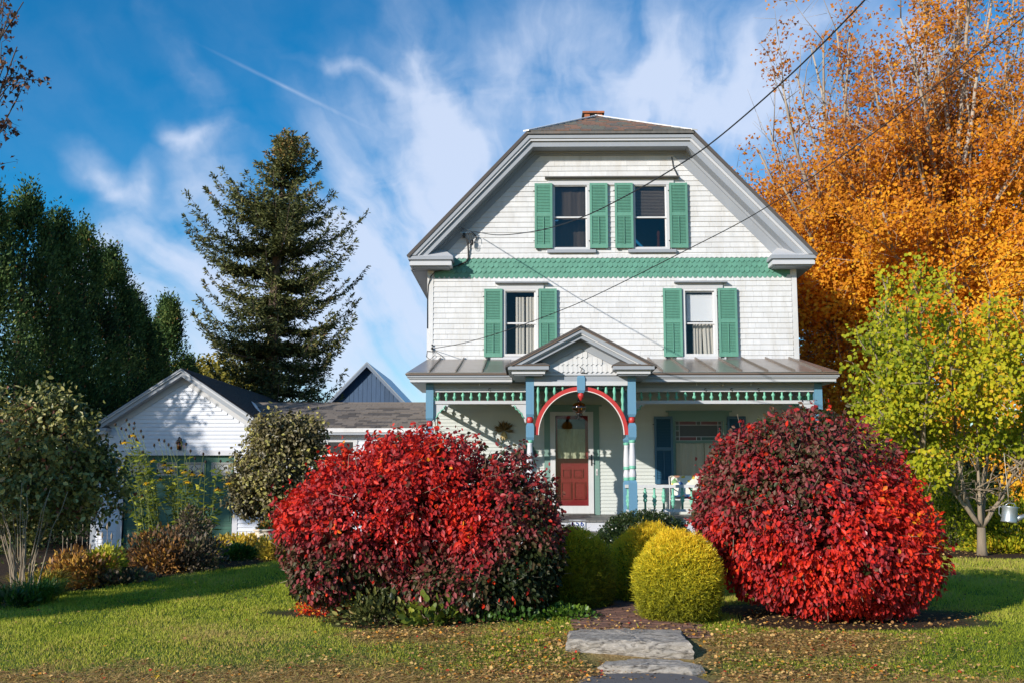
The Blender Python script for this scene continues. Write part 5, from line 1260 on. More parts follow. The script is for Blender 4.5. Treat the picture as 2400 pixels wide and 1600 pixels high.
MT['urnleaf'] = foliage('urn_plant_leaf', [(0, (.02, .05, .01)), (.5, (.07, .14, .03)), (.8, (.25, .16, .03)), (1, (.55, .18, .02))])
rs = np.random.default_rng(9); n = 500; D3 = rdir(n, rs); D3[:, 2] = abs(D3[:, 2]); P = np.array([ux, yu, uz1-.02])+D3*np.array([.17, .17, .17])*rs.uniform(.3, 1, (n, 1))
leaves('plant_leaf', P, D3+rs.normal(0, .4, (n, 3)), rdir(n, rs), rs.uniform(.03, .07, n), rs.random(n), 'urnleaf', 'dia', urn)
# watering can hung from the yellow-green tree
yw = 19.0; kx, kz = W(2366, 1203, yw)
can = thing('watering_can', 'galvanised watering can hanging on a cord under the yellow green tree', 'watering can', (kx, yw, kz))
tilt = Matrix.Rotation(.15, 4, 'Y')
def tp(mb): mb.v = [tuple(tilt@(Vector(p)-Vector((kx, yw, kz)))+Vector((kx, yw, kz))) for p in mb.v]; return mb
part('can_body', tp(MB().lathe([(.128, -.15), (.135, -.145), (.128, -.12), (.125, .10), (.132, .115), (.13, .13), (.118, .128), (.115, -.13)], (kx, yw, kz), 24)), 'galv', can)
part('can_spout', tp(MB().tube([(kx+.10, yw, kz-.08), (kx+.22, yw, kz-.02), (kx+.42, yw, kz+.10)], [.06, .04, .022], 12)), 'galv', can)
part('can_handle', tp(MB().tube([(kx-.12, yw, kz+.10), (kx-.19, yw, kz+.10), (kx-.18, yw, kz-.02), (kx-.12, yw, kz-.08)], .010, 6).tube([(kx-.1, yw, kz+.12), (kx-.03, yw, kz+.19), (kx+.06, yw, kz+.19), (kx+.11, yw, kz+.12)], .009, 6)), 'galv', can)
part('can_cord', MB().tube([(kx+.0, yw, kz+.18), (kx-.01, yw+.05, WZ(2362, 1060, yw))], .006, 5), 'rope', can)
# ------------------------------------------------------------------ vegetation
def dome_points(n, c, r, rng, lumps=.10, lscale=2.2, seed=1, inner=.65, zcut=-1.0):
    """points in the outer shell of a lumpy ellipsoid; returns P, outward dir, depth 0..1"""
    D_ = rdir(int(n*1.0), rng); D_ = D_[D_[:, 2] > zcut]
    f = 1+lumps*vnoise(D_, lscale, seed)+lumps*.5*vnoise(D_, lscale*2.6, seed+1)
    q = 1-(1-inner)*rng.random(len(D_))**1.7
    P = np.array(c)+D_*f[:, None]*q[:, None]*np.array(r)
    return P, unit(D_/np.array(r)), (1-q)/(1-inner)
def stems(mb, base, spread, n, h, rng, r0=.014, segs=4, lean=.4):
    out = []
    for k in range(n):
        a = rng.uniform(0, 6.28); b0 = Vector((base[0]+spread*.25*math.cos(a)*rng.random(), base[1]+spread*.25*math.sin(a)*rng.random(), base[2]-.03)); L_ = h*rng.uniform(.7, 1.05)
        pts = []
        for i in range(segs+1):
            t = i/segs; pts.append(b0+Vector((math.cos(a)*lean*L_*t**1.4+rng.normal(0, .015), math.sin(a)*lean*L_*t**1.4+rng.normal(0, .015), L_*t)))
        mb.tube(pts, [r0*(1-.7*i/segs) for i in range(segs+1)], 5); out.append(pts)
    return out
def extract_leaves(P, U, Nn, size, tone, n_parts, parent, meshes, front):
    """build the leaves showing largest one by one; returns the mask of the others"""
    score = front; idx = np.argsort(-score)[:n_parts]
    for i in idx:
        u = Vector(U[i]).normalized(); b = Vector(np.cross(Nn[i], U[i])).normalized(); w = u.cross(b)
        M_ = Matrix((u, b, w)).transposed().to_4x4(); 
        m_ = meshes[min(len(meshes)-1, int(tone[i]*len(meshes)))]
        o = link('leaf', m_, parent, tuple(P[i]), scale=(size[i],)*3); o.rotation_euler = M_.to_euler()
    keep = np.ones(len(P), bool); keep[idx] = False; return keep

# ---- the two burning bushes
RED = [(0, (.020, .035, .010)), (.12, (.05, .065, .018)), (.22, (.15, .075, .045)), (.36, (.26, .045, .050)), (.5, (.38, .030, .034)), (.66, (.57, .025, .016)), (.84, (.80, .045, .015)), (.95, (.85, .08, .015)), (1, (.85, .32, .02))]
MT['redleaf'] = foliage('burning_bush_leaf', RED, .5, .3, .3)
def leafmesh(name, shape, mat):
    T, TF = LEAF[shape]; me = bpy.data.meshes.new(name); me.from_pydata([tuple(p) for p in T], [], [tuple(f) for f in TF]); me.materials.append(mat); me.update(); return me
RLM = [leafmesh('leaf', 'fold', leafsolid('red_leaf_%s' % n_, c, .36, .28)) for n_, c in (('olive', (.07, .05, .02)), ('maroon', (.26, .045, .05)), ('wine', (.38, .030, .034)), ('scarlet', (.57, .025, .016)), ('bright', (.80, .045, .015)))]
def burning_bush(name, label, lobes, tonefn, n, seed, base, base_r, shoots=300):
    rng = np.random.default_rng(seed)
    b = thing(name, label, 'shrub', (base[0], base[1], GZ(base[0], base[1])))
    Ps, Ds, Qs = [], [], []
    tot = sum(l[1][0]*l[1][2] for l in lobes)
    for (c, r, lump) in lobes:
        P, D_, q = dome_points(int(n*r[0]*r[2]/tot), c, r, rng, lump, 2.6, seed+3, .60)
        ok = np.ones(len(P), bool)
        for (c2, r2, _) in lobes:
            if c2 is c: continue
            ok &= (((P-np.array(c2))/np.array(r2))**2).sum(1) > .62
        Ps.append(P[ok]); Ds.append(D_[ok]); Qs.append(q[ok])
    P = np.concatenate(Ps); D_ = np.concatenate(Ds); q = np.concatenate(Qs)
    g = gz(P[:, 0], P[:, 1]); ok = (P[:, 2] > g+.05) & ~((vnoise(P, 9, seed+5) < -.62) & (q < .45)); P, D_, q = P[ok], D_[ok], q[ok]; n = len(P)
    # leaves droop: axis outwards and down
    U = D_*.55+np.array([0, 0, -.75])+rng.normal(0, .45, (n, 3)); U = unit(U)
    Nn = unit(D_+rng.normal(0, .45, (n, 3))); Nn = unit(Nn-U*(Nn*U).sum(1, keepdims=True))
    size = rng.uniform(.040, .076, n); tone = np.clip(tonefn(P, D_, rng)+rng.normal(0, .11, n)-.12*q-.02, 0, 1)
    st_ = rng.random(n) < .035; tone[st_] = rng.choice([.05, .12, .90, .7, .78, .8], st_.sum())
    cam_dir = unit(np.array([0, 0, EYE])-P); vis = (D_*cam_dir).sum(1)
    front = size*np.clip(vis, 0, 1)*(q < .22)*np.clip(D_[:, 1]*-1, 0, 1)/P[:, 1]
    # ragged young shoots standing out of the surface
    si = rng.choice(np.nonzero((q < .12) & (D_[:, 2] > -.2))[0], shoots, replace=False); SP, SU, SN, SS, ST = [], [], [], [], []
    for i in si:
        d = unit(D_[i]*.6+rng.normal(0, .35, 3)+np.array([0, 0, .55])); l_ = rng.uniform(.04, .24)
        for j in range(7): SP.append(P[i]+d*l_*(j+.5)/7+rng.normal(0, .012, 3)); SU.append(unit(rng.normal(0, .7, 3)+d*.2+np.array([0, 0, -.3]))); SN.append(unit(rng.normal(size=3))); SS.append(rng.uniform(.04, .07)); ST.append(np.clip(tone[i]+rng.normal(0, .08), 0, 1))
    keep = extract_leaves(P, U, Nn, size, tone, 290, b, RLM, front+rng.random(n)*.0006)
    nf = 9000; i_ = rng.integers(0, len(P), nf); lc = np.array([l[0] for l in lobes]); 
    near = lc[np.argmin(((P[i_][:, None]-lc[None])**2).sum(-1), 1)]; Pf = near+(P[i_]-near)*rng.uniform(.45, .85, (nf, 1))
    okf = Pf[:, 2] > gz(Pf[:, 0], Pf[:, 1])+.35; Pf = Pf[okf]; nf = len(Pf)
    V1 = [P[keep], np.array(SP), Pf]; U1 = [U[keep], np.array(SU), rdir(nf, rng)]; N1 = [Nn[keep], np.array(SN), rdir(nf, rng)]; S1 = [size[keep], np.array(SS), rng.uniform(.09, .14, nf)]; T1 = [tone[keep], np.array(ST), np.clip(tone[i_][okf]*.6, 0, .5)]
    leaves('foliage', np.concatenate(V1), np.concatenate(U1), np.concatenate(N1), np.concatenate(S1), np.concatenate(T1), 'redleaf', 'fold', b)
    mb = MB(); stems(mb, (base[0], base[1], GZ(*base[:2])), base_r, 26, 1.35, rng, .02, 5, .55); part('stem', mb, 'twig', b, kind='stuff')
    # fine pale twig ends poking out
    mb = MB(); k = 0
    for i in rng.choice(np.nonzero(q < .15)[0], 150, replace=False):
        p = Vector(P[i]); d = Vector(unit(D_[i]+rng.normal(0, .5, 3)+np.array([.3, 0, .1]))); mb.tube([p-d*.12, p+d*.04, p+d*rng.uniform(.06, .16)+Vector((0, 0, .01))], [.004, .0035, .002], 3)
    part('twig', mb, 'twig', b, kind='stuff'); return b
def L3(px, py, Y): x, z = W(px, py, Y); return (x, Y, z)
def pxpy(P):
    """approximate photo position of points (used only to say where colour zones lie on a plant)"""
    return 1240+FPX*P[:, 0]/P[:, 1], 1135-FPX*(P[:, 2]-EYE)/P[:, 1]
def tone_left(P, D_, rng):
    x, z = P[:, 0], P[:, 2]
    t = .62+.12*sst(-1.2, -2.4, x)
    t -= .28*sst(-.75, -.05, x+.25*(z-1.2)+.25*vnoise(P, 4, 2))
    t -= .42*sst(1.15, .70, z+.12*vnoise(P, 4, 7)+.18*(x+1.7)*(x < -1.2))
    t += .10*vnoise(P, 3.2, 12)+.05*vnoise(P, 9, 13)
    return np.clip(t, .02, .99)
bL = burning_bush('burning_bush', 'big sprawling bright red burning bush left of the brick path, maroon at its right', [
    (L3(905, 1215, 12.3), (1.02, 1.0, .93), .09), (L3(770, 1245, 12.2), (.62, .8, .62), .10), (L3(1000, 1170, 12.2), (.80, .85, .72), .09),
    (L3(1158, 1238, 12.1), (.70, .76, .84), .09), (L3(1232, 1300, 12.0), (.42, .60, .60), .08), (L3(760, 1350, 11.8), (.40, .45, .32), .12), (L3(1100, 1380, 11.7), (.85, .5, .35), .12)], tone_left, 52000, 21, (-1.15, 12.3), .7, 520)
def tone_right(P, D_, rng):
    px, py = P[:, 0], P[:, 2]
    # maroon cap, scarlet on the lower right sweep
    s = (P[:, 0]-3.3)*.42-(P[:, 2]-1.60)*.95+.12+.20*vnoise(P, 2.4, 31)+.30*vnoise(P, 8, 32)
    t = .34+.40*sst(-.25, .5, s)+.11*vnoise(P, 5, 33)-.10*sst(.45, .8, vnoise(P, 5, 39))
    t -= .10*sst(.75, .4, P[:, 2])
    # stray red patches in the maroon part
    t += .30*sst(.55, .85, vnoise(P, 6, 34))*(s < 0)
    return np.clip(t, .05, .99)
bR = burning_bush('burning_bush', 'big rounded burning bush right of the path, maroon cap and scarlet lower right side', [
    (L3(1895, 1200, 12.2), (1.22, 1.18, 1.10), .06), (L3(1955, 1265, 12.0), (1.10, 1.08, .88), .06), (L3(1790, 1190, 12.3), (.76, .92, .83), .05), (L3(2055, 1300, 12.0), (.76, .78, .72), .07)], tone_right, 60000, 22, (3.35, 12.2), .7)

# ---- clipped yellow cypress mounds and the box bush
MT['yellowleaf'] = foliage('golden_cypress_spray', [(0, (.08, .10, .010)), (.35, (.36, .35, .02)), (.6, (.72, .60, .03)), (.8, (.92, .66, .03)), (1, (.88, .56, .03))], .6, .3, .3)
MT['boxleaf'] = foliage('box_leaf', [(0, (.006, .014, .004)), (.5, (.022, .042, .010)), (.85, (.055, .075, .02)), (1, (.15, .14, .05))], .3, .1, .5)
def mound(name, label, c, r, n, mat, seed, size, shape='thin', tone0=.5, lump=.035, group=None, up=.5, width=1.5, topgold=.45):
    rng = np.random.default_rng(seed); g = GZ(c[0], c[1]); b = thing(name, label, 'shrub', (c[0], c[1], g))
    P, D_, q = dome_points(n, c, r, rng, lump, 2.4, seed, .78)
    ok = P[:, 2] > g+.02; P, D_, q = P[ok], D_[ok], q[ok]; n = len(P)
    nA = max(60, n//16); ai = rng.integers(0, n, nA); near_ = ai[rng.integers(0, nA, n)]; w_c = (rng.random(n) < .6)[:, None]
    P = np.where(w_c, P[near_]+rng.normal(0, .022, (n, 3)), P); D_ = np.where(w_c, D_[near_], D_)
    U = unit(D_*.8+rng.normal(0, .7, (n, 3))+np.array([0, 0, up])); Nn = rdir(n, rng)
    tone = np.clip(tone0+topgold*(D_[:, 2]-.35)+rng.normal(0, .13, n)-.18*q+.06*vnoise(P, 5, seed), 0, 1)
    nf = 5000; Fp, Fd, Fq = dome_points(nf, c, tuple(.86*v_ for v_ in r), rng, lump, 2.4, seed, .80); Fp = Fp[Fp[:, 2] > g+.02]; nf = len(Fp)
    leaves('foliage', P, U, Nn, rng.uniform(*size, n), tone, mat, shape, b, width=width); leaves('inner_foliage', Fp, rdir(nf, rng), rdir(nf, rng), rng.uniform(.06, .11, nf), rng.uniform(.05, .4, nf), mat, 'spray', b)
    mb = MB(); cc = (c[0], c[1], c[2]); vs = []; nn_ = 14
    stems(mb, (c[0], c[1], g), r[0]*.8, 7, r[2]*1.0, rng, .015, 4, .4); part('stem', mb, 'darktwig', b, kind='stuff'); 
    return b
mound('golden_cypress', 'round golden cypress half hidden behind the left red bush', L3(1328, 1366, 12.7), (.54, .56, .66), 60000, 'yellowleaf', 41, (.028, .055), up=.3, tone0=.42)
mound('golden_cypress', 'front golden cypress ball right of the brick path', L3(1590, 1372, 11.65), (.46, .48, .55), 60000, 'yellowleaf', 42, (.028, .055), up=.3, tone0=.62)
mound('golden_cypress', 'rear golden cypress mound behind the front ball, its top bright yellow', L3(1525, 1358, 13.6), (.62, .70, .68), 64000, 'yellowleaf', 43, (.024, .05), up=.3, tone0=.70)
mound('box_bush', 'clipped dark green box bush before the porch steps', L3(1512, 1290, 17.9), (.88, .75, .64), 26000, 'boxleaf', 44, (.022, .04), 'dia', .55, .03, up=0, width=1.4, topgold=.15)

# ---- branching tree helper
def branchy(root, limbs, rng, barkmat, trunk_pts, trunk_r, sub=6, sublen=(.8, 1.8), leaf_n=10, leaf_r=.35, r_limb=.06, upward=.35, twigmat=None, seg=9, taper=.75, twigs=True):
    """limbs: list of (start, end). Returns leaf anchor points."""
    mb = MB(); mb.tube(trunk_pts, trunk_r, 9); part('trunk', mb, barkmat, root)
    anchors = []; mt = MB()
    for (s, e, r0) in limbs:
        s, e = Vector(s), Vector(e); L_ = (e-s).length; side = Vector(rng.normal(0, .06, 3))*L_
        ctrl = s+(e-s)*.45+Vector((0, 0, -.08*L_))*(1 if upward > 0 else 0)+side
        pts = []
        for i in range(seg+1):
            t = i/seg; pts.append(s*(1-t)**2+ctrl*2*t*(1-t)+e*t*t+Vector(rng.normal(0, .012, 3))*L_*(t*(1-t)*2))
        mb_ = MB(); mb_.tube(pts, [max(.012, r0*(1-taper*i/seg)) for i in range(seg+1)], 6); part('limb', mb_, barkmat, root)
        for k in range(sub):
            t = rng.uniform(.25, 1); i = min(seg-1, int(t*seg)); p = pts[i].lerp(pts[i+1], t*seg-i); d = (pts[i+1]-pts[i]).normalized()
            dv = (d*.8+Vector(rng.normal(0, .6, 3))+Vector((0, 0, upward))).normalized(); l_ = rng.uniform(*sublen)*(1.1-.35*t)
            q = [p, p+dv*l_*.5+Vector(rng.normal(0, .04, 3))*l_, p+dv*l_+Vector((0, 0, .1*l_*upward))]
            mt.tube(q, [.02, .012, .005], 4)
            for j in range(4):
                tt = .3+.7*j/3; b = q[0].lerp(q[2], tt); w = Vector(rng.normal(0, 1, 3)).normalized()*l_*.35+dv*l_*.15
                if twigs: mt.tube([b, b+w], [.008, .003], 3)
                anchors.append(b+w*.8); anchors.append(b+w*.3)
    part('twig', mt, twigmat or barkmat, root, kind='stuff')
    return np.array([tuple(a) for a in anchors])
def scatter_leaves(A, per, rad, rng):
    n = len(A)*per; P = np.repeat(A, per, 0)+unit(rng.normal(size=(n, 3)))*(rad*rng.random((n, 1))**.5); return P

# ---- the two orange sugar maples
MT['mapleleaf'] = foliage('orange_maple_leaf', [(0, (.20, .07, .02)), (.25, (.40, .13, .02)), (.45, (.62, .23, .018)), (.65, (.80, .34, .018)), (.85, (.88, .47, .03)), (1, (.92, .60, .05))], .6, .42, .2)
def maple(label, Y, base_px, fork, targets, seed, per, dens):
    rng = np.random.default_rng(seed); bx, _ = W(base_px, 1100, Y); g = GZ(bx, Y); root = thing('maple_tree', label, 'tree', (bx, Y, g))
    fk = Vector(L3(fork[0], fork[1], Y)); tr = [Vector((bx, Y, g-.1)), Vector((bx, Y, g)).lerp(fk, .5)+Vector((.1, 0, 0)), fk]
    limbs = []
    for (px, py, dy, r_) in targets:
        e = Vector(L3(px, py, Y+dy)); t = rng.uniform(.55, 1.0); s = Vector((bx, Y, g)).lerp(fk, t); limbs.append((s, e, r_))
    A = branchy(root, limbs, rng, 'palebark', tr, [.34, .27, .2], 12, (1.3, 2.9), upward=.45, seg=10)
    # leaf density falls off towards the top and the tips are rusty
    px, py = pxpy(A); keep = rng.random(len(A)) < dens(px, py); A = A[keep]
    P = scatter_leaves(A, per, .50, rng); n = len(P); px, py = pxpy(P)
    tone = np.clip(.32+.38*sst(150, 800, py)+.08*sst(1900, 2400, px)+.13*vnoise(P, .9, seed)+rng.normal(0, .15, n), 0, 1)
    NS = unit(rdir(n, rng)*.75-np.array(SUNV)); US = np.cross(NS, rdir(n, rng))
    leaves('crown', P, US, NS, rng.uniform(.065, .125, n), tone, 'mapleleaf', 'maple', root); print('maple', n)
    return root
rngm = np.random.default_rng(77)
def fan(cx, top, spread, n, low, seed, dyr=3.5):
    r = np.random.default_rng(seed); out = []
    for k in range(n):
        t = (k+.5)/n; a = (t-.5)*2; px = cx+a*spread; py = top+ (abs(a)**2.0)*(low-top)+r.uniform(0, 90); out.append((px, py, r.uniform(-dyr, dyr), .11))
    return out
tg1 = fan(1945, 50, 250, 16, 620, 1)+fan(1960, 330, 250, 14, 700, 2)+[(1760+r, 560+q, rngm.uniform(-3, 3), .07) for r, q in ((0, 0), (40, 110), (20, 230), (60, 330), (160, 60), (190, 220), (120, 420), (300, 150), (250, 330), (340, 420), (150, 180), (90, 20), (230, 480), (30, 460), (60, 560), (150, 600))]
maple('orange maple right behind the house with bare pale upper limbs', 33, 2030, (2005, 640), tg1, 51, 40, lambda px, py: .12+.70*sst(330, 600, py+.0*px))
tg2 = fan(2260, -190, 300, 18, 480, 3)+fan(2280, 120, 260, 16, 560, 4)+[(2080+r, 520+q, rngm.uniform(-3, 3), .07) for r, q in ((0, 0), (60, 120), (30, 240), (120, 320), (190, 60), (260, 200), (320, 100), (330, 320), (400, 20), (420, 240), (230, 400), (80, 420), (330, 440), (180, 500), (300, 560), (420, 500), (60, 560))]
maple('taller orange maple at the right edge of the picture, twin trunks', 31, 2225, (2200, 560), tg2, 52, 40, lambda px, py: .20+.52*sst(100, 520, py))

# ---- the small yellow-green tree at right
MT['limeleaf'] = foliage('yellow_green_leaf', [(0, (.05, .09, .010)), (.35, (.15, .21, .014)), (.6, (.38, .40, .018)), (.85, (.58, .50, .02)), (1, (.70, .42, .03))], .6, .4, .2)
def lime():
    rng = np.random.default_rng(61); Y = 19.3; bx = WX(2303, 1312, Y); g = GZ(bx, Y)
    root = thing('redbud_tree', 'small multi stemmed tree with yellow green leaves at right', 'tree', (bx, Y, g))
    fk = Vector(L3(2300, 1235, Y)); tr = [Vector((bx, Y, g-.08)), Vector((bx, Y, g+.15)), fk]
    main = [(2165, 1060, -.3), (2240, 1010, .2), (2290, 1000, -.2), (2320, 990, .3), (2395, 1050, .1)]
    tops = [(2040, 800, 0), (2030, 880, -.6), (2060, 720, .5), (2080, 650, 0), (2160, 640, -.8), (2230, 690, .8), (2320, 690, 0), (2400, 700, .6), (2440, 800, -.5), (2060, 960, -.9), (2130, 1000, .8), (2180, 860, -1.3), (2270, 830, 1.2), (2360, 880, -1.2), (2050, 780, 1), (2120, 740, -1), (2020, 930, .3), (2060, 1040, -.4), (2110, 1080, .5), (2180, 1090, -.6), (2350, 1080, .6), (2400, 1100, -.5), (2440, 930, .4), (2220, 780, -.3), (2300, 930, -1), (2390, 1010, .8), (2070, 870, -.4), (2110, 900, .6), (2350, 770, .2)]
    limbs = []; ends = []
    for (px, py, dy) in main: e = Vector(L3(px, py, Y+dy)); limbs.append((fk, e, .048)); ends.append(e)
    for (px, py, dy) in tops:
        e = Vector(L3(px, py, Y+dy)); s = min(ends, key=lambda v: (v-e).length+abs(v.x-e.x)); limbs.append((s, e, .028))
    A = branchy(root, limbs, rng, 'bark', tr, [.11, .08, .07], 8, (.30, .7), upward=.25, seg=7)
    pz = A[:, 2]; px, py = pxpy(A); A = A[(py < 1135-75*(px > 2200))]
    P = scatter_leaves(A, 8, .26, rng); n = len(P)
    tone = np.clip(.60+.15*vnoise(P, 1.6, 5)+rng.normal(0, .14, n)+.10*sst(7, 9, P[:, 0]), 0, 1)
    leaves('crown', P, rng.normal(0, .5, (n, 3))+np.array([0, -.2, -.8]), unit(rdir(n, rng)*.8-np.array(SUNV)), rng.uniform(.05, .088, n), tone, 'limeleaf', 'round', root, width=1.0)
lime()

# ---- the spruce
MT['spruceleaf'] = foliage('spruce_spray', [(0, (.012, .016, .006)), (.4, (.055, .07, .022)), (.7, (.13, .14, .04)), (.9, (.26, .20, .06)), (1, (.32, .15, .05))], .6, .12, .3)
def spruce():
    rng = np.random.default_rng(71); Y = 38; bx = WX(645, 900, Y); g = 0.0
    root = thing('spruce_tree', 'tall ragged dark spruce behind the garage', 'tree', (bx, Y, g))
    ztop = WZ(670, 318, Y); tx = WX(676, 312, Y); tr = [Vector((bx, Y, g)), Vector((WX(640, 750, Y), Y, WZ(640, 750, Y))), Vector((WX(655, 500, Y), Y, WZ(655, 500, Y))), Vector((tx, Y, ztop))]
    mb = MB(); mb.tube(tr, [.26, .2, .12, .02], 8); part('trunk', mb, 'darkbark', root)
    def axis(z):
        for a, b in zip(tr[:-1], tr[1:]):
            if z <= b.z: t = (z-a.z)/(b.z-a.z); return a.lerp(b, max(0, t))
        return tr[-1]
    # outline of the crown read off the photograph: height py -> reach left/right in pixels from the trunk
    prof = [(297, 22, 20), (340, 38, 50), (380, 60, 95), (410, 55, 115), (440, 85, 118), (470, 100, 110), (500, 195, 150), (540, 190, 200), (580, 180, 205), (615, 235, 205), (660, 215, 200), (700, 190, 205), (740, 185, 200), (790, 190, 195), (830, 195, 190), (870, 180, 190), (910, 160, 185), (960, 140, 175), (1040, 90, 140)]
    def reach(py, side):
        for (a, l1, r1), (b, l2, r2) in zip(prof[:-1], prof[1:]):
            if a <= py <= b: t = (py-a)/(b-a); return (l1+(l2-l1)*t if side < 0 else r1+(r2-r1)*t)
        return 25
    Ps, Us, Ts = [], [], []; br = MB(); first = []
    z = WZ(650, 985, Y); k = 0
    while z < ztop-.1:
        fr = (z/ztop); py = 1135-(z-EYE)/Y*FPX
        nb_ = 11 if fr < .42 else (9 if fr < .7 else 6)
        for j in range(nb_):
            a = rng.uniform(0, 6.28); side = math.cos(a); rr_ = reach(py+30, -1 if side < 0 else 1)/FPX*Y*(1-.25*float(sst(.68, .85, fr)))
            Lb = rr_*rng.choice([.45, .72, .90, 1.04, 1.10])*rng.uniform(.92, 1.05); 
            if Lb < .25: Lb = .25
            ax = axis(z); dv = Vector((math.cos(a), math.sin(a), 0)); droop = -.10*Lb*(1-fr)-.02
            m_ = max(5, int(Lb/.22)); pts = []
            for i in range(m_+1):
                t = i/m_; zz = droop*math.sin(t*math.pi*.9)*1.6+(.42*Lb*t**3 if fr < .85 else .6*Lb*t*t); pts.append(ax+dv*Lb*t+Vector((0, 0, zz))+Vector(rng.normal(0, .02, 3)))
            (first if k % 4 == 0 and j < 3 else [br])
            br.tube(pts, [max(.006, .05*(1-fr*.6)*(1-t/m_)) for t in range(m_+1)], 4)
            # side branchlets carrying needle sprays
            start = .25 if fr < .85 else .05
            for i in range(m_):
                for s_ in range(10):
                    t = (i+rng.random())/m_
                    if t < start and rng.random() < .30: continue
                    i0 = min(m_-1, int(t*m_)); p = pts[i0].lerp(pts[i0+1], t*m_-i0)
                    w = .5*Lb*(1-t)*.55+.16; lat = Vector((-dv.y, dv.x, 0))*rng.choice((-1, 1)); d2 = (lat*.9+dv*.55+Vector((0, 0, rng.normal(-.05, .18)))).normalized()
                    l2 = rng.uniform(.3, 1)*min(w, .75)
                    nn = max(2, int(l2/.055))
                    for q in range(nn):
                        pp = p+d2*l2*(q+rng.random())/nn; Ps.append(pp); Us.append(d2+Vector(rng.normal(0, .55, 3))+Vector((0, 0, .15))); Ts.append(.42+.2*t+.12*rng.normal())
            for q in range(10):
                t = rng.uniform(.8, 1.0); pp = pts[-1].lerp(pts[-2], (1-t)*3); Ps.append(pp); Us.append(dv+Vector((0, 0, .8))+Vector(rng.normal(0, .6, 3))); Ts.append(.55+.1*rng.normal())
        z += rng.choice([.12, .5])*rng.uniform(.8, 1.15)*(1.0 if fr < .7 else .7); k += 1
    for q in range(160):
        p = tr[-1]+Vector((rng.normal(0, .12), rng.normal(0, .12), rng.uniform(-.9, .12))); Ps.append(p); Us.append(Vector((rng.normal(0, .5), rng.normal(0, .5), 1))); Ts.append(.6+.15*rng.normal())
    part('branch', br, 'darkbark', root, kind='stuff')
    P = np.array([tuple(p) for p in Ps]); U = np.array([tuple(p) for p in Us]); T = np.array(Ts); n = len(P)
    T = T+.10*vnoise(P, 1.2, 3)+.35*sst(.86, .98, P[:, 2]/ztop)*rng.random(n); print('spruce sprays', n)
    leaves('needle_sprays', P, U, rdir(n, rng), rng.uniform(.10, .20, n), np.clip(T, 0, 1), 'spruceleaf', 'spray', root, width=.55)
    mb = MB(); p0 = Vector(L3(625, 845, Y-.5)); mb.tube([p0, Vector(L3(560, 832, Y-1.5)), Vector(L3(490, 813, Y-2.5))], [.04, .025, .01], 5); mb.tube([Vector(L3(520, 822, Y-2)), Vector(L3(518, 808, Y-2))], .01, 4); part('dead_branch', mb, 'darkbark', root)
spruce()

# ---- row of tall cedars
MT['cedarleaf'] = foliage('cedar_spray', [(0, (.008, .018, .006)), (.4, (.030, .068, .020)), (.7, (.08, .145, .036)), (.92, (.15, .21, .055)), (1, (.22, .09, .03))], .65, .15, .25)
def cedar(label, px, pt, Y, rad, n, seed, group='tall cedars in the row left of the garage'):
    rng = np.random.default_rng(seed); X = WX(px, 900, Y); H = WZ(px, pt, Y); g = GZ(X, Y)
    root = thing('cedar_tree', label, 'tree', (X, Y, g), group)
    # vertical plume clusters
    nc_ = 170; tz = rng.random(nc_)**.85; zc = g+.2+(H-g-.3)*tz; f = lambda t: np.clip(1.03-t, 0, 1)**.74*np.clip(t*4+.55, 0, 1)
    a = rng.uniform(0, 6.28, nc_); rr_ = 1.15*rad*f(tz)*rng.uniform(.80, 1.06, nc_); C_ = np.stack([X+rr_*np.cos(a), Y+rr_*np.sin(a), zc], -1)
    per = n//nc_; P = np.repeat(C_, per, 0); out = np.repeat(np.stack([np.cos(a), np.sin(a), 0*a], -1), per, 0); m_ = len(P)
    ft = np.repeat(f(tz), per)[:, None]; off = rng.normal(0, 1, (m_, 3))*np.array([.14, .14, .40])*rad/1.5*(.50+.50*ft)*np.array([1.15, 1.15, 1]); P = P+off; 
    U = unit(out*.55+np.array([0, 0, .75])+rng.normal(0, .35, (m_, 3))); Nn = unit(out+rng.normal(0, .7, (m_, 3)))
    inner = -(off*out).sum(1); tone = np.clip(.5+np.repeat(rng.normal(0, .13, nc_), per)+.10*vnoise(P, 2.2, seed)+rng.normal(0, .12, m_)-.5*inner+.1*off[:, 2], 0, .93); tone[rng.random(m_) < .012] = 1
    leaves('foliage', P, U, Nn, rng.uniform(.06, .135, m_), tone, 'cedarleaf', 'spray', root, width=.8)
    # leader tufts on top
    nt_ = 420; hh_t = rng.uniform(0, .9, nt_); P = np.stack([X+rng.normal(0, 1, nt_)*(.03+.17*hh_t), Y+rng.normal(0, 1, nt_)*(.03+.17*hh_t), H-hh_t], -1); leaves('leader', P, rng.normal(0, .35, (nt_, 3))+np.array([0, 0, 1]), rdir(nt_, rng), rng.uniform(.07, .14, nt_), rng.uniform(.1, .5, nt_), 'cedarleaf', 'spray', root, width=.6)
    part('trunk', MB().tube([(X, Y, g-.1), (X+.05, Y, (g+H)/2), (X, Y, H-.5)], [.16, .11, .03], 7), 'darkbark', root)
ced = [(-62, 445, 26.4, 1.85), (38, 462, 27.8, 1.75), (116, 512, 29.2, 1.7), (182, 537, 30.6, 1.65), (246, 595, 32.2, 1.65), (300, 692, 34, 1.55), (345, 768, 36, 1.45)]
clab = ['cedar at the left edge of the picture, nearest and tallest of the row', 'tall cedar second from the left edge with thin dead tips above it', 'tall cedar third from the left edge of the row', 'tall cedar fourth in the row, its pointed top beside the open sky', 'tall cedar fifth in the row with a feathery top over the garage side', 'sixth cedar of the row, sloping down towards the garage roof', 'lowest and farthest cedar of the row just left of the garage peak']
for i, (px, pt, Y, r_) in enumerate(ced): cedar(clab[i], px, pt, Y, r_, 32000, 80+i)
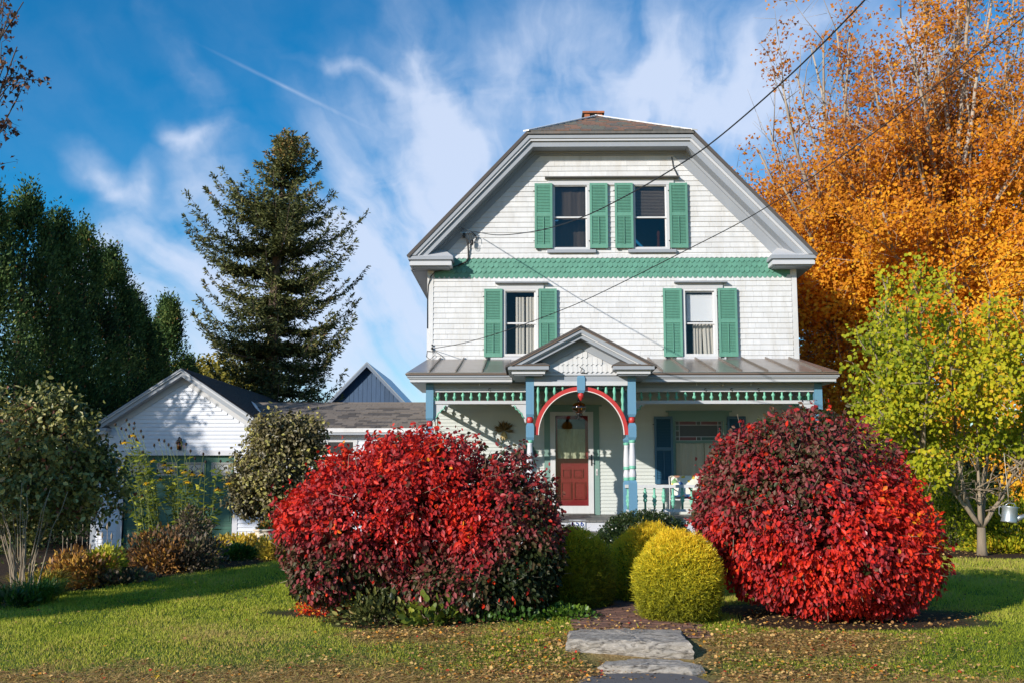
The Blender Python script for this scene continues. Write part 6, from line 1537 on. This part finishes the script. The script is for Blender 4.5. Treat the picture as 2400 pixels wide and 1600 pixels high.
cedar('separate pointed cedar standing between the row and the spruce', 388, 704, 39, 1.55, 42000, 90, None)
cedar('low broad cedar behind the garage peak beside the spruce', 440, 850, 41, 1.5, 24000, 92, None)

# ---- yellow tree behind the spruce
MT['yellowtree'] = foliage('yellow_tree_leaf', [(0, (.06, .07, .015)), (.5, (.28, .24, .03)), (1, (.55, .40, .06))], .6, .35, .3)
def far_tree(name, label, px, pt, pb, Y, rx, mat, n, seed, size=(.12, .22), lump=.16):
    rng = np.random.default_rng(seed); X = WX(px, 900, Y); z1 = WZ(px, pt, Y); z0 = max(.3, WZ(px, pb, Y)); root = thing(name, label, 'tree', (X, Y, 0))
    P, D_, q = dome_points(n, (X, Y, (z0+z1)/2), (rx, rx, (z1-z0)/2), rng, lump, 3, seed, .4); n = len(P)
    leaves('crown', P, rdir(n, rng), D_+rdir(n, rng)*.8, rng.uniform(*size, n), np.clip(.5+.2*vnoise(P, 1.5, seed)+rng.normal(0, .15, n), 0, 1), mat, 'maple', root)
    part('trunk', MB().tube([(X, Y, -.1), (X, Y, (z0+z1)/2), (X+.2, Y, z1-.5)], [.2, .12, .04], 7), 'bark', root)
far_tree('yellow_tree', 'yellow leaved tree glimpsed behind the foot of the spruce', 520, 835, 1000, 46, 2.3, 'yellowtree', 6000, 101)
far_tree('yellow_tree', 'low orange and yellow tree far behind the right trees', 2330, 1000, 1180, 40, 3.2, 'mapleleaf', 9000, 102)
far_tree('yellow_tree', 'yellow orange small tree behind the porch right corner', 2000, 950, 1200, 29, 2.2, 'mapleleaf', 9000, 103)
far_tree('background_tree', 'dark olive tree mass behind the trunk of the yellow green tree', 2140, 1000, 1220, 34, 2.6, 'spruceleaf', 9000, 104)
far_tree('background_tree', 'green tree far behind the watering can', 2420, 1040, 1230, 36, 2.6, 'limeleaf', 7000, 105)

# ---- leafy shrubs
MT['olive'] = foliage('olive_shrub_leaf', [(0, (.02, .03, .01)), (.35, (.075, .09, .025)), (.6, (.18, .19, .05)), (.8, (.38, .34, .10)), (.93, (.55, .48, .18)), (1, (.26, .10, .06))], .42, .25, .4)
MT['viburnum'] = foliage('dull_bronze_leaf', [(0, (.03, .03, .015)), (.3, (.09, .08, .04)), (.55, (.21, .17, .08)), (.75, (.33, .31, .08)), (.92, (.55, .48, .12)), (1, (.65, .52, .18))], .42, .25, .4)
def leafy(name, label, lobes, mat, n, seed, size, base, nst=12, hst=1.6, spread=.5, lean=.35, tone0=.5, shape='fold', droop=.4, stemmat='bark', r0=.02, cat='shrub', tg=.15, inner=.45, lump=.15):
    rng = np.random.default_rng(seed); g = GZ(base[0], base[1]); b = thing(name, label, cat, (base[0], base[1], g)); Ps, Ds, Qs = [], [], []
    tot = sum(l[1][0]*l[1][2] for l in lobes)
    for (c, r) in lobes: P, D_, q = dome_points(int(n*r[0]*r[2]/tot), c, r, rng, lump, 2.8, seed, inner); Ps.append(P); Ds.append(D_); Qs.append(q)
    P = np.concatenate(Ps); D_ = np.concatenate(Ds); q = np.concatenate(Qs); ok = P[:, 2] > gz(P[:, 0], P[:, 1])+.03; P, D_, q = P[ok], D_[ok], q[ok]; m_ = len(P)
    nA = max(30, m_//30); ai = rng.integers(0, m_, nA); near_ = ai[rng.integers(0, nA, m_)]; w_c = (rng.random(m_) < .82)[:, None]
    P = np.where(w_c, P[near_]+rng.normal(0, .075, (m_, 3)), P)
    U = unit(D_*.6+rng.normal(0, .6, (m_, 3))+np.array([0, 0, -droop])); Nn = unit(D_*.6-np.array(SUNV)*.7+rng.normal(0, .6, (m_, 3))); U = unit(U-Nn*(U*Nn).sum(1, keepdims=True))
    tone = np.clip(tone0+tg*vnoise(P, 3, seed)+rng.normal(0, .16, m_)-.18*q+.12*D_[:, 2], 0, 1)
    leaves('foliage', P, U, Nn, rng.uniform(*size, m_), tone, mat, shape, b)
    mb = MB(); stems(mb, (base[0], base[1], g), spread, nst, hst, rng, r0, 6, lean); part('stem', mb, stemmat, b, kind='stuff'); return b
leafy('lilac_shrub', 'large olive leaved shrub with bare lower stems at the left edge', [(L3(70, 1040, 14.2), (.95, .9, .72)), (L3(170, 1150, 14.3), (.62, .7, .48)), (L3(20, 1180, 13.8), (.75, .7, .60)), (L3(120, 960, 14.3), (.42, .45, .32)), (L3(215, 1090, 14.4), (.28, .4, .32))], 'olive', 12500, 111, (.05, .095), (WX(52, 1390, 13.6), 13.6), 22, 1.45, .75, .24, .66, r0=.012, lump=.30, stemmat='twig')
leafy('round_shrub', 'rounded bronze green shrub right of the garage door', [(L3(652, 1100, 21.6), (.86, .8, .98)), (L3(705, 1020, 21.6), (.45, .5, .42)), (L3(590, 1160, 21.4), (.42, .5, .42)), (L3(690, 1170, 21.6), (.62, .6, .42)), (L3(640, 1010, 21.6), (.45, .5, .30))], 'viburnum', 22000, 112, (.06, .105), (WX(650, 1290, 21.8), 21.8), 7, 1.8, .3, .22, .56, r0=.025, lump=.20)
# perennials: tall coneflowers with yellow petals and dark seed heads
MT['stemgreen'] = paint('green_stem', (.13, .17, .04), .7, .2, 20); MT['seed'] = paint('seed_head', (.035, .02, .012), .9, .2, 30)
MT['petal'] = leafsolid('yellow_petal', (.80, .48, .02), .5, .3); MT['coneleaf'] = foliage('coneflower_leaf', [(0, (.04, .08, .015)), (.5, (.20, .26, .03)), (1, (.55, .52, .04))], .5, .4)
def coneflower(label, heads, base, seed, Y):
    rng = np.random.default_rng(seed); g = GZ(*base); b = thing('coneflower_clump', label, 'flowers', (base[0], base[1], g)); st = MB(); LP, LU = [], []
    for (px, py, kind) in heads:
        h = Vector(L3(px, py, Y+rng.uniform(-.4, .4))); b0 = Vector((base[0]+rng.uniform(-.18, .18)+(h.x-base[0])*.25, h.y*.4+base[1]*.6, g)); mid = b0.lerp(h, .55)+Vector((-(h.x-b0.x)*.22, 0, .06)); pts = [b0, b0.lerp(mid, .5), mid, mid.lerp(h, .5)+Vector((0, 0, .03)), h]
        st.tube(pts, [.008, .007, .006, .004, .003], 4)
        for k in range(34):
            t = rng.uniform(.05, .84)*4; i = int(t); p = pts[i].lerp(pts[i+1], t-i); LP.append(tuple(p)); a = rng.uniform(0, 6.28); LU.append((math.cos(a), math.sin(a), rng.uniform(-.4, .6)))
        if kind == 0:
            part('seed_head', MB().lathe([(.004, -.01), (.016, 0), (.020, .018), (.014, .038), (.004, .046)], tuple(h), 8), 'seed', b)
        else:
            T = []; hb = MB(); f_ = part('flower_head', MB().lathe([(.006, -.01), (.018, 0), (.022, .012), (.012, .03)], tuple(h), 8), 'seed', b)
            n = 12; A = np.linspace(0, 6.28, n, endpoint=False); P = np.tile(tuple(h), (n, 1)); U = np.stack([np.cos(A), np.sin(A), -.55+rng.normal(0, .2, n)], -1); N_ = np.stack([np.cos(A)*.3, np.sin(A)*.3, np.ones(n)], -1)
            leaves('petals', P, U, N_, rng.uniform(.085, .12, n), np.ones(n), 'petal', 'dia', f_, kind=None, width=.7)
    part('stem', st, 'stemgreen', b, kind='stuff'); LP = np.array(LP); LU = np.array(LU); n = len(LP)
    leaves('leaf_cover', LP, LU, rdir(n, rng)+np.array([0, 0, 1]), rng.uniform(.07, .17, n), np.clip(rng.normal(.55, .25, n), 0, 1), 'coneleaf', 'dia', b, width=.55)
Z7 = lambda x, y: (180+x/3.266, 840+y/3.266)
hd = [(295, 510, 0), (380, 475, 0), (400, 510, 0), (440, 500, 0), (340, 540, 0), (375, 550, 0), (435, 540, 0), (430, 578, 1), (365, 632, 1), (340, 838, 1), (490, 560, 0), (508, 605, 0), (465, 640, 0), (425, 690, 0), (237, 665, 0), (293, 665, 0), (300, 680, 0), (312, 775, 1), (505, 720, 0), (500, 1050, 1), (455, 625, 0), (270, 760, 0), (400, 600, 0)]
hd2 = [(628, 628, 0), (670, 635, 0), (592, 668, 0), (702, 665, 0), (765, 648, 0), (795, 625, 0), (835, 660, 0), (722, 690, 0), (870, 712, 0), (590, 770, 1), (675, 805, 1), (720, 845, 1), (830, 858, 1), (882, 872, 1), (640, 915, 1), (845, 935, 1), (968, 735, 0), (1090, 728, 0), (1100, 790, 0), (1160, 945, 1), (1080, 990, 1), (970, 1140, 1), (950, 1190, 0), (1050, 1155, 0), (620, 860, 0), (905, 770, 0), (985, 795, 0), (1210, 905, 0), (540, 935, 1), (960, 880, 1)]
coneflower('tall leafy clump of yellow coneflowers at the left of the garage door', [(*Z7(a, b), k) for a, b, k in hd], (WX(392, 1330, 18.2), 18.2), 121, 18.0)
coneflower('leaning clump of yellow coneflowers spreading across the garage door', [(*Z7(a, b), k) for a, b, k in hd2], (WX(455, 1330, 18.4), 18.4), 122, 18.2)
# border plants
MT['goldfern'] = foliage('golden_fern', [(0, (.10, .08, .01)), (.4, (.40, .29, .03)), (.75, (.72, .48, .04)), (1, (.34, .44, .05))], .6, .3)
MT['greenblade'] = foliage('fresh_green_blade', [(0, (.02, .06, .008)), (.5, (.07, .16, .015)), (1, (.18, .28, .03))], .45, .3)
MT['bronze'] = foliage('bronze_plant', [(0, (.03, .022, .012)), (.4, (.13, .07, .03)), (.7, (.34, .15, .035)), (1, (.55, .32, .05))], .6, .25)
MT['darkplant'] = foliage('dark_seedy_plant', [(0, (.02, .018, .012)), (.5, (.09, .065, .045)), (.8, (.22, .17, .09)), (1, (.12, .18, .04))], .6, .2)
def tuft(label, px, py, Y, r, h, n, mat, seed, name='border_plant', size=(.05, .11), shape='dia', width=.8, tone0=.5, cat='plant', up=.5):
    rng = np.random.default_rng(seed); X = WX(px, py, Y); g = GZ(X, Y); b = thing(name, label, cat, (X, Y, g))
    P, D_, q = dome_points(n, (X, Y, g+h*.25), (r, r*.9, h*.85), rng, .22, 3.5, seed, .3); ok = P[:, 2] > gz(P[:, 0], P[:, 1]); P, D_ = P[ok], D_[ok]; m_ = len(P)
    leaves('foliage', P, D_+rng.normal(0, .5, (m_, 3))+np.array([0, 0, up]), rdir(m_, rng)+np.array([0, -.4, .5]), rng.uniform(*size, m_), np.clip(tone0+.18*vnoise(P, 6, seed)+rng.normal(0, .2, m_), 0, 1), mat, shape, b, width=width)
    mb = MB(); stems(mb, (X, Y, g), r, 14, h*.8, rng, .006, 3, .4); part('stem', mb, 'twig', b, kind='stuff'); return b
def blades(label, px, py, Y, r, h, n, mat, seed, name='grass_tuft', cat='plant'):
    rng = np.random.default_rng(seed); X = WX(px, py, Y); g = GZ(X, Y); b = thing(name, label, cat, (X, Y, g)); a = rng.uniform(0, 6.28, n); rr_ = r*.5*rng.random(n)**.5
    P = np.stack([X+rr_*np.cos(a), Y+rr_*np.sin(a), g+0*a], -1); d = np.stack([np.cos(a), np.sin(a), 0*a], -1); U1 = unit(d*.35+np.array([0, 0, 1])+rng.normal(0, .2, (n, 3))); L1 = rng.uniform(.5, .9, n)*h
    leaves('blade_base', P, U1, d, L1, rng.random(n), mat, 'dia', b, width=.12)
    P2 = P+U1*L1[:, None]*.7; U2 = unit(d*.9+np.array([0, 0, .15])+rng.normal(0, .25, (n, 3))); leaves('blade_tip', P2, U2, np.array([0, 0, 1])+d*.1, L1*.8, rng.random(n), mat, 'dia', b, width=.12); return b
tuft('dark bronze shrub covered in brown seed heads below the garage door', 442, 1290, 18.0, .45, .95, 5200, 'darkplant', 131, 'seedhead_shrub', (.04, .08), cat='shrub', tone0=.6)
tuft('brownish red leaved low shrub under the coneflowers', 375, 1345, 17.3, .55, .55, 3800, 'bronze', 132, 'low_shrub', cat='shrub')
tuft('dark low shrub at the front edge of the bed right of the coneflowers', 450, 1355, 17.4, .42, .5, 2800, 'darkplant', 142, 'low_shrub', cat='shrub')
tuft('orange brown ferny plant in the middle of the left bed', 190, 1335, 15.6, .50, .42, 3800, 'bronze', 133, tone0=.75)
tuft('yellow green leafy plant beside the ferny plant in the left bed', 245, 1345, 15.8, .32, .5, 1700, 'coneleaf', 134, tone0=.75)
tuft('golden fern clump below the garage door right corner', 545, 1300, 20.6, .50, .34, 2400, 'goldfern', 135)
tuft('golden leaved clump beside the planter urn', 590, 1305, 20.2, .45, .30, 2200, 'goldfern', 136, tone0=.6)
tuft('bright green low plant before the golden ferns', 555, 1325, 19.2, .35, .22, 1500, 'greenblade', 137, size=(.05, .12))
tuft('pale dry flowering plant left of the red bush', 645, 1320, 18.8, .30, .35, 1200, 'goldfern', 138, tone0=.35)
blades('bright green arching grass clump at the front of the left bed', 75, 1410, 12.9, .5, .34, 520, 'greenblade', 139)
blades('yellowing grass clump beside the bare stems of the left shrub', 95, 1345, 14.6, .5, .40, 420, 'goldfern', 140)
blades('green grassy clump near the garage corner', 110, 1370, 13.9, .4, .3, 320, 'greenblade', 141)
tuft('low dark groundcover plant along the front of the bed', 280, 1385, 15.8, .45, .20, 1600, 'darkplant', 143, tone0=.7)
tuft('small green leafed plant at the far left of the bed', 20, 1430, 12.5, .3, .16, 700, 'greenblade', 144, tone0=.3)
# brown upright seed stalks
mbk = thing('dry_stalks', 'thin dry brown stalks standing in the left bed before the garage corner', 'plant', (WX(195, 1300, 16.6), 16.6, GZ(-6.5, 16.6)))
rng = np.random.default_rng(145)
for (px, py) in ((148, 1245), (158, 1262), (168, 1235), (180, 1255), (195, 1210), (205, 1260), (230, 1240), (240, 1248), (252, 1228), (262, 1250), (212, 1275), (176, 1275)):
    Y = 16.6+rng.uniform(-.3, .3); x, z = W(px, py, Y); g = GZ(x, Y); o = MB(); o.tube([(x+.03, Y, g), (x+.01, Y, (g+z)/2), (x, Y, z)], [.006, .005, .004], 4); o.lathe([(.003, -.09), (.014, -.06), (.016, -.02), (.004, .02)], (x, Y, z), 6); part('stalk', o, 'twig', mbk)
# green weeds under the red bushes
tuft('large hosta like green and yellow leaves under the left red bush', 1010, 1425, 11.4, .40, .26, 420, 'coneleaf', 151, size=(.06, .11), shape='round', tone0=.35)
tuft('low bright green weeds at the foot of the hidden golden cypress', 1330, 1440, 11.7, .30, .12, 700, 'greenblade', 152, size=(.025, .05), shape='round', tone0=.6)
tuft('green weeds under the right part of the left red bush', 1180, 1440, 11.5, .42, .12, 600, 'greenblade', 153, size=(.03, .06), shape='round', tone0=.3)
tuft('dark leafy undergrowth beneath the left red bush', 900, 1430, 11.7, .55, .30, 1500, 'olive', 154, size=(.05, .09), shape='fold', tone0=.4)
tuft('low orange red leaved patch at the left foot of the red bush', 765, 1385, 12.3, .34, .20, 1300, 'redleaf', 155, size=(.025, .05), shape='fold', tone0=.85)
tuft('light green plants at the foot of the yellow green tree', 2350, 1296, 20.2, .7, .22, 2000, 'limeleaf', 156, tone0=.7)
tuft('green hedge plant behind the yellow green tree trunk', 2235, 1260, 21.5, 1.0, 1.3, 7000, 'limeleaf', 157, name='background_shrub', cat='shrub', tone0=.28)
tuft('leafy green shrub below the watering can', 2390, 1270, 20.6, 1.1, 1.0, 7000, 'limeleaf', 158, name='background_shrub', cat='shrub', tone0=.45)
tuft('dark green shrub right beside the big right burning bush', 2210, 1230, 23.5, 1.1, 2.2, 8000, 'olive', 159, name='background_shrub', cat='shrub', tone0=.4)

# ---- trees standing outside the left edge: one shows its twigs at top left
MT['rustleaf'] = foliage('rust_oak_leaf', [(0, (.04, .015, .01)), (.5, (.13, .05, .025)), (1, (.24, .11, .04))], .6, .3)
def edge_tree(label, X, Y, tips, seed, per=5, rad=.22, size=(.07, .13), extra=True):
    rng = np.random.default_rng(seed); g = GZ(X, Y); root = thing('oak_tree', label, 'tree', (X, Y, g)); fk = Vector((X, Y, 3.2)); limbs = []
    for t in tips: limbs.append((fk+Vector((0, 0, rng.uniform(-.5, 2.5))), Vector(t), .05))
    A = branchy(root, limbs, rng, 'darktwig', [Vector((X, Y, g-.1)), fk, fk+Vector((0, 0, 3))], [.22, .17, .1], 7, (.5, 1.3), upward=.2, twigmat='darktwig', seg=9)
    P = scatter_leaves(A, per, rad, rng); n = len(P)
    leaves('crown', P, rng.normal(0, .5, (n, 3))+np.array([0, 0, -.7]), rdir(n, rng), rng.uniform(*size, n), rng.random(n), 'rustleaf', 'maple', root)
T0 = [L3(25, 25, 22), L3(55, 5, 22.5), L3(40, 110, 22), L3(5, 60, 21.5), L3(30, 170, 22), L3(10, 150, 23), L3(-30, -60, 22), L3(-60, 90, 22), L3(20, -60, 23)]
T0 += [L3(30, 250, 22.5), L3(10, 300, 22)]
edge_tree('brown leaved oak whose branch tips reach in at the top left corner', -14.5, 22.5, T0, 161, 3, .16, (.07, .13))
def crown_tree(name, label, base, lobes, n, seed, mat='olive', size=(.10, .2)):
    rng = np.random.default_rng(seed); g = GZ(*base); root = thing(name, label, 'tree', (base[0], base[1], g)); Ps = []; Ds = []
    for c, r in lobes: P, D_, q = dome_points(n//len(lobes), c, r, rng, .15, 2.5, seed, .3); Ps.append(P); Ds.append(D_)
    P = np.concatenate(Ps); m_ = len(P); leaves('crown', P, rdir(m_, rng), rdir(m_, rng), rng.uniform(*size, m_), rng.random(m_), mat, 'maple', root)
    mb = MB(); top = Vector(lobes[0][0]); mb.tube([(base[0], base[1], g-.1), (base[0], base[1], g+2), tuple(top)], [.2, .15, .05], 8); part('trunk', mb, 'bark', root)
    for c, r in lobes[1:]: part('limb', MB().tube([(base[0], base[1], g+2.2), c], [.1, .03], 6), 'bark', root)
def shade(p, t): return (p[0]-.90*t, p[1]-1.0*t, p[2]+.49*t)
# garage shade tree: dappled light on the garage front
lob = [(shade((-10.0, 27, 3.2), 13), (1.3, 1.6, .9)), (shade((-9.0, 27, 2.0), 13), (1.1, 1.5, .75)), (shade((-10.7, 27, 1.6), 12.5), (.8, 1.2, .7)), (shade((-7.6, 27, 1.4), 13.2), (.55, .9, .4)), (shade((-9.2, 27, .5), 13), (1.3, 1.6, .6)), (shade((-11.2, 27, 3.5), 13), (1.2, 1.5, 1.0))]
crown_tree('shade_tree', 'tree outside the left edge that dapples the garage front with shade', (shade((-9.5, 27, 2), 13)[0], shade((-9.5, 27, 2), 13)[1]), lob, 6000, 171, 'olive', (.12, .24))
lob = [(shade((x_, y_, .12), 10.5), (.52, .80, .23)) for x_, y_ in ((-6.6, 11.2), (-5.9, 12.0), (-5.3, 12.8), (-4.8, 13.6), (-4.3, 14.5), (-3.8, 15.5), (-3.3, 16.5), (-2.8, 17.5))]
crown_tree('shade_tree', 'tree beside the viewer left that throws the long shadow over the lawn', (lob[1][0][0]-.6, lob[1][0][1]-.3), lob, 9000, 172, 'olive', (.12, .22))

# ------------------------------------------------------------------ grass, litter
def in_poly_any(x, y):
    m = ((x > .45) & (x < 1.7) & (y > 8.6) & (y < 19.5))
    return m
MT['grassblade'] = foliage('grass_blade', [(0, (.12, .17, .014)), (.35, (.33, .39, .028)), (.55, (.54, .54, .07)), (.7, (.42, .36, .10)), (.85, (.56, .38, .14)), (1, (.64, .42, .17))], .6, .4, .2)
rng = np.random.default_rng(201)
N_ = 520000
Yg = 8.2+14.5*rng.random(N_)**1.45; Xg = Yg*(-.56+1.06*rng.random(N_)); 
bd = bedmask(Xg, Yg); dr = dryness(Xg, Yg)
keep = (bd+rng.random(N_)*.5 < .55) & ~in_poly_any(Xg, Yg) & (rng.random(N_) > dr*.45) & ~((Xg > .55) & (Xg < 1.6) & (Yg < 9.6))
Xg, Yg, dr = Xg[keep], Yg[keep], dr[keep]; n = len(Xg); print('grass', n)
P = np.stack([Xg, Yg, gz(Xg, Yg)-.004], -1); clump = vnoise(P, 3.5, 17); h = (.018+.014*rng.random(n)+.006*clump)*(1-.35*dr)*np.clip(Yg/11, .8, 1.4)
U = unit(rng.normal(0, .42, (n, 3))*(1+dr[:, None])+np.array([0, 0, 1]))
tone = np.clip(.45+.12*vnoise(P, 1.1, 18)+.10*vnoise(P, .5, 28)+.08*clump+rng.normal(0, .12, n)+.55*dr, 0, 1)
leaves('grass', P, U, rdir(n, rng), h*1.35, tone, 'grassblade', 'thin', width=2.2)
bpy.data.objects['grass']['label'] = 'short green lawn grass with dry straw patches'; bpy.data.objects['grass']['category'] = 'grass'
# dry straw lying on the verge
n = 90000; X_ = rng.uniform(-6, 6, n); Y_ = 8.2+3.0*rng.random(n); k = (rng.random(n) < dryness(X_, Y_)) & ~((X_ > .45) & (X_ < 1.65) & (Y_ < 10.6)); X_, Y_ = X_[k], Y_[k]; n = len(X_); P = np.stack([X_, Y_, gz(X_, Y_)+.008+.02*rng.random(n)], -1); a = rng.uniform(0, 6.28, n)
o = leaves('dry_straw', P, np.stack([np.cos(a), np.sin(a), rng.normal(.05, .15, n)], -1), np.array([0, 0, 1])+rng.normal(0, .2, (n, 3)), rng.uniform(.04, .11, n), np.clip(rng.normal(.85, .13, n), 0, 1), 'grassblade', 'thin', width=1.1); tag(o, 'dry straw and clippings lying along the pavement edge', 'straw')
# fallen leaves
MT['litter'] = foliage('fallen_leaf', [(0, (.10, .05, .02)), (.3, (.34, .17, .06)), (.55, (.58, .35, .12)), (.8, (.74, .48, .17)), (.93, (.70, .34, .03)), (1, (.50, .04, .02))], .7, .15, .3)
n = 230000; X_ = rng.uniform(-6.5, 8, n); Y_ = 8.2+12*rng.random(n)**1.7; dd_ = np.maximum(dryness(X_, Y_)*(.35+.65*sst(9.4, 9.9, Y_)), np.exp(-((X_-1.1)/1.7)**2-((Y_-9.7)/1.0)**2)*2.0); bdm = bedmask(X_, Y_)
k = rng.random(n) < .006+.55*np.clip(dd_*(Y_ > 9.1)+.14*dd_, 0, 1)+.10*bdm; k &= ~((X_ > .48) & (X_ < 1.58) & (Y_ > 9.75) & (Y_ < 10.5)) & ~((X_ > .62) & (X_ < 1.58) & (Y_ > 9.12) & (Y_ < 9.42) & (rng.random(n) > .12)) & ~((X_ > .55) & (X_ < 1.5) & (Y_ < 9.05)); X_, Y_ = X_[k], Y_[k]; n = len(X_); print('litter', n)
P = np.stack([X_, Y_, gz(X_, Y_)+.022+.02*rng.random(n)], -1); a = rng.uniform(0, 6.28, n)
lt = np.clip(rng.normal(.48, .30, n), 0, .95); lt[rng.random(n) < .03] = 1
o = leaves('fallen_leaves', P, np.stack([np.cos(a), np.sin(a), rng.normal(0, .25, n)], -1), np.array([0, 0, 1])+rng.normal(0, .35, (n, 3)), rng.uniform(.014, .040, n), lt, 'litter', 'fold', width=1.5); tag(o, 'dry tan maple leaves scattered over the lawn and round the stone step', 'fallen leaves')
# a few large leaves that can be picked out singly
def bigleaf(label, px, py, z, s, c, rot):
    x, y = gp(px, py, z); T, TF = LEAF['maple']; m5 = []
    vs = []; fs = []; 
    for i in range(5):
        a = rot+(i-2)*.62; l = (1, .85, .55)[abs(i-2)]*s; o_ = len(vs)
        vs += [(x, y, z+.01), (x+l*.45*math.cos(a-.22), y+l*.45*math.sin(a-.22), z+.03), (x+l*math.cos(a), y+l*math.sin(a), z+.012), (x+l*.45*math.cos(a+.22), y+l*.45*math.sin(a+.22), z+.035)]; fs.append((o_, o_+1, o_+2, o_+3))
    vs += [(x, y, z+.01), (x-s*.7*math.cos(rot), y-s*.7*math.sin(rot), z+.02), (x-s*.7*math.cos(rot), y-s*.7*math.sin(rot)+.004, z+.02)]; fs.append((len(vs)-3, len(vs)-2, len(vs)-1))
    mb = MB(); mb.add(vs, fs); o = part('maple_leaf', mb, c); tag(o, label, 'leaf')
MT['lf_y'] = leafsolid('bright_yellow_leaf', (.80, .52, .02), .6, .2); MT['lf_o'] = leafsolid('orange_leaf', (.62, .24, .03), .6, .2); MT['lf_t'] = leafsolid('tan_leaf', (.60, .42, .20), .6, .2); MT['lf_r'] = leafsolid('red_leaf', (.50, .03, .02), .6, .2)
bigleaf('bright yellow fallen maple leaf on the dry verge at bottom left', 365, 1592, .06, .075, 'lf_y', 1.2)
bigleaf('yellow orange fallen leaf on the lawn below the left red bush', 480, 1550, .07, .06, 'lf_y', 2.2)
bigleaf('orange fallen leaf in the middle of the left lawn', 388, 1530, .08, .06, 'lf_o', .3)
bigleaf('tan fallen leaf standing up on the lawn left of the red bush', 543, 1468, .14, .055, 'lf_t', 1.8)
bigleaf('red fallen leaf among the tan ones just above the asphalt', 1409, 1578, .07, .04, 'lf_r', 1.0)
bigleaf('yellow fallen leaf at the bottom right near the asphalt', 1655, 1588, .07, .075, 'lf_y', 2.6)
# ---- alike things share a group
GR = {'burning_bush': 'burning bushes either side of the path', 'golden_cypress': 'golden cypress mounds along the path', 'maple_tree': 'orange maples right of the house',
      'yellow_tree': 'autumn trees in the background', 'background_tree': 'green trees in the background', 'coneflower_clump': 'coneflower clumps before the garage', 'low_shrub': 'low shrubs in the left bed',
      'border_plant': 'small plants of the beds and borders', 'grass_tuft': 'grass clumps of the left bed', 'background_shrub': 'green shrubs behind the right tree', 'shade_tree': 'trees left of the picture', 'maple_leaf': 'single large fallen leaves', 'cedar_tree': 'tall cedars left of the garage', 'telephone_wire': 'overhead wires', 'power_cable': 'overhead wires', 'guy_wire': 'overhead wires', 'kerb_stone': 'stones of the front step', 'stone_step': 'stones of the front step', 'foundation_stone': 'stones of the front step'}
for o in list(col.objects):
    if o.parent is None and o.get('category'):
        k = o.name.split('.')[0]
        if k in GR: o['group'] = GR[k]
